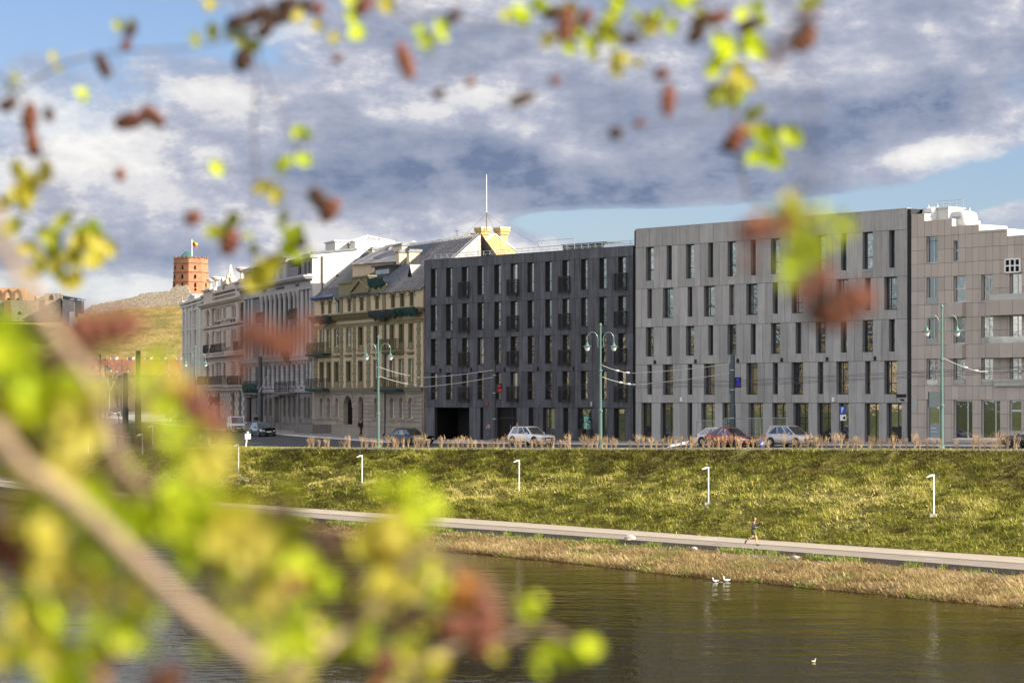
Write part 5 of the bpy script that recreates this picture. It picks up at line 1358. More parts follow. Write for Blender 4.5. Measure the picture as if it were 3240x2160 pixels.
o = thing('television_aerial', 'rusty aerial on a railed roof platform left of the yellow chimneys', 'aerial', (X, Y, fr.zb+z0+CZ-.3), ANG)
mb = MB()
for a in (-.9,.9):
    for b in (-.4,.4): mb.tube([(a,b,0),(a,b,1.15)], .03, 4)
mb.tube([(-.9,-.4,1.15),(.9,-.4,1.15),(.9,.4,1.15),(-.9,.4,1.15),(-.9,-.4,1.15)], .03, 4); mb.box(-.95,.95,-.45,.45,.5,.56); mb.build('platform', M['rust_metal'], o)
mb = MB(); mb.tube([(.3,0,.5),(.1,0,2.1)], .035, 5); mb.tube([(-.25,0,2.0),(.35,0,2.05)], .02, 4); mb.tube([(-.1,-.25,2.02),(-.1,.25,2.02)], .015, 4); mb.build('aerial_rod', M['rust_metal'], o)
# ---------------------------------------------------------------- castle hill and what stands far left
def pt(px, py, d): rx, rz = ray(px, py); return Vector((rx*d, d, rz*d+CZ))
mb = MB(); mb.face([(-4000,480,-3.7+CZ),(4000,480,-3.7+CZ),(4000,6000,-3.7+CZ),(-4000,6000,-3.7+CZ)])
M['far_ground'] = mat('far_ground', (.10,.105,.06), .95, .3, .02)
tag(mb.build('far_ground', M['far_ground']), kind='structure')
HD = 1370.
prof = [(-900,1120),(-400,1040),(-200,1010),(0,1004),(150,1001),(219,991),(288,980),(438,955),(562,945),(640,949),(760,975),(900,1040),(1100,1150),(1400,1250)]
hx = np.array([(p-CX)/FPX*HD for p, _ in prof]); hz_ = np.array([(HY-q)/FPX*HD for _, q in prof])
gx_ = np.arange(-430, -40, 2.2); gy_ = np.arange(1262, 1480, 2.0)
GX, GY = np.meshgrid(gx_, gy_, indexing='ij')
H = np.interp(GX, hx, hz_)
f = np.clip((GY-1272)/(HD-1272), 0, 1); f = np.where(GY > HD, np.clip(1-(GY-HD-25)/70, 0, 1), f)
f = f**.85
nz_ = smooth_noise(GX, GY, 16., 301, 5)-.5
terr = np.where(GX > -200, np.sin(f*60+2*nz_)*.35, 0)*np.clip((GX+205)/20, 0, 1)
Z = -4+(H+4)*f+(nz_*3.0+terr)*np.clip(f*(1-f)*5, 0, 1)
V = np.stack([GX, GY, Z+CZ], -1).reshape(-1, 3); n1, n2 = GX.shape
i = np.arange(n1-1)[:, None]*n2+np.arange(n2-1)[None]
Fc = np.stack([i, i+n2, i+n2+1, i+1], -1).reshape(-1, 4)
m, nt, b = newmat('hill_turf'); co = objco(nt)
c = ramp(nt, noise(nt, mapping(nt, co, (.05,.05,.16)), 1.6, 8, .7), [(.34, (.105,.105,.028)), (.48, (.20,.155,.055)), (.60, (.27,.20,.085)), (.72, (.34,.27,.14))])
sepc = nt.nodes.new('ShaderNodeSeparateXYZ'); nt.links.new(co, sepc.inputs[0])
c = mixc(nt, ramp(nt, math_(nt, 'MULTIPLY_ADD', sepc.outputs[0], -.01, -2.2), [(.1, 0.), (.6, 1.)]), c, mixc(nt, ramp(nt, noise(nt, co, .05, 5), [(.4, 0.), (.6, 1.)]), (.16,.19,.035), (.24,.22,.06)))
nt.links.new(c, b.inputs['Base Color']); b.inputs['Roughness'].default_value = .95; b.inputs['Specular IOR Level'].default_value = .1
bump(nt, b, noise(nt, co, .5, 6, .7), .8, 1.2)
o = np_mesh('castle_hill', V, Fc, m, smooth=True); tag(o, kind='structure')
def hill_z(x, y):
    h = float(np.interp(x, hx, hz_)); ff = min(1, max(0, (y-1272)/(HD-1272)))**.85; return -4+(h+4)*ff
# round brick tower
TD = 1392.
tc = pt(604, 925, TD); Rt = 110/FPX*TD/2
zt0, zt1 = tc.z-2, pt(604, 819, TD).z; Ht = zt1-zt0
o = thing('castle_tower', 'octagonal red brick castle tower with flag on the grassy hill', 'tower', (tc.x, tc.y, zt0))
def octo(r, z, a0=180.): return [(r*math.cos(R(a0+45*k)), r*math.sin(R(a0+45*k)), z) for k in range(8)]
mb = MB(); mb.loft([octo(Rt*1.10, 0), octo(Rt*1.04, Ht*.34), octo(Rt*1.0, Ht*.62), octo(Rt*.98, Ht)])
mb.build('wall', M['red_brick'], o)
mb = MB()
for z in (.36, .62, .86): mb.loft([octo(Rt*1.05-(z-.3)*Rt*.08+.15, Ht*z), octo(Rt*1.05-(z-.3)*Rt*.08+.15, Ht*z+.35)])
for k in range(8):
    p, q = Vector(octo(Rt, Ht)[k]), Vector(octo(Rt, Ht)[(k+1) % 8])
    for j in range(3): a, c_ = p.lerp(q, j/3+.06), p.lerp(q, j/3+.27); mb.obox(a+Vector((0,0,.4)), c_+Vector((0,0,.4)), .6, .9)
mb.build('battlement', plain('tower_band', (.17,.10,.07), .9), o)
for k in range(8):
    for z, w_, h_ in ((.12,1.1,1.6),(.22,1.0,2.6),(.45,.95,2.4),(.70,.85,2.2)):
        if (k*3+int(z*100)) % 5 == 4: continue
        rr = Rt*(1.10-.12*z); p, q = Vector(octo(rr, Ht*z)[k]), Vector(octo(rr, Ht*z)[(k+1) % 8])
        c_ = (p+q)/2; t_ = (q-p).normalized(); nrm = Vector((c_.x, c_.y, 0)).normalized()*.12
        w2 = MB(); prf = [(-w_/2,0),(w_/2,0),(w_/2,h_*.7),(w_*.3,h_*.92),(0,h_),(-w_*.3,h_*.92),(-w_/2,h_*.7)]
        w2.prism([c_-nrm*2+t_*u+Vector((0,0,v)) for u, v in prf], nrm*3.2, 0); w2.build('window', M['void'], o)
mb = MB(); a = pt(590, 814, TD); r3 = 3.4; cx_, cy_ = a.x-tc.x, 0
mb.loft([[(cx_+r3*math.cos(R(60*k)), cy_+r3*math.sin(R(60*k)), Ht-.3) for k in range(6)], [(cx_+r3*math.cos(R(60*k)), cy_+r3*math.sin(R(60*k)), Ht+1.4) for k in range(6)], [(cx_+.2*math.cos(R(60*k)), cy_+.2*math.sin(R(60*k)), Ht+4.4) for k in range(6)]])
mb.build('glass_lantern', plain('lantern_green', (.05,.14,.12), .25, .3), o)
zf = pt(605, 756, TD).z-zt0
o2 = thing('flag', 'yellow green and red striped flag flying from a white pole on the tower', 'flag', (tc.x+.6, tc.y, zt0+Ht-.2))
mb = MB(); mb.tube([(0,0,0),(0,0,zf-Ht)], [.22,.14], 6); mb.build('pole', M['white_paint'], o2)
mb = MB(); nfl = 10; L_ = 15/FPX*TD*1.15; hf = 17/FPX*TD
for s in range(3):
    za, zb_ = zf-Ht-.8-hf*s/3, zf-Ht-.8-hf*(s+1)/3
    for j in range(nfl):
        wv = lambda q: (L_*q, .5*math.sin(q*6.5+.4), -1.6*q*q+.25*math.sin(q*7))
        a, c_ = wv(j/nfl), wv((j+1)/nfl); mb.face([(a[0],a[1],za+a[2]),(c_[0],c_[1],za+c_[2]),(c_[0],c_[1],zb_+c_[2]),(a[0],a[1],zb_+a[2])], s)
        mb.face([(a[0],a[1]+.03,za+a[2]),(c_[0],c_[1]+.03,za+c_[2]),(c_[0],c_[1]+.03,zb_+c_[2]),(a[0],a[1]+.03,zb_+a[2])], s)
mb.build('cloth', [plain('flag_yellow', (.75,.50,.02), .7), plain('flag_green', (.01,.15,.05), .7), plain('flag_red', (.50,.02,.025), .7)], o2)
# stone curtain wall along the ridge and the boulder footing of the tower
o = thing('curtain_wall', 'ruined stone curtain wall running up the hill ridge to the tower', 'wall', (pt(400, 960, HD).x, HD, pt(400, 960, HD).z))
def wall_run(pts, name, thick=3., seed=1, mt=M['rubble'], rough=.8):
    """rubble wall with an uneven top from (px, py top, py foot) stations"""
    r2 = random.Random(seed); rings = []
    for i in range(len(pts)-1):
        n = max(2, int((pts[i+1][0]-pts[i][0])/3))
        for j in range(n+(1 if i == len(pts)-2 else 0)):
            g = j/n; px = pts[i][0]+(pts[i+1][0]-pts[i][0])*g; t0 = pts[i][1]+(pts[i+1][1]-pts[i][1])*g; b0 = pts[i][2]+(pts[i+1][2]-pts[i][2])*g
            a, c_ = pt(px, t0, HD-6), pt(px, b0+6, HD-6); jit = r2.uniform(-rough, rough)*.22
            rings.append([Vector((a.x, HD-7, c_.z-2)), Vector((a.x, HD-6.4, a.z+jit)), Vector((a.x, HD-6+thick, a.z+jit*.6)), Vector((a.x, HD-6+thick, c_.z-2))])
    mb = MB(); mb.loft(rings); w = mb.build(name, mt, None); return w
for w in (wall_run([(218,985,1000),(262,984,996),(292,966,982),(330,958,978),(400,945,972),(440,935,962)], 'wall_section', seed=2), wall_run([(440,930,960),(480,925,955),(520,922,950),(552,920,946)], 'wall_section', seed=3), wall_run([(540,912,950),(560,902,948),(590,903,950),(601,925,952),(625,928,952),(660,930,955),(700,950,965)], 'boulder_footing', 5., 4, rough=1.6)):
    w.parent = o; w.matrix_parent_inverse = Matrix.Translation(-o.location)
# ruined upper castle at the far left
RD = 1335.
o = thing('castle_ruin', 'roofless brick and rubble castle ruin with gothic arch niches at far left', 'ruin', pt(100, 1000, RD))
def rb(x0, x1, yt, yb, dep, mt, name, dz=0., front=0.):
    a, c_ = pt(x0, yb, RD), pt(x1, yt, RD); mb = MB(); mb.box(a.x-o.location.x, c_.x-o.location.x, front, front+dep, a.z-o.location.z-3, c_.z-o.location.z); return mb.build(name, mt, o)
rb(-90, 205, 950, 1000, 14, M['rubble'], 'lower_wall', front=0.)
rb(-90, 78, 909, 950, 4, M['ruin_brick'], 'upper_wall', front=3.)
for x0, x1 in ((-24,6),(12,37),(42,66)):
    a, c_ = pt(x0, 948, RD), pt(x1, 914, RD); w_ = c_.x-a.x; h_ = c_.z-a.z
    mb = MB(); ox, oz = a.x-o.location.x, a.z-o.location.z
    P0 = [(0,0),(0,h_*.45),(w_*.12,h_*.75),(w_*.5,h_),(w_*.88,h_*.75),(w_,h_*.45),(w_,0)]
    for (p, q) in zip(P0, P0[1:]): mb.obox((ox+p[0], 2.8, oz+p[1]), (ox+q[0], 2.8, oz+q[1]), .9, .8)
    mb.build('arch_rib', plain('rib_brick', (.22,.12,.07), .9), o)
    mb = MB(); mb.lathe([(w_*.16,-.3),(w_*.16,.1)], (ox+w_*.5, 2.9, oz+.4), 10, axis='y'); mb.build('window', M['void'], o)
mb = MB(); a, c_ = pt(78, 950, RD), pt(110, 935, RD); ox = a.x-o.location.x; mb.prism([(ox,4,a.z-o.location.z),(c_.x-o.location.x,4,a.z-o.location.z),(c_.x-o.location.x,4,c_.z-o.location.z),(ox,4,pt(78,915,RD).z-o.location.z)], (0,2,0)); mb.build('broken_wall', M['ruin_brick'], o)
rb(105, 200, 936, 952, 6, M['beige_wall'], 'plastered_wall', front=4.)
rb(142, 194, 928, 990, 9, M['rubble'], 'gatehouse_wall', front=-1.5)
for x0, x1, y0, y1 in ((157,171,931,949),(57,67,984,995)):
    a, c_ = pt(x0, y1, RD), pt(x1, y0, RD); w_ = c_.x-a.x; h_ = c_.z-a.z; ox, oz = a.x-o.location.x, a.z-o.location.z
    mb = MB(); yy = -1.7 if x0 > 100 else -.15
    mb.prism([(ox,yy,oz),(ox+w_,yy,oz),(ox+w_,yy,oz+h_*.6),(ox+w_*.5,yy,oz+h_),(ox,yy,oz+h_*.6)], (0,.18,0)); mb.build('window', M['void'], o)
rb(14, 36, 952, 1000, 1.6, plain('buttress_dark', (.14,.075,.05), .9), 'buttress', front=-1.5)
# lift station: dark pavilion with a sloping flat roof
o = thing('lift_station', 'small dark modern pavilion with sloping flat roof beside the castle ruin', 'pavilion', pt(228, 992, RD-10))
f_ = lambda x, y: (lambda q: (q.x-o.location.x, q.z-o.location.z))(pt(x, y, RD-10))
mb = MB(); (a, z0), (c_, z1) = f_(198, 996), f_(219, 938); mb.box(a, c_, 0, 10, z0-6, z1); mb.build('wall', M['dark_panel'], o)
mb = MB(); (a, z0), (c_, z1) = f_(219, 996), f_(235, 944); mb.box(a+.05, c_, .3, 10, z0-6, z1)
for j in range(7): zz = z0+2+(z1-z0-2.5)*j/7; mb.box(a+.1, c_-.1, .1, .28, zz, zz+.5, 1)
mb.build('louvre_wall', [M['galv'], M['dark_frame']], o)
mb = MB(); (a, z0), (c_, z1) = f_(235, 968), f_(257, 950); mb.box(a+.05, c_, 1.2, 9, z0-4, z1); mb.build('glass_wall', M['glass_shop'], o)
mb = MB(); (a, z0), (c_, z1) = f_(193, 936), f_(260, 948); mb.prism([(a,-1,z0),(c_,-1,z1),(c_,-1,z1+.5),(a,-1,z0+.5)], (0,12,0)); mb.build('roof', M['dark_panel'], o)
# red roofed halls at the foot of the hill
M['old_tile'] = mat('old_tile', (.17,.062,.038), .9, .35, .4, .3, 6, streak=.3)
M['hall_wall'] = mat('hall_wall', (.09,.07,.05), .9, .2, .3)
def hall(name, lab, x0, x1, ye, yr, d, dormers, wy):
    a, c_, r_ = pt(x0, ye, d), pt(x1, ye, d), pt(x0, yr, d)
    o = thing(name, lab, 'building', ((a.x+c_.x)/2, d, -3.6+CZ)); L_ = (c_.x-a.x)/2; he = a.z-o.location.z; hr = r_.z-o.location.z
    mb = MB(); mb.box(-L_, L_, 0, 12, -.5, he); mb.build('wall', M['hall_wall'], o)
    mb = MB(); mb.prism([(-L_-.4,-.6,he-.1),(-L_-.4,6,hr),(-L_-.4,12.6,he-.1)], (2*L_+.8,0,0)); rf = mb.build('roof', M['old_tile'], o)
    for dx_ in dormers:
        p = pt(dx_, wy, d); ux = p.x-o.location.x; uz_ = p.z-o.location.z; yy = (uz_-he)/(hr-he)*6.6-1.2
        mb = MB(); mb.box(ux-1.1, ux+1.1, yy, yy+4, uz_-1.2, uz_+.7, 0); mb.box(ux-.7, ux+.7, yy-.05, yy-.01, uz_-.9, uz_+.4, 1); mb.box(ux-1.3, ux+1.3, yy-.2, yy+4, uz_+.702, uz_+.9, 2); mb.build('dormer', [M['beige_wall'], M['glass_shop'], M['red_tile']], rf)
    return o
hall('red_roofed_hall', 'long low hall under a red roof with white dormers below the castle hill', 262, 660, 1186, 1136, 860, (350, 403, 460, 505, 560), 1133)
hall('red_roofed_house', 'red roofed house with steep white dormers at the far left edge', -150, 66, 1172, 1132, 800, (2, 20, 50, -40), 1150)

# sunlit houses on the near bank, behind and to the left of the camera, mirrored in the panes
for k, (t, L_, h_, c_, lab) in enumerate(((-470,46,14,(.50,.40,.26),'tan rendered house on the near bank mirrored in window panes'),(-415,40,11.5,(.44,.36,.28),'sandstone coloured house on the near bank mirrored in window panes'),(-362,44,13,(.55,.45,.30),'cream house on the near bank mirrored in window panes'),(-300,50,12,(.46,.35,.22),'ochre house on the near bank mirrored in window panes'))):
    x, y = xy(t, -16); o = thing('riverside_house', lab, 'house', (x, y, -1.9+CZ), math.atan2(EY, EX), 'houses on the near bank')
    mb = MB(); mb.box(-L_/2, L_/2, -12, 0, -.5, h_); mb.build('wall', mat('near_wall_%d' % k, c_, .9, .12, .2), o)
    mb = MB(); mb.prism([(-L_/2-.4,.5,h_+.002),(-L_/2-.4,-6,h_+3.5),(-L_/2-.4,-12.5,h_+.002)], (L_+.8,0,0)); mb.build('roof', M['lamp_dark'], o)
    for i in range(int(L_/4.5)):
        for j in range(int(h_/3.4)): mb = MB(); u = -L_/2+2+4.5*i; mb.box(u, u+1.5, .01, .06, 1.2+3.3*j, 3.0+3.3*j); mb.build('window', M['dark_frame'], o)
# ---------------------------------------------------------------- things along the street
def hand_down(o): return o
def make_lamp(name, label, h=10., mt=None, group='double arm street lamps'):
    mt = mt or M['lamp_green']
    o = thing(name, label, 'street lamp', group=group)
    s_ = h/10.
    mb = MB(); mb.lathe([(.26,0),(.26,.12),(.15,.3),(.135,2.85),(.13,2.9),(.18,2.95),(.18,3.1),(.115,3.2),(.095,6.1),(.15,6.15),(.15,6.25),(.08,6.35),(.07,9.75),(.12,9.78),(.12,9.86),(.05,10.0)], n=12); mb.build('pole', mt, o, smooth=False)
    for sg in (-1, 1):
        mb = MB(); pts = [(sg*.09,0,8.05),(sg*.22,0,8.1),(sg*.22,0,8.75)]
        for k in range(9): a = math.pi*(1-k/8); pts.append((sg*(.22+.42+.42*math.cos(a)), 0, 8.75+.52*math.sin(a)))
        pts.append((sg*1.06,0,8.45)); mb.tube(pts, .032, 6); mb.tube([(sg*.09,0,8.7),(sg*.24,0,8.7)], .025, 5); arm = mb.build('arm', mt, o)
        mb = MB(); mb.lathe([(.05,.34),(.07,.22),(.12,.18),(.16,.08),(.34,.0),(.36,-.03),(.30,-.03)], (sg*1.06,0,8.15), 12); ln = mb.build('lantern_hood', mt, o)
        mb = MB(); mb.lathe([(.21,-.03),(.22,-.12),(.15,-.32),(.04,-.40)], (sg*1.06,0,8.15), 10); mb.build('lantern_glass', M['lamp_glass'], ln)
    return o
lamp0 = None
for px, off, lab in ((1197,16.6,'sage green double lantern street lamp in front of the beige and olive tenement'), (1900,16.6,'sage green double lantern street lamp in front of the charcoal block'), (2980,16.6,'sage green double lantern street lamp in front of the taupe block')):
    x, y, z = at_offset(px, off)
    if lamp0 is None: lamp0 = make_lamp('street_lamp', lab); L = lamp0; L.location = (x,y,z+CZ); L.rotation_euler = (0,0,R(4))
    else: L = dup(lamp0, (x,y,z+CZ), R(4), lab)
    if px == 2980:
        mb = MB(); mb.box(-.95,-.16,-.3,.05,2.95,4.0); mb.box(-.17,.17,-.02,.02,3.2,3.7); mb.build('control_box', M['steel_pole'], L)
def at_d(px, d):
    x = (px-CX)/FPX*d; return x, d, ground(x, d)
x, y, z = at_d(618, 262); L = dup(lamp0, (x,y,z+CZ), R(2), 'double lantern street lamp standing before the pale house'); 
dark0 = make_lamp('street_lamp', 'dark double lantern street lamp far down the bend, first from the left', 10., M['lamp_dark'])
first = True
for px, d, lab in ((317,350,''),(333,400,'dark double lantern street lamp far down the bend, second from the left'),(386,435,'dark double lantern street lamp far down the bend, third from the left'),(518,520,'distant dark street lamp under the red roofed hall, left of a pair'),(540,520,'distant dark street lamp under the red roofed hall, right of a pair')):
    x, y, z = at_d(px, d)
    if first: dark0.location = (x,y,z+CZ); first = False
    else: dup(dark0, (x,y,z+CZ), R(px), lab)
# plain catenary poles
def catenary_pole(px, d, h, lab, r=.17, mt='steel_pole', bands=True, xyz=None):
    x, y, z = xyz or at_d(px, d)
    o = thing('catenary_pole', lab, 'pole', (x,y,z+CZ), group='poles carrying the trolleybus wires')
    mb = MB(); mb.lathe([(r*1.25,0),(r*1.25,h*.42),(r,h*.43),(r*.95,h-.1),(r*.8,h)], n=10); mb.build('shaft', M[mt], o)
    if bands:
        for f in (.28,.60,.82): mb = MB(); mb.lathe([(r*1.32,-.04),(r*1.32,.04)], (0,0,h*f), 10); mb.build('band', M['galv'], o)
    return o
pA = catenary_pole(2318, 0, 7.3, 'dark steel trolleybus pole with digital display in front of the grey block', .20, xyz=at_offset(2318, 3.6))
pB = catenary_pole(1565, 0, 7.4, 'dark slim trolleybus pole with red digits against the charcoal block', .13, 'lamp_dark', xyz=at_offset(1565, 3.2))
catenary_pole(823, 285, 8.4, 'thick dark trolleybus pole beside the parked bicycles', .26, 'steel_pole', False)
catenary_pole(764, 300, 8.2, 'thick dark trolleybus pole behind the white van', .26, 'steel_pole', False)
catenary_pole(437, 292, 9.9, 'tall thick dark pole in the grass left of the road, right one of two', .30, 'lamp_dark', False)
catenary_pole(397, 300, 7.3, 'tall thick dark pole in the grass left of the road, left one of two', .30, 'lamp_dark', False)
def display(pole, z, side, col, chars):
    mb = MB(); mb.box(.12*side if side > 0 else -.7, .7 if side > 0 else -.12, -.16, .12, z, z+.85); c = mb.build('display', M['dark_back'], pole)
    m, nt, b = newmat('digits_'+chars); b.inputs['Base Color'].default_value = rgb(col); b.inputs['Emission Color'].default_value = rgb(col); b.inputs['Emission Strength'].default_value = .25
    seg = {'1': 'bc', '3': 'abgcd', '4': 'fgbc'}
    mb = MB(); x0 = .22 if side > 0 else -.6
    def dig(ch, ox, oz, w=.14, h=.24):
        P_ = {'a': (0,h,w,h), 'b': (w,h/2,w,h), 'c': (w,0,w,h/2), 'd': (0,0,w,0), 'e': (0,0,0,h/2), 'f': (0,h/2,0,h), 'g': (0,h/2,w,h/2)}
        for s in seg[ch]:
            a, b_, c_, d = P_[s]; mb.box(ox+a-.02, ox+c_+.02, -.185, -.162, oz+b_-.02, oz+d+.02)
    dig('1', x0, z+.12); dig('3', x0+.22, z+.12); dig('4', x0+.12, z+.50)
    mb.build('digits', m, c)
display(pA, 4.55, 1, (.02,.04,.8), '13'); display(pB, 4.45, 1, (.7,.01,.01), '13r')
# overhead wires
wire_m = plain('wire', (.05,.05,.055), .6)
def wire(name, lab, pts, r=.018, sag=.0, mt=None, ins=()):
    o = thing(name, lab, 'wire', pts[0], group='trolleybus wires over the street')
    P0 = Vector(pts[0]); mb = MB()
    for p, q in zip(pts, pts[1:]):
        p, q = Vector(p), Vector(q); mb.tube([p.lerp(q, f)-P0-Vector((0,0,sag*4*f*(1-f))) for f in (0,.25,.5,.75,1)], r, 4)
    mb.build('cable', mt or wire_m, o)
    for f in ins:
        p = Vector(pts[0]).lerp(Vector(pts[1]), f)-P0-Vector((0,0,sag*4*f*(1-f))); mb = MB(); mb.lathe([(.02,-.16),(.09,-.1),(.09,.1),(.02,.16)], p, 6, axis='x'); mb.build('insulator', M['lamp_glass'], o)
    return o
def on(px, py, off):
    x, y, z = at_offset(px, off); return Vector((x, y, -(py-HY)/FPX*y+CZ))
wire('overhead_wire', 'thin span wire from the middle street lamp down to its first clamp', [on(1905,1155,16.6), on(2000,1180,9), on(2310,1150,3.6)], .025, .12, M['lamp_glass'], (.5,.85))
wire('overhead_wire', 'lower span wire of the middle street lamp with hanging insulators', [on(1905,1192,16.6), on(2010,1217,9), on(2318,1178,3.6)], .025, .1, M['lamp_glass'], (.55,.8,.95))
wire('overhead_wire', 'span wire from the left street lamp towards the charcoal block', [on(1200,1161,16.6), on(1330,1195,7.0), on(1565,1170,3.2)], .025, .1, M['lamp_glass'], (.7,.95))
wire('overhead_wire', 'lower span wire of the left street lamp with pale insulators', [on(1200,1190,16.6), on(1340,1224,7.0), on(1565,1192,3.2)], .025, .1, M['lamp_glass'], (.6,.8,.95))
wire('overhead_wire', 'span wire from the right street lamp towards the taupe block', [on(2985,1132,16.6), on(3100,1175,9), on(3300,1160,2)], .025, .1, M['lamp_glass'], (.6,.9))
for k, (ya, yb, off) in enumerate(((1219,1183,10.4),(1224,1188,9.8),(1211,1174,7.2),(1206,1169,6.6))):
    wire('overhead_wire', ['lowest contact wire along the street, nearer of the lower pair', 'contact wire along the street, farther of the lower pair', 'contact wire along the street, nearer of the upper pair', 'topmost contact wire along the street above the others'][k], [on(1000,ya+28,off), on(1560,ya+12,off), on(2320,ya-2,off), on(3300,yb-14,off)], .016)
wire('overhead_wire', 'long guy wire slanting down before the grey classical house', [pt(885, 1110, 275), pt(820, 1240, 268)], .03, 0, M['lamp_glass'])

# white bent lamps on the river slope
sl0 = None
slope_l = [(755,1408,1495,0,'fifth from the left'),(1146,1442,1535,0,'below the black estate car'),(1643,1457,1558,0,'below the white car'),(2242,1480,1592,0,'above the runner'),(2955,1504,1628,0,'rightmost of its row')]
for px, yt, yb, _, where in slope_l:
    x, y, z = hit(px, yb); h = (yb-yt)/FPX*y
    lab = 'white bent post lamp on the river slope, '+where
    if px == 755: lab = 'white bent post lamp on the river slope below the white sign post'
    o = thing('path_lamp', lab, 'path lamp', (x,y,z+CZ-.05), group='white path lamps on the slope')
    mb = MB(); mb.box(-.04,.04,-.04,.04,0,h); mb.build('post', M['white_paint'], o)
    mb = MB(); mb.prism([(.048,-.06,h+.002),(-.48,-.06,h-.11),(-.48,-.06,h-.08),(-.20,-.06,h+.09),(.048,-.06,h+.09)], (0,.12,0)); hd = mb.build('lamp_head', M['white_paint'], o)
    mb = MB(); mb.box(-.28,.28,-.28,.28,-.12,.07); mb.build('footing', M['concrete'], o)
for px, yt, yb, where in ((279,1366,1432,'leftmost of three by the ramp'),(451,1374,1441,'in the middle of three by the ramp'),(483,1347,1408,'farthest of three by the ramp')):
    x, y, z = hit(px, yb); h = (yb-yt)/FPX*y
    o = thing('path_lamp', 'white bent post lamp behind lime leaves, '+where, 'path lamp', (x,y,z+CZ-.05), group='white path lamps on the slope')
    mb = MB(); mb.box(-.055,.055,-.055,.055,0,h); mb.build('post', M['white_paint'], o)
    mb = MB(); mb.prism([(.055,-.07,h+.002),(-.6,-.07,h-.15),(-.6,-.07,h-.10),(-.24,-.07,h+.12),(.055,-.07,h+.12)], (0,.14,0)); mb.build('lamp_head', M['white_paint'], o)
# small sign post by the left end of the hedge
x, y, z = hit(777, 1413); o = thing('sign_post', 'leaning white post with a small square white panel near the grey green car', 'sign post', (x,y,z+CZ-.05))
h = 50/FPX*y
mb = MB(); mb.tube([(0,0,0),(.22,0,h)], .07, 6); mb.build('post', M['white_paint'], o)
mb = MB(); mb.box(-.05,.50,-.10,-.06,h*.52,h*.86); mb.build('panel', M['sign_white'], o)
# parking sign and keep-left sign
x, y, z = at_offset(2668, 3.8); o = thing('parking_sign', 'blue parking sign with white letter P on a thin pole before the grey block', 'sign', (x,y,z+CZ), ANG, None)
s_ = FPX/y; hp = (1405-1285)/s_+.2
mb = MB(); mb.tube([(0,.04,0),(0,.04,hp)], .035, 6); mb.build('pole', M['lamp_dark'], o)
ztop = (-(1285-HY)/FPX*y)-z; w_ = 13/s_/math.cos(ANG)*1.25; hh = 24/s_
mb = MB(); mb.box(-w_/2,w_/2,-.03,0,ztop-hh,ztop,0); mb.box(-w_/2,w_/2,-.03,0,ztop-hh-.52,ztop-hh-.06,1); mb.box(.03,w_/2-.06,-.042,-.031,ztop-hh-.42,ztop-hh-.2,2); pl_ = mb.build('plate', [M['sign_blue'], M['sign_white'], M['void']], o)
mb = MB(); st = .075; zb_ = ztop-hh*.86; ht = hh*.72; xw = .30
mb.box(-xw/2, -xw/2+st, -.044, -.031, zb_, zb_+ht)
arc = [(-xw/2+st+(xw-st*1.6)*math.sin(a)*.62, zb_+ht*.76+ht*.24*math.cos(a)) for a in [math.pi*k/10 for k in range(11)]]
for p, q in zip(arc, arc[1:]): mb.obox((p[0],-.0375,p[1]), (q[0],-.0375,q[1]), .013, st)
mb.build('letter_p', M['sign_white'], pl_)
x, y, z = at_offset(2413, 12.5); o = thing('keep_left_sign', 'round blue sign with white arrow between red and silver cars', 'sign', (x,y,z+CZ), R(-8))
r_ = 11/FPX*y; zc = (-(1403-HY)/FPX*y)-z
mb = MB(); mb.tube([(0,.03,0),(0,.03,zc+r_*.8)], .035, 6); mb.build('pole', M['galv'], o)
mb = MB(); mb.lathe([(r_,-.03),(r_,-.005)], (0,0,zc), 20, 0, axis='y'); d_ = mb.build('disc', M['sign_blue'], o)
mb = MB(); mb.prism([(-r_*.65,-.045,zc-.06),(-r_*.15,-.045,zc+r_*.40),(-r_*.15,-.045,zc+.10),(r_*.6,-.045,zc+.20),(r_*.6,-.045,zc-.02),(-r_*.15,-.045,zc-.12),(-r_*.12,-.045,zc-r_*.42)], (0,.012,0)); mb.build('arrow', M['sign_white'], d_)
# temporary mesh fence
o = thing('mesh_fence', 'temporary steel mesh fence panels standing on the pavement before the grey block', 'fence', at_offset(2350, 3.0)[:2]+(at_offset(2350, 3.0)[2]+CZ,), ANG)
def fpanel(px0, px1, off, h):
    a, c_ = Vector(at_offset(px0, off)), Vector(at_offset(px1, off+.3)); inv = Matrix.Rotation(-ANG, 3, 'Z'); O = Vector((o.location.x, o.location.y, o.location.z-CZ))
    p, q = inv @ (a-O), inv @ (c_-O); mb = MB(); up = Vector((0,0,h))
    mb.tube([p, p+up, q+up, q], .035, 5); mb.tube([p+up*.12, q+up*.12], .03, 4)
    n = int((q-p).length/.16)
    for j in range(1, n): f = j/n; mb.tube([p.lerp(q, f)+up*.12, p.lerp(q, f)+up], .007, 3, cap=False)
    for j in range(1, 8): mb.tube([p+up*(.12+.88*j/8), q+up*(.12+.88*j/8)], .007, 3, cap=False)
    for b_ in (p, q): mb.box(b_.x-.35, b_.x+.35, b_.y-.12, b_.y+.12, b_.z, b_.z+.12)
    mb.build('panel', M['galv'], o)
fpanel(2204, 2298, 3.4, 1.85); fpanel(2292, 2406, 3.0, 2.0); fpanel(2390, 2492, 2.4, 2.0)
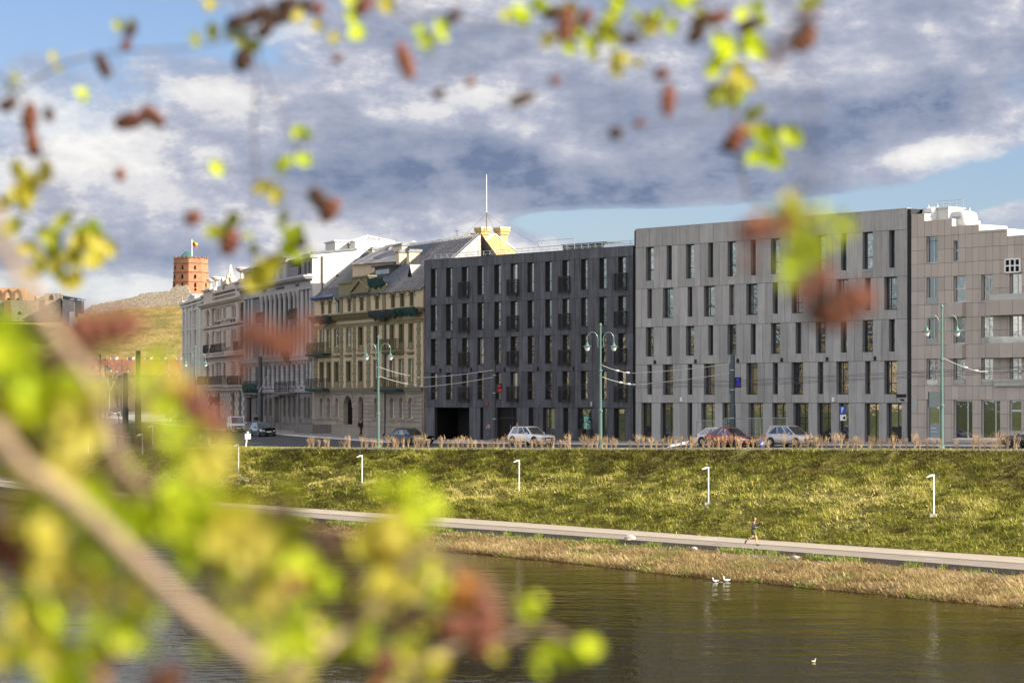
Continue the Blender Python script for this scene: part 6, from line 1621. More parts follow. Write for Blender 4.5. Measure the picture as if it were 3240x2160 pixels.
# flattened white board lying by the kerb
x, y, z = at_offset(2145, 13); o = thing('fallen_board', 'white board lying tilted on the road edge left of the white hatchback', 'board', (x,y,z+CZ), R(-30))
mb = MB(); mb.loft([[(-.8,-.3,.02),(.8,-.3,.28),(.8,.3,.55),(-.8,.3,.2)], [(-.8,-.3,.06),(.8,-.3,.32),(.8,.3,.59),(-.8,.3,.24)]]); mb.build('panel', M['white_paint'], o)
mb = MB(); mb.tube([(-.6,.2,.0),(.5,.1,.35)], .03, 4); mb.build('strut', M['galv'], o)
# low dark bars at the far left by the ramp
x, y, z = hit(290, 1378); o = thing('cycle_rack', 'row of low dark hoops beside the ramp at the left', 'rack', (x,y,z+CZ), R(10))
for k in range(4): mb = MB(); mb.tube([(-1.3+.8*k,0,0),(-1.3+.8*k,0,.95),(-.75+.8*k,0,.95),(-.75+.8*k,0,0)], .05, 5); mb.build('hoop', M['lamp_dark'], o)

# ---------------------------------------------------------------- cars
def paint(name, col, metal=.0, rough=.28): return plain('paint_'+name, col, rough, metal, .5, .8)
def car(name, label, loc, head, col, L=4.6, Wd=1.85, H=1.55, kind='suv', lights=False, group='cars on the riverside street'):
    """x forwards, origin on the road under the middle"""
    o = thing(name, label, 'van' if kind == 'van' else 'car', loc, math.atan2(head[1], head[0]), group)
    hw = Wd/2; g = .20 if kind != 'suv' else .24; rw = .335 if kind != 'suv' else .365
    zb = H*.60 if kind != 'van' else H*.56
    # side outline: (x, top of the lower body, half width factor)
    if kind == 'van': st = [(0,.75,.86),(.03,zb-.1,.96),(.10,zb,1),(.5,zb,1),(.72,zb,1),(.80,zb-.06,1),(.88,zb-.13,.985),(.95,zb-.22,.95),(.985,zb-.32,.89),(1,zb-.46,.82)]
    elif kind == 'estate': st = [(0,.62,.82),(.015,zb-.14,.90),(.06,zb-.02,.96),(.3,zb,1),(.6,zb-.01,1),(.72,zb-.03,1),(.85,zb-.08,.985),(.94,zb-.14,.94),(.98,zb-.20,.87),(1,zb-.30,.76)]
    elif kind == 'coupe': st = [(0,.66,.82),(.015,zb+.02,.88),(.07,zb+.10,.95),(.3,zb+.02,1),(.6,zb-.02,1),(.72,zb-.03,1),(.85,zb-.07,.985),(.94,zb-.13,.94),(.98,zb-.20,.87),(1,zb-.32,.76)]
    else: st = [(0,.64,.82),(.015,zb-.12,.90),(.06,zb+.01,.96),(.3,zb+.01,1),(.6,zb-.01,1),(.71,zb-.03,1),(.84,zb-.07,.985),(.94,zb-.13,.95),(.98,zb-.19,.89),(1,zb-.30,.79)]
    rings = []
    for f, zt, wf in st:
        x = -L/2+L*f; w = hw*wf; e = abs(f-.5)*2; zl = g+(.14 if e > .96 else 0)
        rings.append([(x,-w*.80,zl),(x,-w*.97,zl+.12),(x,-w,zl+.34),(x,-w*.985,zt-.14),(x,-w*.90,zt),(x,0,zt+.035),(x,w*.90,zt),(x,w*.985,zt-.14),(x,w,zl+.34),(x,w*.97,zl+.12),(x,w*.80,zl)])
    mb = MB(); mb.loft(rings)
    # cabin
    cab = {'suv': (.05,.14,.53,.70), 'estate': (.03,.14,.50,.68), 'mpv': (.04,.12,.55,.76), 'hatch': (.02,.24,.50,.69), 'coupe': (.02,.30,.50,.68), 'van': (.015,.03,.66,.80)}[kind]
    xb0, xt0, xt1, xb1 = [-L/2+L*c for c in cab]; wt = hw*(.76 if kind != 'van' else .86); wb_ = hw*.90
    zc = zb-.03
    base = [(xb0,-wb_*.96,zc),(xb1,-wb_*.93,zc-.02),(xb1,wb_*.93,zc-.02),(xb0,wb_*.96,zc)]
    top = [(xt0,-wt*.94,H-.06),(xt1,-wt*.96,H-.07),(xt1,wt*.96,H-.07),(xt0,wt*.94,H-.06)]
    mid = [(xt0+.12,-wt*.6,H),((xt1)-.18,-wt*.6,H),((xt1)-.18,wt*.6,H),(xt0+.12,wt*.6,H)]
    mb.loft([base, top, mid])
    body = mb.build('body', col, o)
    bm_ = body.modifiers.new('soft', 'BEVEL'); bm_.width = .10; bm_.segments = 3; bm_.limit_method = 'ANGLE'; bm_.angle_limit = R(28)
    for p in body.data.polygons: p.use_smooth = True
    # glass: quads laid just proud of the cabin sides
    def pane(name, corners, off, inset=.09):
        c = [Vector(p) for p in corners]; ce = sum(c, Vector())/len(c); nrm = (c[1]-c[0]).cross(c[-1]-c[0]).normalized()
        if nrm.dot(ce-Vector((0,0,H*.6))) < 0: nrm = -nrm
        q = [p+(ce-p).normalized()*inset+nrm*off for p in c]; m2 = MB(); m2.prism(q, nrm*.008); return m2.build(name, M['car_glass'], o)
    B, T = [Vector(p) for p in base], [Vector(p) for p in top]
    pane('windscreen', [B[1], B[2], T[2], T[1]], .012, .10)
    if kind != 'van': pane('rear_window', [B[0], B[3], T[3], T[0]], .012, .13)
    for s in (0, 1):
        b0, b1, t0, t1 = (B[0], B[1], T[0], T[1]) if s == 0 else (B[3], B[2], T[3], T[2])
        cuts = [.08, .40, .70, .97] if kind not in ('van',) else [.72, .97]
        for a, c_ in zip(cuts, cuts[1:]):
            lo = lambda f: b0.lerp(b1, f)+Vector((0,0,.03)); hi = lambda f: t0.lerp(t1, f)
            ta, tc_ = min(1, a*1.02), min(1, c_*1.0)
            pane('side_window', [lo(a), lo(c_), hi(tc_), hi(ta)], .010, .055)
    # wheels with arches
    wx = (-L/2+L*.185, L/2-L*.195)
    for x in wx:
        for s in (-1, 1):
            yy = s*(hw-.10)
            m2 = MB(); m2.lathe([(rw-.03,-.11),(rw,-.07),(rw,.07),(rw-.03,.11)], (x, yy, rw), 20, 0, axis='y'); ty = m2.build('wheel', M['tyre'], o)
            m2 = MB(); m2.lathe([(rw*.66,-.015),(rw*.62,.0),(rw*.16,.012),(rw*.1,.02)], (x, s*(hw+.0), rw), 16, 1, axis='y')
            for k in range(5):
                a = k*2*math.pi/5; m2.obox((x+rw*.12*math.cos(a), s*(hw+.016), rw+rw*.12*math.sin(a)), (x+rw*.62*math.cos(a), s*(hw+.012), rw+rw*.62*math.sin(a)), .02, .07)
            m2.build('rim', [M['rim'], M['car_black_trim']], ty)
            m2 = MB(); m2.lathe([(rw+.075,-.02),(rw+.075,.008),(rw-.0,.008),(rw-.0,-.02)], (x, s*(hw*.985), rw+.02), 20, 0, axis='y'); m2.build('wheel_arch', M['car_black_trim'], o)
    # lights, grille, bumper, plate, mirrors, roof rails
    zl = zb-.26 if kind != 'van' else zb-.44
    xn = L/2
    for s in (-1, 1):
        zt_ = zb-(.27 if kind != 'van' else .40); pl = [(xn-.46,.99,.03),(xn-.18,.945,.0),(xn+.006,.70,-.03),(xn+.012,.50,-.04)]
        m2 = MB(); m2.loft([[(x_, s*hw*w_+s*.006, zt_+dz-.075) for x_, w_, dz in pl], [(x_, s*hw*w_+s*.004, zt_+dz+.055) for x_, w_, dz in pl], [(x_-.05, s*hw*(w_-.06), zt_+dz+.05) for x_, w_, dz in pl], [(x_-.05, s*hw*(w_-.06), zt_+dz-.07) for x_, w_, dz in pl]], closed=False, caps=False); hl = m2.build('headlight', M['head_glass'], o)
        m2 = MB(); m2.box(-L/2-.015, -L/2+.16, s*hw*.60, s*hw*.90, zb-.28, zb-.05); m2.build('taillight', M['tail_red'], o)
        m2 = MB(); m2.lathe([(.02,-.10),(.07,-.07),(.085,.05),(.04,.10)], (xb1-.42, s*(hw+.07), zb+.06), 8, axis='y'); m2.build('mirror', col, o)
        if kind in ('suv','estate'): m2 = MB(); m2.tube([(xt0+.1,s*wt*.82,H-.02),(xt0+.2,s*wt*.82,H+.03),(xt1-.2,s*wt*.82,H+.03),(xt1-.1,s*wt*.82,H-.03)], .018, 5); m2.build('roof_rail', M['car_black_trim'], o)
    m2 = MB(); m2.box(xn-.10, xn+.008, -hw*.46, hw*.46, zb-(.58 if kind != 'van' else .72), zb-(.33 if kind != 'van' else .50)); m2.build('grille', M['car_black_trim'], o)
    m2 = MB(); m2.box(xn-.16, xn+.004, -hw*.60, hw*.60, g+.14, g+.22); m2.box(-L/2-.01, -L/2+.1, -hw*.66, hw*.66, g+.08, g+.22); m2.box(-L/2+.9, L/2-.9, -hw*.99, hw*.99, g-.02, g+.10); m2.build('bumper_trim', M['car_black_trim'], o)
    m2 = MB(); m2.box(xn-.03, xn+.014, -.26, .26, g+.23, g+.34); m2.build('number_plate', M['plate'], o)
    m2 = MB(); m2.box(-L/2-.022, -L/2+.02, -.26, .26, zb-.42, zb-.31); m2.build('number_plate', M['plate'], o)
    if kind == 'suv': m2 = MB(); m2.box(xt0+.5, xt1-.25, -wt*.5, wt*.5, H-.006, H+.006); m2.build('sunroof', M['car_glass'], o)
    return o
def carpos(px, off): x, y, z = at_offset(px, off); return (x, y, z+CZ+.012)
SH = (EX, EY)
car('parked_car', 'white compact crossover with sloping hood driving past the charcoal block', carpos(1681,7.6), SH, paint('white', (.80,.81,.83)), 4.65, 1.88, 1.66, 'suv')
car('parked_car', 'black estate car in front of the tenement corner', carpos(1303,8.6), SH, paint('black', (.012,.013,.017)), 4.75, 1.84, 1.48, 'estate')
car('parked_car', 'dark red coupe style crossover with sloping rear roof', carpos(2317,10.2), SH, paint('red', (.30,.012,.018), .15), 4.5, 1.82, 1.55, 'coupe')
car('parked_car', 'white hatchback mostly hidden behind the dark red car', carpos(2282,7.2), SH, paint('pearl', (.66,.67,.68)), 4.3, 1.78, 1.5, 'hatch')
car('parked_car', 'silver people carrier right of the blue arrow sign', carpos(2502,9.2), SH, paint('silver', (.52,.50,.48), .4), 4.2, 1.75, 1.66, 'mpv')
car('parked_car', 'black hatchback facing left, cut off by the right picture edge', carpos(3266,9.), (-EX,-EY), paint('ink', (.020,.021,.030)), 4.45, 1.75, 1.5, 'hatch')
x, y, z = at_d(832, 262); car('moving_car', 'grey green estate car coming round the bend beside the white van', (x,y,z+CZ+.01), (.36,-.93), paint('sage', (.10,.125,.11), .4), 4.75, 1.84, 1.5, 'estate')
x, y, z = at_d(747, 279); car('delivery_van', 'small white panel van coming round the bend', (x,y,z+CZ+.01), (.24,-.97), paint('vanwhite', (.72,.73,.74)), 4.3, 1.84, 1.82, 'van')
x, y, z = at_d(360, 440); car('moving_car', 'dark car with lit headlamps approaching far down the bend', (x,y,z+CZ+.02), (.25,-.97), paint('slate', (.04,.045,.055)), 4.5, 1.85, 1.6, 'suv')
x, y, z = at_d(573, 352); car('parked_car', 'maroon car seen from behind, parked by the pale house', (x,y,z+CZ+.02), (-.35,.94), paint('maroon', (.09,.02,.02)), 4.4, 1.85, 1.55, 'suv')
x, y, z = at_d(547, 395); car('parked_car', 'dark car parked farther along beyond the maroon one', (x,y,z+CZ+.02), (-.35,.94), paint('graphite', (.05,.035,.035)), 4.4, 1.8, 1.5, 'hatch')
# ---------------------------------------------------------------- bare hedge along the road
def shrub_mesh(name, seed, h, n, r0, spread, mt):
    r2 = random.Random(seed); mb = MB()
    for k in range(n):
        a = r2.uniform(0, 6.283); ln = r2.uniform(.05, spread); hh = h*r2.uniform(.75, 1.08)
        b0 = Vector((r2.uniform(-.09,.09), r2.uniform(-.07,.07), -.05)); tip = Vector((math.cos(a)*ln, math.sin(a)*ln*.7, hh)); md = b0.lerp(tip, .55)+Vector((r2.uniform(-.04,.04), 0, .02))
        mb.tube([b0, md, tip], [r0, r0*.8, r0*.4], 4, 0, .5)
        for j in range(r2.randint(2, 4)):
            f = r2.uniform(.35, .9); p = md.lerp(tip, (f-.35)/.65); q = p+Vector((r2.uniform(-.16,.16), r2.uniform(-.12,.12), r2.uniform(.10,.26)))*(h/.85)
            mb.tube([p, q], [r0*.6, r0*.3], 3, 0, .5)
            if r2.random() < .5: mb.tube([q, q+Vector((r2.uniform(-.1,.1), r2.uniform(-.08,.08), .1))], [r0*.4, r0*.25], 3, 0, .5)
    o = mb.build(name, mt); return o
protos = [shrub_mesh('bare_shrub', 60+k, .92, 13, .013, .42, M['twig_pale']) for k in range(5)]
HLAB = 'leafless clipped straw coloured shrub in the row along the road edge'
px = 978.; k = 0; r2 = random.Random(12)
while px < 3250:
    o = protos[k] if k < 5 else protos[r2.randrange(5)].copy()
    if k >= 5: COL.objects.link(o)
    x, y, z = at_offset(px, 18.3+r2.uniform(-.25, .25)); o.location = (x, y, z+CZ); o.rotation_euler = (0,0,r2.uniform(0,6.28)); s = r2.uniform(.68, 1.16); o.scale = (s, s, s*r2.uniform(.9,1.1))
    tag(o, HLAB, 'shrub', 'leafless hedge shrubs by the road'); px += 14.5*(250./y)*(r2.uniform(.6, 1.3) if r2.random() < .93 else 2.4); k += 1
HL2 = 'leafless straw coloured shrub in the short row by the bend at left'
for j in range(12):
    o = protos[j % 5].copy(); COL.objects.link(o); t = -236+3.4*j+r2.uniform(-.5,.5); nd, nz0 = [float(q) for q in N.at(t)]; x, y = xy(t, nd-.9); o.location = (x, y, ground(x, y)+CZ); o.rotation_euler = (0,0,r2.uniform(0,6.28)); s = r2.uniform(.85,1.15); o.scale = (s,s,s)
    tag(o, HL2, 'shrub', 'leafless shrubs by the bend')
bp = shrub_mesh('tall_shrub', 91, 2.1, 26, .022, .7, M['twig_grey'])
for j, (px, py) in enumerate(((395,1404),(420,1402),(440,1410),(470,1404),(500,1402),(372,1408))):
    o = bp if j == 0 else bp.copy()
    if j: COL.objects.link(o)
    x, y, z = hit(px, py); o.location = (x, y, z+CZ); o.rotation_euler = (0,0,j*1.3); tag(o, 'tall leafless thicket shrub behind the ramp lamps', 'shrub', 'thicket shrubs by the ramp')
M['twig_dark'] = mat('twig_dark', (.055,.042,.03), .9, .25, 3)
# bare and budding trees far left
def tree(name, lab, loc, h, seed, mt, leaf=None, spread=.42, r0=None, group=None, nl=0):
    r2 = random.Random(seed); o = thing(name, lab, 'tree', loc, 0, group); tr, cr = MB(), MB(); tips = []
    r0 = r0 or h*.018
    def grow(p, d, ln, r, lv):
        q = p+d*ln; md = p.lerp(q, .5)+Vector((r2.uniform(-1,1), r2.uniform(-1,1), 0))*ln*.05
        (tr if lv == 0 else cr).tube([p, md, q], [r, r*.85, r*.65], 6 if lv < 2 else 3)
        if lv >= 4: tips.append(q); return
        for k in range(3 if lv else 4):
            a = r2.uniform(0, 6.283); t = spread*r2.uniform(.6, 1.4); nd = (d+Vector((math.cos(a)*t, math.sin(a)*t, r2.uniform(-.05,.25)))).normalized()
            st = p.lerp(q, r2.uniform(.55, 1.)) if lv else q
            grow(st, nd, ln*r2.uniform(.55,.8), r*.6, lv+1)
        tips.append(q)
    grow(Vector((0,0,-.1)), Vector((0,0,1)), h*.34, r0, 0)
    tr.build('trunk', mt, o)
    c = cr.build('crown', mt, o)
    if leaf:
        lb = MB()
        for t in tips:
            for k in range(nl):
                p = t+Vector((r2.gauss(0,.25), r2.gauss(0,.25), r2.gauss(0,.25))); s_ = r2.uniform(.07,.15)*max(1, h/8); u = Vector((r2.uniform(-1,1), r2.uniform(-1,1), r2.uniform(-1,1))).normalized()*s_; v = u.orthogonal().normalized()*s_*.7
                lb.face([p-u, p+v, p+u, p-v], 0, r2.random())
        lb.build('foliage', leaf, c)
    return o
M['bud_leaf'] = tuft_mat('bud_leaf', [(0., (.10,.14,.015)), (.6, (.22,.28,.03)), (1., (.34,.36,.06))], .3)
def tpos(px, d): x, y, z = at_d(px, d); return (x, y, max(z, -3.7)+CZ)
tree('bare_tree', 'slender bare sapling beside the approaching dark car', tpos(377,345), 6.2, 4, M['twig_grey'], spread=.5, r0=.09)
tree('bare_tree', 'slender bare sapling left of the maroon car', tpos(532,330), 4.2, 5, M['twig_grey'], spread=.5, r0=.07)
tree('bare_tree', 'tall leaning bare tree against the hill beside the pale house', tpos(556,470), 17, 8, M['twig_grey'], spread=.5, r0=.20)
tree('bare_tree', 'bare tree with thin twigs before the red roofed hall', tpos(345,640), 15, 9, M['twig_grey'], spread=.55)
tree('bare_tree', 'bare dark tree just right of the red roofed hall centre', tpos(430,700), 13, 10, M['twig_grey'], spread=.55)
tree('budding_tree', 'large pale green budding tree at far left under the castle ruin', tpos(60,560), 13, 11, M['bark'], M['bud_leaf'], .55, nl=5)
tree('budding_tree', 'smaller pale green budding tree beside the large one', tpos(150,600), 11, 12, M['bark'], M['bud_leaf'], .55, nl=5)
tree('budding_tree', 'dark green bushy tree behind the left sidewalk', tpos(262,620), 10, 13, M['bark'], M['bud_leaf'], .55, nl=4)
for j, (px, d) in enumerate(((292,600),(318,660),(372,690),(405,640),(462,720),(490,650),(525,700))):
    tree('bare_tree', 'dark bare tree in the row standing before the red roofed hall', tpos(px, d), 9.5+(j*37 % 5)*.7, 30+j, M['twig_dark'], spread=.62, r0=.16, group='bare trees before the hall')
# worn concrete grid on the slope at the left
mb = MB(); r2 = random.Random(6)
def sl(t, f): D, z = slope_z(np.array([t]), np.array([f])); x, y = xy(t, float(D[0])); return Vector((x, y, float(z[0])+CZ+.03))
for i in range(34):
    for j in range(9):
        t = -222+1.15*i; f = .07+.045*j
        if r2.random() < .22 or (i > 27 and j < (i-27)*1.1) or (i < 6 and j > 5): continue
        mb.obox(sl(t, f), sl(t+.75, f+.006), .20, .07, 0, r2.random())
        if r2.random() < .75: mb.obox(sl(t+.35, f+.003), sl(t+.72, f+.044), .12, .06, 0, r2.random())
M['pale_concrete'] = mat('pale_concrete', (.56,.52,.47), .9, .12, 2., tone=.15)
o = mb.build('slope_revetment', M['pale_concrete']); tag(o, 'worn pale concrete grid pavers showing on the lower slope at left', 'paving')
# boulders on the bank
def boulder(px, py, s, lab, seed):
    rx, rz = ray(px, py)
    for d in np.arange(110, 260, .2):
        if rz*d <= ground(rx*d, d): break
    r2 = random.Random(seed); bm = bmesh.new(); bmesh.ops.create_icosphere(bm, subdivisions=2, radius=s)
    for v in bm.verts: v.co *= r2.uniform(.8, 1.15); v.co.z *= .6
    me = bpy.data.meshes.new('boulder'); bm.to_mesh(me); bm.free(); me.materials.append(M['concrete']); o = bpy.data.objects.new('boulder', me); COL.objects.link(o); o.location = (rx*d, d, ground(rx*d, d)+CZ+s*.2); tag(o, lab, 'rock')
    a = me.attributes.new('tone', 'FLOAT', 'FACE'); a.data.foreach_set('value', [.6]*len(me.polygons))
boulder(1992, 1716, .38, 'pale rounded boulder on the reeds at the path edge', 1)
boulder(2196, 1739, .24, 'small pale stone among the reeds left of the runner', 2)
boulder(2519, 1768, .26, 'small brown stone under the path edge right of the runner', 3)

# ---------------------------------------------------------------- people
SKIN = plain('skin', (.52,.30,.20), .55)
def skinned(name, verts, edges, radii, mt, parent, sub=2):
    me = bpy.data.meshes.new(name); me.from_pydata(verts, edges, []); me.materials.append(mt)
    o = bpy.data.objects.new(name, me); COL.objects.link(o); o.parent = parent
    sk = o.modifiers.new('skin', 'SKIN'); sk.use_smooth_shade = True; sk.branch_smoothing = .6; ss = o.modifiers.new('sub', 'SUBSURF'); ss.levels = ss.render_levels = sub
    lay = me.skin_vertices[0] if len(me.skin_vertices) else None
    if lay is None:
        bm = bmesh.new(); bm.from_mesh(me); bm.verts.layers.skin.verify(); bm.to_mesh(me); bm.free(); lay = me.skin_vertices[0]
    for i, r in enumerate(radii): lay.data[i].radius = r if isinstance(r, tuple) else (r, r)
    lay.data[0].use_root = True
    return o
def chain(paths):
    """paths of (point, radius), first point of a path may be an index into what went before"""
    v, e, r = [], [], []
    for p in paths:
        prev = None
        for a in p:
            if isinstance(a, int): prev = a; continue
            v.append(a[0]); r.append(a[1]); i = len(v)-1
            if prev is not None: e.append((prev, i))
            prev = i
    return v, e, r
def person(lab, loc, rz, J, top, legs, shoe, hair, long_legs, pack=None, seed=0):
    """J: joints; the body is one skinned surface, clothes are their own skins a little larger"""
    o = thing('person', lab, 'person', loc, rz)
    def hand(w, el, side):
        w, el = Vector(w), Vector(el); d = (w-el).normalized(); sd = Vector((-d.z, 0, d.x)); lat = d.cross(sd); ps = []
        pal = w+d*.07; out = [(tuple(pal), .030)]
        fs = []
        for k in range(4):
            b_ = pal+lat*(k-1.5)*.021; l_ = (.036,.042,.040,.032)[k]
            fs.append([(tuple(b_+d*.012), .0095), (tuple(b_+d*(.012+l_)), .0085), (tuple(b_+d*(.012+l_*1.5)-sd*.024), .007)])
        fs.append([(tuple(w+d*.03-lat*.03*side), .010), (tuple(w+d*.062-lat*.05*side), .009), (tuple(w+d*.09-lat*.048*side-sd*.01), .0075)])
        return out, fs
    P = []
    P.append([(J['pelvis'], .085), (J['spine'], .075), (J['chest'], .085), (J['neck'], .050), (J['jaw'], (.072,.070)), (J['head'], (.092,.083)), (J['crown'], .055)])
    n = 7
    for s in ('r', 'l'):
        P.append([2, (J['sho_'+s], .058), (J['elb_'+s], .043), (J['wri_'+s], .028)]); n0 = n; n += 3
        hnd, fs = hand(J['wri_'+s], J['elb_'+s], 1 if s == 'r' else -1); P.append([n0+2, hnd[0]]); ph = n; n += 1
        for f_ in fs: P.append([ph]+f_); n += len(f_)
    for s in ('r', 'l'):
        P.append([0, (J['hip_'+s], .078), (J['kne_'+s], .058), (J['cal_'+s], .056), (J['ank_'+s], .036), (J['toe_'+s], .034)]); n += 5
    hd = Vector(J['head']); fw = (Vector(J['toe_l'])+Vector(J['toe_r'])-Vector(J['ank_l'])-Vector(J['ank_r'])); fw = Vector(J.get('face', (1,0,0))).normalized(); lt = Vector((-fw.y, fw.x, 0))
    P.append([5, (tuple(hd+fw*.085+Vector((0,0,-.005))), .020), (tuple(hd+fw*.112+Vector((0,0,-.03))), .014)])
    for s in (-1, 1): P.append([5, (tuple(hd+lt*s*.085), .016), (tuple(hd+lt*s*.096-fw*.01), .012)])
    skinned('body', *chain(P), SKIN, o)
    def lerp(a, b, f): return tuple(Vector(J[a]).lerp(Vector(J[b]), f))
    # jacket: torso and sleeves
    Q = [[(lerp('pelvis','spine',-.55), (.175,.15)), (J['pelvis'], (.172,.15)), (J['spine'], .150), (J['chest'], .165), (lerp('chest','neck',.62), .088), (lerp('chest','neck',.98), .072)]]
    for s in ('r', 'l'): Q.append([3, (J['sho_'+s], .080), (J['elb_'+s], .062), (lerp('elb_'+s, 'wri_'+s, .88), .046)])
    jk = skinned('jacket', *chain(Q), top, o)
    Q = []
    Q.append([(lerp('pelvis','spine',-.05), .128)])
    for s in ('r', 'l'):
        if long_legs: Q.append([0, (J['hip_'+s], .122), (J['kne_'+s], .082), (J['cal_'+s], .076), (lerp('cal_'+s,'ank_'+s,.9), .060)])
        else: Q.append([0, (J['hip_'+s], .128), (lerp('hip_'+s,'kne_'+s,.42), .112), (lerp('hip_'+s,'kne_'+s,.68), .104)])
    skinned('trousers' if long_legs else 'shorts', *chain(Q), legs, o)
    for s in ('r', 'l'):
        a, t_ = Vector(J['ank_'+s]), Vector(J['toe_'+s]); d = (t_-a)
        skinned('shoe', [tuple(a-d*.25+Vector((0,0,-.02))), tuple(a+d*.45+Vector((0,0,-.015))), tuple(a+d*1.15)], [(0,1),(1,2)], [.052,.054,.040], shoe, o)
    hm = MB(); c = hd-fw*.018+Vector((0,0,.028))
    for (z0, z1) in ((0, 1),): hm.lathe([(.10*math.cos(R(a)), .105*math.sin(R(a))) for a in (-35, -10, 15, 40, 65, 88)], c, 14)
    for i_, v in enumerate(hm.v):
        q = Vector(v)-c
        if q.dot(fw) > .045 and q.z < .035: q -= fw*(q.dot(fw)-.03)
        hm.v[i_] = tuple(c+q)
    hm.build('hair', hair, o, smooth=True)
    for s in (-1, 1):
        p = hd+fw*.088+lt*s*.033+Vector((0,0,.012)); mb = MB(); mb.lathe([(.001,-.009),(.010,0),(.001,.009)], p, 6); mb.build('eye', M['void'], o)
    if pack:
        c = Vector(J['chest'])-fw*.20; mb = MB(); mb.loft([[(c.x-.08,c.y-.15,c.z-.34),(c.x+.08,c.y-.15,c.z-.34),(c.x+.08,c.y+.15,c.z-.34),(c.x-.08,c.y+.15,c.z-.34)],[(c.x-.10,c.y-.16,c.z-.1),(c.x+.08,c.y-.16,c.z-.1),(c.x+.08,c.y+.16,c.z-.1),(c.x-.10,c.y+.16,c.z-.1)],[(c.x-.05,c.y-.12,c.z+.12),(c.x+.07,c.y-.12,c.z+.12),(c.x+.07,c.y+.12,c.z+.12),(c.x-.05,c.y+.12,c.z+.12)]]); mb.build('backpack', pack, o)
    return o
# runner on the path, facing right, left arm stretched forwards
J = dict(pelvis=(0,0,.96), spine=(.02,0,1.17), chest=(.04,0,1.36), neck=(.07,0,1.51), jaw=(.115,0,1.585), head=(.10,0,1.665), crown=(.085,0,1.735), face=(.9,-.42,0),
         sho_r=(.03,-.19,1.42), elb_r=(-.06,-.26,1.14), wri_r=(.19,-.21,1.14), sho_l=(.04,.19,1.42), elb_l=(.24,.25,1.30), wri_l=(.48,.20,1.43),
         hip_r=(.03,-.10,.90), kne_r=(.17,-.10,.50), cal_r=(.19,-.10,.38), ank_r=(.20,-.10,.085), toe_r=(.37,-.11,.035),
         hip_l=(-.01,.10,.90), kne_l=(-.09,.11,.52), cal_l=(-.20,.11,.46), ank_l=(-.47,.12,.31), toe_l=(-.54,.12,.13))
x, y, z = hit(2384, 1725)
RUN_H = 1.0
person('runner in dark zip jacket and green shorts jogging along the riverside path', (x, y, -9.05+CZ+.002), math.atan2(EY, EX)+R(38), J,
       mat('jacket_dark', (.032,.034,.040), .5, .35, 5, .3, 20), plain('shorts_green', (.085,.115,.04), .8), plain('shoe_dark', (.035,.04,.05), .6), plain('hair_brown', (.10,.055,.03), .8), False)
# walker in black by the doorway, seen from behind
J2 = dict(pelvis=(0,0,.94), spine=(0,0,1.15), chest=(.01,0,1.34), neck=(.03,0,1.50), jaw=(.05,0,1.575), head=(.04,0,1.655), crown=(.03,0,1.725), face=(1,0,0),
          sho_r=(0,-.19,1.41), elb_r=(-.05,-.25,1.13), wri_r=(.03,-.25,.89), sho_l=(0,.19,1.41), elb_l=(.04,.25,1.13), wri_l=(.14,.23,.92),
          hip_r=(0,-.10,.89), kne_r=(.13,-.10,.49), cal_r=(.13,-.10,.37), ank_r=(.12,-.10,.085), toe_r=(.29,-.11,.04), hip_l=(0,.10,.89), kne_l=(-.06,.10,.49), cal_l=(-.12,.10,.38), ank_l=(-.24,.10,.12), toe_l=(-.10,.11,.04))
BLK = plain('cloth_black', (.010,.010,.013), .85); x, y, z = at_offset(1142, 1.9)
person('walker dressed all in black with a backpack passing the tall arched doorway', (x, y, z+CZ+.004), green.a+R(35), J2, BLK, plain('cloth_navy', (.012,.014,.022), .9), BLK, BLK, True, BLK)
J3 = dict(J2, wri_r=(.30,-.20,1.02), elb_r=(.06,-.26,1.14), wri_l=(.30,.20,1.02), elb_l=(.06,.26,1.14), kne_r=(.04,-.10,.49), ank_r=(.0,-.10,.085), cal_r=(.02,-.1,.37), toe_r=(.17,-.11,.04), kne_l=(.02,.1,.49), cal_l=(-.01,.1,.37), ank_l=(-.04,.1,.085), toe_l=(.13,.11,.04))
x, y, z = at_offset(810, 2.2); 
person('person in dark clothes standing with a bicycle by the grey classical house', (x, y, z+CZ+.004), classical.a+R(20), J3, BLK, BLK, BLK, BLK, True)
def bicycle(lab, loc, rz):
    o = thing('bicycle', lab, 'bicycle', loc, rz)
    for xx in (-.52, .52):
        mb = MB(); mb.tube([(xx+.33*math.cos(2*math.pi*k/20), 0, .34+.33*math.sin(2*math.pi*k/20)) for k in range(21)], .022, 5, cap=False)
        for k in range(8): a = k*math.pi/4; mb.tube([(xx,0,.34),(xx+.32*math.cos(a),0,.34+.32*math.sin(a))], .004, 3, cap=False)
        mb.build('wheel', M['tyre'], o)
    mb = MB()
    for p, q in (((-.52,0,.34),(-.18,0,.80)),((-.52,0,.34),(-.05,0,.30)),((-.05,0,.30),(-.2,0,.86)),((-.05,0,.30),(.38,0,.78)),((-.18,0,.80),(.36,0,.84)),((.52,0,.34),(.34,0,.98))): mb.tube([p, q], .02, 5)
    mb.build('frame', M['lamp_dark'], o)
    mb = MB(); mb.loft([[(-.34,-.08,.90),(-.34,.08,.90),(-.34,.08,.94),(-.34,-.08,.94)],[(-.08,-.025,.90),(-.08,.025,.90),(-.08,.025,.93),(-.08,-.025,.93)]]); mb.build('saddle', M['void'], o)
    mb = MB(); mb.tube([(.26,-.28,1.02),(.36,-.1,1.0),(.36,.1,1.0),(.26,.28,1.02)], .018, 5); mb.build('handlebar', M['galv'], o)
x, y, z = at_offset(822, 2.6); bicycle('dark bicycle held by the standing person', (x, y, z+CZ+.003), classical.a+R(5))
x, y, z = at_offset(842, 2.3); bicycle('dark bicycle parked against the wall right of the standing person', (x, y, z+CZ+.003), classical.a+R(8))
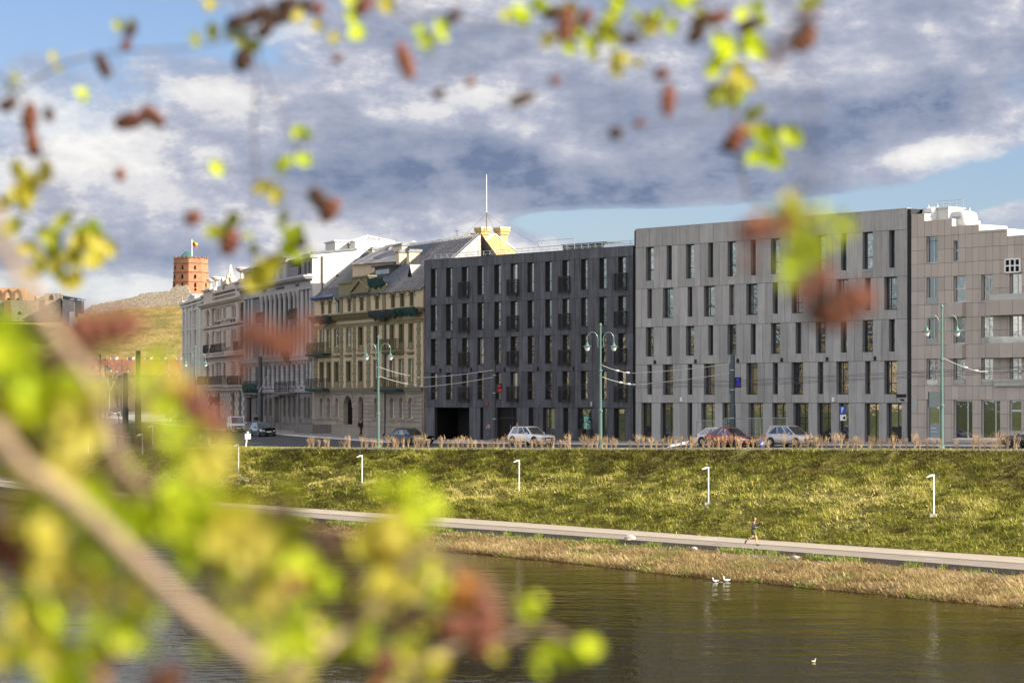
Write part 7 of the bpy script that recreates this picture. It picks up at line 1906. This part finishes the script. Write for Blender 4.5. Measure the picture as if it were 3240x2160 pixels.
# water birds
def bird(lab, cat, px, py, col, s, rz, headc=None, bill=(.6,.35,.05)):
    d = 10.2*FPX/(py-HY); x = (px-CX)/FPX*d; o = thing(cat, lab, cat, (x, d, .0), rz)
    mb = MB(); ring = []
    for f, r, z in ((-.30,.01,.16),(-.24,.05,.13),(-.12,.11,.10),(.02,.13,.08),(.14,.11,.09),(.23,.05,.13)): ring.append([(f*s, r*s*math.cos(a), (z+r*.8*math.sin(a))*s) for a in [2*math.pi*k/10 for k in range(10)]])
    mb.loft(ring)
    mb.build('body', plain(cat+'_body_'+str(px), col, .8), o, smooth=True)
    mb = MB(); mb.tube([(.17*s,0,.12*s),(.22*s,0,.22*s),(.22*s,0,.30*s),(.25*s,0,.34*s)], [.06*s,.04*s,.045*s,.05*s], 8); mb.lathe([(.005,-.06*s),(.055*s,-.02*s),(.055*s,.02*s),(.005,.055*s)], (.25*s,0,.34*s), 8); hd_ = mb.build('head', plain(cat+'_head_'+str(px), headc or col, .7), o, smooth=True)
    mb = MB(); mb.lathe([(.02*s,0),(.004*s,.09*s)], (.29*s,0,.33*s), 6, axis='x'); mb.build('bill', plain('bill_'+str(px), bill, .5), hd_)
bird('white gull floating left of the mallard by the reeds', 'gull', 2264, 1840, (.78,.78,.77), .66, math.pi)
bird('white gull floating with raised head right of the mallard', 'gull', 2299, 1838, (.80,.80,.79), .74, math.pi*1.02)
bird('mallard with dark green head between two white gulls', 'duck', 2279, 1845, (.16,.13,.10), .62, math.pi*.9, (.01,.06,.03))
bird('pale tan water bird alone out on the river', 'duck', 2574, 2094, (.55,.45,.28), .40, math.pi*.2)
# ---------------------------------------------------------------- the tree in front of the lens
def dp(x, y, z):
    """point at depth z seen at a display pixel (2352 wide) of the photograph"""
    k = 3240/2352; return pt(x*k, y*k, z)
def leafmat(name, c0, c1, tr=.45):
    m, nt, b = newmat(name); out = [n for n in nt.nodes if n.type == 'OUTPUT_MATERIAL'][0]
    a = node(nt, 'ShaderNodeAttribute', attribute_name='tone'); c = mixc(nt, a.outputs['Fac'], c0, c1)
    nt.links.new(c, b.inputs['Base Color']); b.inputs['Roughness'].default_value = .5; b.inputs['Specular IOR Level'].default_value = .3
    t = nt.nodes.new('ShaderNodeBsdfTranslucent'); nt.links.new(c, t.inputs[0]); mx = nt.nodes.new('ShaderNodeMixShader'); mx.inputs[0].default_value = tr
    nt.links.new(b.outputs[0], mx.inputs[1]); nt.links.new(t.outputs[0], mx.inputs[2]); nt.links.new(mx.outputs[0], out.inputs[0]); return m
LEAF = [leafmat('leaf_lime', (.36,.45,.010), (.60,.67,.025)), leafmat('leaf_yellow', (.42,.37,.03), (.60,.53,.10)), leafmat('leaf_olive_shaded', (.16,.18,.012), (.30,.32,.02), .3), leafmat('leaf_orange', (.42,.17,.03), (.58,.26,.05), .35)]  # olive puts shade, yellow both age and sunlight, into the leaf colour
CONE = mat('cone_brown', (.15,.052,.03), .85, .35, 60, .4, 200); CONED = mat('cone_dark', (.055,.028,.018), .9, .35, 60, .4, 200)
TWIG = mat('tree_twig', (.28,.20,.13), .85, .25, 30, .3, 150); TWIGD = mat('tree_twig_dark', (.085,.065,.05), .9, .3, 30, .3, 150)
tr0 = Vector((-1.35, 1.9, CZ-1.8))
TREE = thing('budding_tree', 'out of focus tree with lime young leaves and brown cones framing the picture', 'tree', tr0)
def rel(p): return Vector(p)-tr0
mb = MB(); mb.tube([(0,0,-.3),(.02,.02,1.0),(-.03,.05,2.2),(.03,0,3.4),(.1,.1,4.4)], [.13,.10,.085,.06,.03], 10); mb.build('trunk', TWIGD, TREE, smooth=True)
# branches: (points in display pixels with depth, radius at root, radius at tip, material, height of the fork on the trunk)
BR = [([(-160,420,2.3),(0,560,2.35),(60,650,2.35),(110,745,2.35),(160,810,2.35),(205,870,2.35),(240,960,2.35),(275,1060,2.35),(330,1120,2.4)], 0.0085, .005, TWIG, 1.9),
      ([(-180,1000,2.3),(60,1080,2.3),(210,1190,2.3),(400,1370,2.3),(560,1500,2.3),(600,1530,2.3)], .0092, .0078, TWIG, 1.0),
      ([(-100,1750,2.6),(300,1700,2.7),(600,1600,2.7),(690,1530,2.7),(770,1470,2.75),(850,1400,2.75),(930,1300,2.75),(1000,1250,2.75)], .009, .003, TWIG, .7),
      ([(300,1800,2.9),(800,1640,3.0),(1000,1500,3.0),(1130,1480,3.0),(1230,1440,3.0),(1330,1480,3.0)], .007, .002, TWIG, .6),
      ([(-120,60,5.2),(40,200,5.2),(75,290,5.2),(90,340,5.2)], .002, .0014, TWIGD, 3.2),
      ([(-200,250,5.1),(140,150,5.1),(260,120,5.1),(430,110,5.1),(560,80,5.1),(650,25,5.1),(760,-30,5.1)], .0022, .0016, TWIGD, 3.0),
      ([(560,-120,5.3),(572,80,5.3),(588,200,5.3),(582,320,5.3),(590,430,5.3),(550,540,5.3)], .0026, .0016, TWIGD, 5.1),
      ([(640,250,5.2),(690,310,5.2),(650,400,5.2),(630,440,5.2),(730,460,5.2)], .0013, .001, TWIGD, 4.9),
      ([(800,-150,4.9),(1040,30,4.9),(1240,70,4.9),(1330,50,4.9),(1420,80,4.9),(1480,40,4.9)], .0018, .0012, TWIGD, 5.3),
      ([(1500,-150,4.8),(1600,0,4.8),(1680,140,4.8),(1690,320,4.8),(1720,450,4.8),(1810,500,3.2),(1850,620,3.0),(1930,700,2.7)], .0026, .0018, TWIGD, 4.0),
      ([(1700,-120,3.2),(1860,20,3.2),(1820,80,3.2),(1780,150,3.2)], .002, .0014, TWIGD, 4.1),
      ([(-120,640,2.6),(100,720,2.6),(300,740,2.6),(480,760,2.6),(640,790,2.6)], .0015, .001, TWIGD, 1.6),
      ([(-100,900,2.5),(150,900,2.5),(330,870,2.5),(430,920,2.5),(480,960,2.5)], .002, .0012, TWIGD, 1.3)]
BRO, BPTS = [], []
for pts, ra, rb_, mt, fh in BR:
    P = [dp(*p) for p in pts]; mb = MB(); root = tr0+Vector((.0, .03, fh*1.0))
    # smooth the line
    full = [root, root.lerp(P[0], .5)+Vector((0,0,.12))]+P; Q = []
    for i in range(len(full)-1):
        p0, p1, p2, p3 = full[max(0, i-1)], full[i], full[i+1], full[min(len(full)-1, i+2)]
        for k in range(4):
            t = k/4; Q.append(.5*((2*p1)+(p2-p0)*t+(2*p0-5*p1+4*p2-p3)*t*t+(3*p1-p0-3*p2+p3)*t**3))
    Q.append(full[-1]); n = len(Q); rr = [ra*1.5+(rb_-ra*1.5)*min(1, i/n*1.15) if i < 8 else ra+(rb_-ra)*(i-8)/max(1, n-9) for i in range(n)]
    mb.tube([rel(q) for q in Q], rr, 7); BRO.append((mb, mt)); BPTS.append(Q[8:])
LB = [MB() for _ in BR]; SB = [b_[0] for b_ in BRO]; CONES = []
rl = random.Random(77)
def near_branch(p):
    best = (1e9, 0, None)
    for i, Q in enumerate(BPTS):
        for q in Q:
            d = (q-p).length
            if d < best[0]: best = (d, i, q)
    return best
def leaf(mb, c, s, mi, tone):
    """one young folded leaf of length s at c"""
    f = Vector((rl.uniform(-1,1), rl.uniform(-.7,.3), rl.uniform(-1,1))).normalized(); up = Vector((rl.uniform(-.6,.6), -1+rl.uniform(-.5,.5), rl.uniform(-.4,.8))).normalized()
    sd = f.cross(up).normalized(); up = sd.cross(f).normalized(); pr = [(-.5,0),(-.34,.22),(-.1,.36),(.15,.33),(.36,.18),(.5,0)]
    mid = [c+f*(a*s)-up*(.10*s*(1-4*a*a)) for a, _ in pr]; L_ = [c+f*(a*s)+sd*(w_*s)+up*(.06*s) for a, w_ in pr]; R_ = [c+f*(a*s)-sd*(w_*s)+up*(.06*s) for a, w_ in pr]
    for side in (L_, R_):
        for i in range(5): mb.face([mid[i], mid[i+1], side[i+1], side[i]], mi, tone)
def cone_at(x, y, S, z, ang, dark, asp=1.7):
    c = dp(x, y, z); blur = 145/z; k = 3240/2352/FPX*z; Wd = max(S-.25*blur, .62*S)*k; Ln = Wd*asp
    d, i, q = near_branch(c); ax = Vector((math.cos(ang), rl.uniform(-.25,.25), math.sin(ang))).normalized(); b_ = ax.orthogonal().normalized(); e_ = ax.cross(b_)
    mb = MB(); rings = []
    for j in range(9):
        f = j/8; r = Wd/2*math.sin(math.pi*min(.97, .10+f*.85))**.6*(1.08 if j % 2 else .9); rings.append([rel(c+ax*(f-.5)*Ln+(b_*math.cos(2*math.pi*h/8+j*.4)+e_*math.sin(2*math.pi*h/8+j*.4))*r) for h in range(8)])
    mb.loft(rings); o = mb.build('cone', CONED if dark else CONE); CONES.append((o, i))
    if d < .9: SB[i].tube([rel(q), rel(q.lerp(c, .5)+Vector((0,0,.004))), rel(c)], .0007, 4)
def leaves_at(x, y, S, z, mi, n=None):
    c = dp(x, y, z); blur = 145/z; k = 3240/2352/FPX*z; true = max(S-.3*blur, .55*S)*k
    d, i, q = near_branch(c); n = n or (1 if S < 42 else 2 if S < 60 else 3 if S < 85 else 5)
    sz = min(.06, true*(1.25 if n == 1 else .95))
    for _ in range(n):
        o_ = Vector((rl.gauss(0,1), rl.gauss(0,.7), rl.gauss(0,1)))*(true*.38 if n > 1 else 0); leaf(LB[i], rel(c+o_), sz*rl.uniform(.85,1.15), mi, rl.random())
    if d < .9: SB[i].tube([rel(q), rel(q.lerp(c, .5)+Vector((0,0,.006))), rel(c)], .0006, 4)
Li, Ye, Ol, Or = 0, 1, 2, 3
ZS = 3.6
for x, y, S, mi in ((268,62,42,Ol),(130,132,34,Ye),(195,216,36,Li),(16,196,40,Ol),(65,455,70,Ye),(40,440,50,Ye),(180,560,80,Ye),(140,590,80,Ye),(205,525,60,Li),(110,600,60,Ol),(490,395,42,Li),(692,312,38,Li),(665,380,48,Li),(627,433,48,Ye),(640,495,36,Ol),(545,520,50,Ol),(572,568,40,Ol),
                    (660,570,52,Li),(600,628,62,Ye),(595,610,44,Ye),(748,66,38,Ye),(492,18,40,Ye),(555,85,46,Ol),(562,60,40,Ol),(880,8,44,Ye),(985,90,48,Li),(995,110,38,Li),(1255,76,46,Ye),(1300,25,50,Ol),(1240,20,50,Li),(1330,75,44,Ol),(1390,40,56,Ol),(1408,70,50,Ol),(1475,42,50,Ye),(1468,55,40,Li),(1430,135,46,Ye),(1450,155,36,Ye),(1345,95,40,Li),
                    (1680,110,70,Li),(1660,150,60,Li),(1700,170,64,Ye),(1715,185,44,Ye),(1665,205,52,Ol),(1668,225,44,Ol),(1725,295,46,Ye),(1780,330,60,Li),(1785,360,50,Li),(1775,315,40,Ol),(1700,60,46,Li),(1560,0,50,Li),(1850,0,40,Li),(700,590,34,Li)):
    leaves_at(x, y, S*1.25, 5.2 if x < 800 else 4.8, mi)
for x, y, S, mi in ((1820,470,70,Ye),(1835,490,60,Ye),(1830,530,80,Li),(1800,520,70,Ol),(1870,545,60,Li),(1915,525,66,Li),(1880,500,50,Li),(1835,600,90,Li),(1840,630,70,Li),(1820,570,56,Ol),(1760,520,56,Or)): leaves_at(x, y, S, 2.9, mi)
for x, y, S, a, dk, asp in ((290,103,26,1.2,0,1.3),(236,150,32,2.0,1,2.0),(68,270,40,1.5,0,1.7),(112,262,26,1.8,1,1.6),(74,328,34,1.7,0,1.9),(300,278,40,.2,0,1.8),(352,268,36,-.7,0,1.9),(276,400,28,1.6,0,1.2),(444,500,36,.3,0,1.1),(528,556,44,1.2,0,1.3),(736,462,40,-.9,1,1.8),(758,482,40,.9,0,1.5),(692,555,30,1.5,1,1.1),
                    (775,135,24,.2,0,1.1),(590,35,36,.4,1,2.2),(640,40,38,.2,1,1.8),(560,135,44,1.2,1,1.3),(702,15,30,1.,1,1.3),(835,12,36,.8,0,1.6),(930,140,38,1.9,0,2.3),(1008,215,28,.2,1,1.1),(1080,188,26,.4,0,1.1),(1042,38,28,.8,1,1.8),(1200,228,30,.4,1,2.3),(1275,185,26,.3,0,1.1),(1415,306,32,.2,1,1.1),(1468,284,24,.2,0,1.2),(1535,228,36,1.5,0,2.2),
                    (1300,55,44,1.4,0,1.9),(1610,48,34,.5,1,1.6),(1650,40,34,.3,0,1.6),(1690,318,44,1.0,0,1.4),(1672,335,30,.8,1,1.2)):
    cone_at(x, y, S*1.22, 5.2 if x < 800 else 4.8, a, dk, asp)
for x, y, S, a, dk, asp in ((1850,50,50,.8,1,1.8),(1800,105,48,.9,1,2.0),(1770,140,36,.9,0,1.6),(1860,30,46,.7,0,1.4),(1735,530,70,.2,0,1.6),(1790,520,60,.1,0,1.6),(1890,640,60,1.3,0,1.4),(1845,668,60,1.2,0,1.3),(1960,690,100,.2,0,1.25),(1925,715,100,.4,0,1.3),(1890,705,80,.8,1,1.5),(1720,600,40,1.2,0,1.4)): cone_at(x, y, S, 2.8, a, dk, asp)
for x, y, S, a, dk, asp in ((545,50,36,.3,1,1.5),(610,70,34,.8,1,1.4),(660,10,36,.2,1,1.6),(730,20,30,.9,0,1.3),(1270,30,36,.4,1,1.4),(1345,40,34,1.1,0,1.4),(1450,90,30,.2,1,1.4),(1600,80,34,.7,1,1.5),(1520,170,30,.2,0,1.3),(1720,60,36,.4,1,1.4),(1850,90,44,.8,0,1.5),(20,240,34,.4,1,1.4),(300,70,30,.8,1,1.3)): cone_at(x, y, S*1.2, 5.0, a, dk, asp)
for x, y, S, mi in ((480,60,46,Ol),(600,110,44,Ol),(700,60,44,Ye),(820,30,50,Li),(1190,40,46,Ol),(1310,110,44,Li),(1370,110,40,Ol),(1420,10,50,Li),(1530,60,44,Li),(1600,20,46,Ol),(1760,30,46,Li),(1700,230,50,Li),(1740,250,46,Ol),(230,560,60,Ye),(80,520,60,Ol)): leaves_at(x, y, S*1.2, 5.0, mi)
# left middle and the dense spray at the lower left
for x, y, S, a, dk, asp in ((200,760,110,.3,0,1.5),(270,750,100,.2,0,1.5),(170,800,80,.9,1,1.6),(195,820,70,1.3,1,1.4),(580,755,66,.2,0,1.4),(625,780,76,.9,0,1.3),(660,800,76,.3,0,1.2),(695,755,66,1.2,0,1.3),(600,770,60,.4,1,1.4),(560,790,56,.2,0,1.3),(650,760,56,.2,1,1.3),(545,840,50,1.0,0,1.3),
                    (420,905,90,.5,0,1.4),(460,960,90,1.0,0,1.3),(490,975,70,.5,0,1.3),(135,1040,70,1.3,0,1.3),(160,1060,70,.8,0,1.2),(210,930,60,1.2,0,1.3),(280,1150,90,.3,1,1.3),(240,1180,80,.8,1,1.3),(330,1130,70,1.,0,1.4),(30,1260,110,.2,0,1.4),(60,1290,90,.9,0,1.4),(10,1230,90,.4,0,1.2),(1105,1430,110,1.4,0,1.5),(1090,1380,90,1.2,0,1.4),(470,1230,80,1.3,1,1.5),(520,1290,80,.7,1,1.4),(720,1250,90,.2,1,1.8),(790,1500,70,.4,1,1.4),(380,1560,80,.3,0,1.5),(100,1400,60,.9,1,1.6),(480,1500,44,.6,0,1.3),(640,1350,60,1.3,1,1.3)): cone_at(x, y, S, 2.45 if x < 700 else 2.8, a, dk, asp)
for x, y, S, mi in ((20,770,90,Li),(10,810,90,Li),(60,870,90,Li),(30,890,100,Li),(95,890,110,Li),(130,925,110,Li),(180,905,100,Li),(60,940,120,Ye),(110,960,110,Ye),(230,900,60,Li),(335,860,80,Li),(350,835,66,Li),(345,890,80,Ye),(300,850,50,Ol),(395,880,60,Or),(430,870,50,Ye),(385,1000,80,Li),(410,1010,70,Li),(345,990,70,Li),(440,1020,60,Li),
                    (160,1010,90,Ye),(90,1050,80,Ye),(195,1040,70,Li),(50,1080,80,Ye),(130,1160,90,Li),(90,1180,90,Li),(160,1190,70,Li),(330,1080,60,Li),(350,1130,80,Li),(330,1180,90,Li),(380,1210,100,Li),(420,1240,100,Li),(400,1180,80,Li),(350,1230,80,Li),(450,1260,80,Li),(300,1120,60,Ye),(470,1060,90,Ye),(500,1090,100,Ye),(430,1090,70,Li),(215,1230,90,Li),(180,1270,90,Li),(240,1300,80,Li),(160,1340,100,Ye),(230,1370,90,Ye),(280,1390,90,Ye),(60,1370,80,Li),(40,1390,70,Li),(300,1420,100,Li),(330,1440,80,Li),(280,1460,80,Li),(130,1480,100,Li),(90,1510,110,Li),(150,1520,100,Li),(60,1480,80,Li),(190,1500,70,Li),(10,1350,70,Ye),(240,1530,60,Or),
                    (545,1310,90,Li),(570,1270,100,Ol),(600,1300,120,Ye),(640,1310,100,Or),(620,1260,90,Ol),(560,1360,90,Ye),(590,1350,80,Or),(540,1400,80,Li),(510,1390,60,Li),(590,1400,60,Ye),(660,1370,70,Li),(700,1370,60,Li),(745,1362,70,Li),(640,1440,90,Li),(670,1450,90,Li),(690,1480,70,Li),(660,1490,60,Li),(860,1390,70,Ye),(870,1410,50,Ye),(770,1480,90,Li),(800,1460,80,Li),(840,1490,70,Li),(850,1510,60,Li),(760,1520,60,Li),(960,1150,90,Li),(970,1180,80,Li),(940,1200,70,Li),
                    (870,1280,100,Ye),(920,1300,110,Ye),(950,1260,90,Ye),(900,1250,80,Or),(1000,1350,80,Li),(1020,1380,70,Li),(985,1330,70,Li),(1010,1420,56,Ye),(930,1470,70,Li),(960,1500,60,Li),(940,1440,60,Ye),(1000,1530,70,Ye),(1120,1490,60,Ye),(1125,1470,40,Or),(1210,1405,76,Li),(1205,1385,50,Li),(1225,1440,40,Ol),(1250,1510,70,Li),(1240,1530,50,Li),(1320,1495,74,Li),(1315,1515,50,Li),(480,1500,50,Li),(505,1505,40,Ol),(610,1540,70,Ye),(300,1340,60,Ol),(20,1450,70,Ye),(700,1550,60,Ye),(880,1550,60,Or)):
    leaves_at(x, y, S, 2.4 if x < 720 else 2.8, mi)
for x, y, S, mi in ((70,800,120,Li),(30,1010,110,Ye),(150,960,100,Ye),(170,1110,110,Li),(300,1180,100,Li),(120,1290,110,Ye),(60,1440,100,Ye),(180,1560,110,Li),(120,1420,90,Li),(360,940,80,Li),(640,1230,110,Ol),(610,1470,90,Li),(720,1440,70,Ye),(900,1350,100,Ye),(880,1200,100,Ye),(930,1540,80,Ye),(1060,1350,70,Or),(960,1120,80,Li),(990,1160,80,Li),(650,1560,80,Ye),(15,840,130,Li),(80,930,130,Li),(200,960,110,Ye),(20,960,130,Ye),(110,1090,110,Ye),(250,1180,100,Li),(60,1240,120,Ye),(30,1500,120,Ye),(110,1560,120,Li),(250,1440,90,Li),(430,1160,100,Li),(480,1140,90,Li),(560,1220,110,Ye),(690,1310,80,Li)):
    leaves_at(x, y, S, 2.35 if x < 720 else 2.7, mi)
for x, y, S, a, dk, asp in ((120,830,70,.4,1,1.5),(60,1010,70,1.2,1,1.5),(240,1090,80,.6,1,1.5),(330,1010,60,.2,1,1.5),(30,1200,70,.3,0,1.5),(150,1400,60,1.,1,1.5),(260,1500,60,.4,0,1.5),(520,1200,80,.8,1,1.5),(640,1180,70,.2,1,1.6),(700,1300,60,.9,1,1.4),(590,1240,60,.4,0,1.4),(820,1420,50,.3,1,1.5),(930,1420,60,1.,1,1.5),(1040,1440,70,.2,0,1.5),(880,1520,60,.7,0,1.4),(420,1440,44,.3,1,1.4),(80,1260,60,.6,1,1.4)): cone_at(x, y, S, 2.4 if x < 720 else 2.75, a, dk, asp)
BO = [b_.build('branch', mt, TREE, smooth=True) for b_, mt in BRO]
for o, i in CONES: o.parent = BO[i]
for i, o in enumerate(BO):
    if LB[i].f: LB[i].build('foliage', LEAF, o)
# ---------------------------------------------------------------- camera, light and sky
cam = bpy.data.cameras.new('camera'); cam_o = bpy.data.objects.new('camera', cam); COL.objects.link(cam_o)
cam_o.location = (0,0,CZ); cam_o.rotation_euler = (R(90),0,0)
cam.sensor_width = 36; cam.lens = FPX/3240*36; cam.shift_y = (HY-1080)/3240; cam.clip_start = .05; cam.clip_end = 6000
cam.dof.use_dof = True; cam.dof.focus_distance = 215; cam.dof.aperture_fstop = 3.0
SC.camera = cam_o
SUN_EL, SUN_AZ = R(27), math.atan2(.90, -.435)         # azimuth from +Y towards +X
sx, sy, sz_ = math.cos(SUN_EL)*math.sin(SUN_AZ), math.cos(SUN_EL)*math.cos(SUN_AZ), math.sin(SUN_EL)
sun = bpy.data.lights.new('sun', 'SUN'); sun.energy = 5.0; sun.angle = R(.5); sun.color = (1, .91, .76)
so = bpy.data.objects.new('sun', sun); COL.objects.link(so); so.location = (60, -20, 80)
so.rotation_euler = Vector((sx, sy, sz_)).to_track_quat('Z', 'Y').to_euler()

w = bpy.data.worlds.new('World'); SC.world = w; w.use_nodes = True; nt = w.node_tree; nt.nodes.clear()
out = nt.nodes.new('ShaderNodeOutputWorld'); bg = nt.nodes.new('ShaderNodeBackground'); nt.links.new(bg.outputs[0], out.inputs[0])
STR = .075; bg.inputs['Strength'].default_value = STR
sky = nt.nodes.new('ShaderNodeTexSky'); sky.sky_type = 'NISHITA'; sky.sun_disc = False; sky.sun_elevation = SUN_EL; sky.sun_rotation = SUN_AZ
sky.air_density = 1.0; sky.dust_density = .6; sky.ozone_density = 2.0
gen = nt.nodes.new('ShaderNodeTexCoord').outputs['Generated']
sep = nt.nodes.new('ShaderNodeSeparateXYZ'); nt.links.new(gen, sep.inputs[0])
dx, dy, dz = sep.outputs
az = math_(nt, 'ARCTAN2', dx, dy)
el = math_(nt, 'ARCTAN2', dz, math_(nt, 'SQRT', math_(nt, 'ADD', math_(nt, 'MULTIPLY', dx, dx), math_(nt, 'MULTIPLY', dy, dy))))
def lobe(a, e, sa, se, tilt=0.):
    """soft patch of sky round azimuth a, elevation e (radians)"""
    u = math_(nt, 'SUBTRACT', az, a); v = math_(nt, 'SUBTRACT', el, e)
    c, s = math.cos(tilt), math.sin(tilt)
    p = math_(nt, 'MULTIPLY', math_(nt, 'ADD', math_(nt, 'MULTIPLY', u, c), math_(nt, 'MULTIPLY', v, s)), 1/sa)
    q = math_(nt, 'MULTIPLY', math_(nt, 'SUBTRACT', math_(nt, 'MULTIPLY', v, c), math_(nt, 'MULTIPLY', u, s)), 1/se)
    r = math_(nt, 'ADD', math_(nt, 'MULTIPLY', p, p), math_(nt, 'MULTIPLY', q, q))
    return math_(nt, 'EXPONENT', math_(nt, 'MULTIPLY', r, -1.))
def plobe(x0, y0, x1, y1, tilt=0.):
    """patch given in the photo's display pixels: centre x0,y0 and half sizes x1,y1"""
    k = 3240/2352
    return lobe(math.atan((x0*k-CX)/FPX), (HY-y0*k)/FPX, x1*k/FPX, y1*k/FPX, tilt)
def total(lst):
    r = None
    for wgt, l in lst:
        x = math_(nt, 'MULTIPLY', l, wgt); r = x if r is None else math_(nt, 'ADD', r, x)
    return r
def cloudcoord(oa, oe):
    c = nt.nodes.new('ShaderNodeCombineXYZ')
    nt.links.new(math_(nt, 'ADD', az, oa), c.inputs[0]); nt.links.new(math_(nt, 'MULTIPLY', math_(nt, 'ADD', el, oe), 1.75), c.inputs[1]); return c.outputs[0]
def field(oa, oe):
    n = nt.nodes.new('ShaderNodeTexNoise'); n.inputs['Scale'].default_value = 13; n.inputs['Detail'].default_value = 12; n.inputs['Roughness'].default_value = .59
    nt.links.new(cloudcoord(oa, oe), n.inputs['Vector']); return n.outputs[0]
front = ramp(nt, dy, [(.55, 0.), (.8, 1.)])
cover = total([(-.34, plobe(120, 60, 420, 75)), (-.20, plobe(640, 135, 190, 60)), (-.10, plobe(250, 260, 200, 60)),
               (.20, plobe(250, 420, 330, 110, -.35)), (.42, plobe(1150, 260, 900, 300)), (.2, plobe(600, 500, 500, 150)), (-.55, plobe(1480, 512, 260, 38, .03)), (-.30, plobe(1250, 505, 110, 25)), (-.42, plobe(2250, 425, 260, 62, .22)), (-.35, plobe(1800, 490, 260, 34, .08)),
               (.38, plobe(1950, 190, 620, 230, .2)), (-.22, plobe(2330, 200, 70, 60)), (.12, plobe(260, 590, 500, 60)), (.22, plobe(2270, 500, 110, 26)), (-.15, plobe(960, 560, 200, 20))])
cover = math_(nt, 'MULTIPLY', cover, front)
f0 = field(3.1, 1.7); f1 = field(3.1+.013, 1.7+.017)
dens = ramp(nt, math_(nt, 'ADD', f0, cover), [(.44, 0.), (.58, .72), (.74, 1.)], 'EASE')
# lit rims where the cloud thins out towards the light, grey bellies where it is thick above
rim = ramp(nt, math_(nt, 'SUBTRACT', f0, f1), [(.47-.5+.5, 0.), (.56, 1.)])
rim = ramp(nt, math_(nt, 'MULTIPLY_ADD', math_(nt, 'SUBTRACT', f0, f1), 2.4, .5), [(.30, 0.), (.80, 1.)])
def fine(oa, oe):
    n = nt.nodes.new('ShaderNodeTexNoise'); n.inputs['Scale'].default_value = 34; n.inputs['Detail'].default_value = 8; n.inputs['Roughness'].default_value = .6
    nt.links.new(cloudcoord(oa, oe), n.inputs['Vector']); return n.outputs[0]
billow = math_(nt, 'SUBTRACT', fine(5.3, 2.2), fine(5.3+.006, 2.2+.007))
thick = ramp(nt, math_(nt, 'ADD', f0, cover), [(.55, 0.), (.92, 1.)])
belly = total([(.62, plobe(1150, 405, 560, 75, -.04)), (.20, plobe(1150, 300, 620, 150)), (.5, plobe(1950, 285, 460, 75, .24)), (.25, plobe(2150, 170, 260, 110)), (.45, plobe(1700, 430, 330, 60, .08)), (.5, plobe(230, 590, 420, 42)), (.30, plobe(700, 520, 240, 50)), (.26, plobe(1300, 60, 800, 100)), (.22, plobe(1900, 120, 300, 80)),
               (-.80, plobe(280, 400, 350, 80, -.35)), (-.10, plobe(2200, 60, 330, 90, .1)), (-.35, plobe(780, 200, 330, 60)), (-.7, plobe(2090, 365, 150, 36, .2)), (-.45, plobe(170, 655, 300, 30)), (-.4, plobe(940, 570, 300, 26)), (-.4, plobe(2270, 500, 110, 26))])
shade = math_(nt, 'ADD', math_(nt, 'MULTIPLY', math_(nt, 'ADD', belly, .13), front), math_(nt, 'MULTIPLY', thick, .12))
shade = math_(nt, 'SUBTRACT', shade, math_(nt, 'MULTIPLY', math_(nt, 'SUBTRACT', rim, .5), .70))
shade = math_(nt, 'SUBTRACT', shade, math_(nt, 'MULTIPLY', billow, 1.3))
k = 1/STR
shade = math_(nt, 'MULTIPLY_ADD', shade, .55, .30)
cc = ramp(nt, shade, [(0., (1.10,1.08,1.06)), (.30, (.84,.835,.87)), (.37, (.67,.685,.78)), (.49, (.51,.545,.675)), (.66, (.405,.45,.585)), (.84, (.315,.37,.52)), (1., (.20,.26,.41))])
# unseen clouds behind the camera, brightened and warmed to fill the shaded fronts
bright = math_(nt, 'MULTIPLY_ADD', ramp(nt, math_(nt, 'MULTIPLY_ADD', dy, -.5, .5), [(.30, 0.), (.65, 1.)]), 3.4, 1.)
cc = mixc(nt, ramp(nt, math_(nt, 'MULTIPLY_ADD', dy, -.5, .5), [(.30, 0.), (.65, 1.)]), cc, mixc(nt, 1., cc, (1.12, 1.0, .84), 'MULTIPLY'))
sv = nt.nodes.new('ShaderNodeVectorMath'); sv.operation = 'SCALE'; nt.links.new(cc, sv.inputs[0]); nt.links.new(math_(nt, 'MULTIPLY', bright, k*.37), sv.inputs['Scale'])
skyc = mixc(nt, 1., sky.outputs[0], (.80, .82, 1.0), 'MULTIPLY')
sk2 = nt.nodes.new('ShaderNodeVectorMath'); sk2.operation = 'SCALE'; nt.links.new(skyc, sk2.inputs[0]); sk2.inputs['Scale'].default_value = .80
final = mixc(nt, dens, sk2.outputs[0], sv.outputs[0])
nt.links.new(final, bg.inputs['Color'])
w.cycles.sampling_method = 'MANUAL'; w.cycles.sample_map_resolution = 512

vs = SC.view_settings; vs.view_transform = 'Standard'; vs.look = 'None'; vs.exposure = 1.25; vs.gamma = 1
SC.render.engine = 'CYCLES'
cy = SC.cycles; cy.use_denoising = True
try: cy.denoiser = 'OPENIMAGEDENOISE'; cy.denoising_input_passes = 'RGB_ALBEDO_NORMAL'; cy.denoising_prefilter = 'ACCURATE'
except Exception: pass
cy.max_bounces = 7; cy.diffuse_bounces = 3; cy.glossy_bounces = 4; cy.transmission_bounces = 4; cy.transparent_max_bounces = 8
cy.sample_clamp_indirect = 6; cy.caustics_reflective = False; cy.caustics_refractive = False
cy.use_adaptive_sampling = True; cy.adaptive_threshold = .01
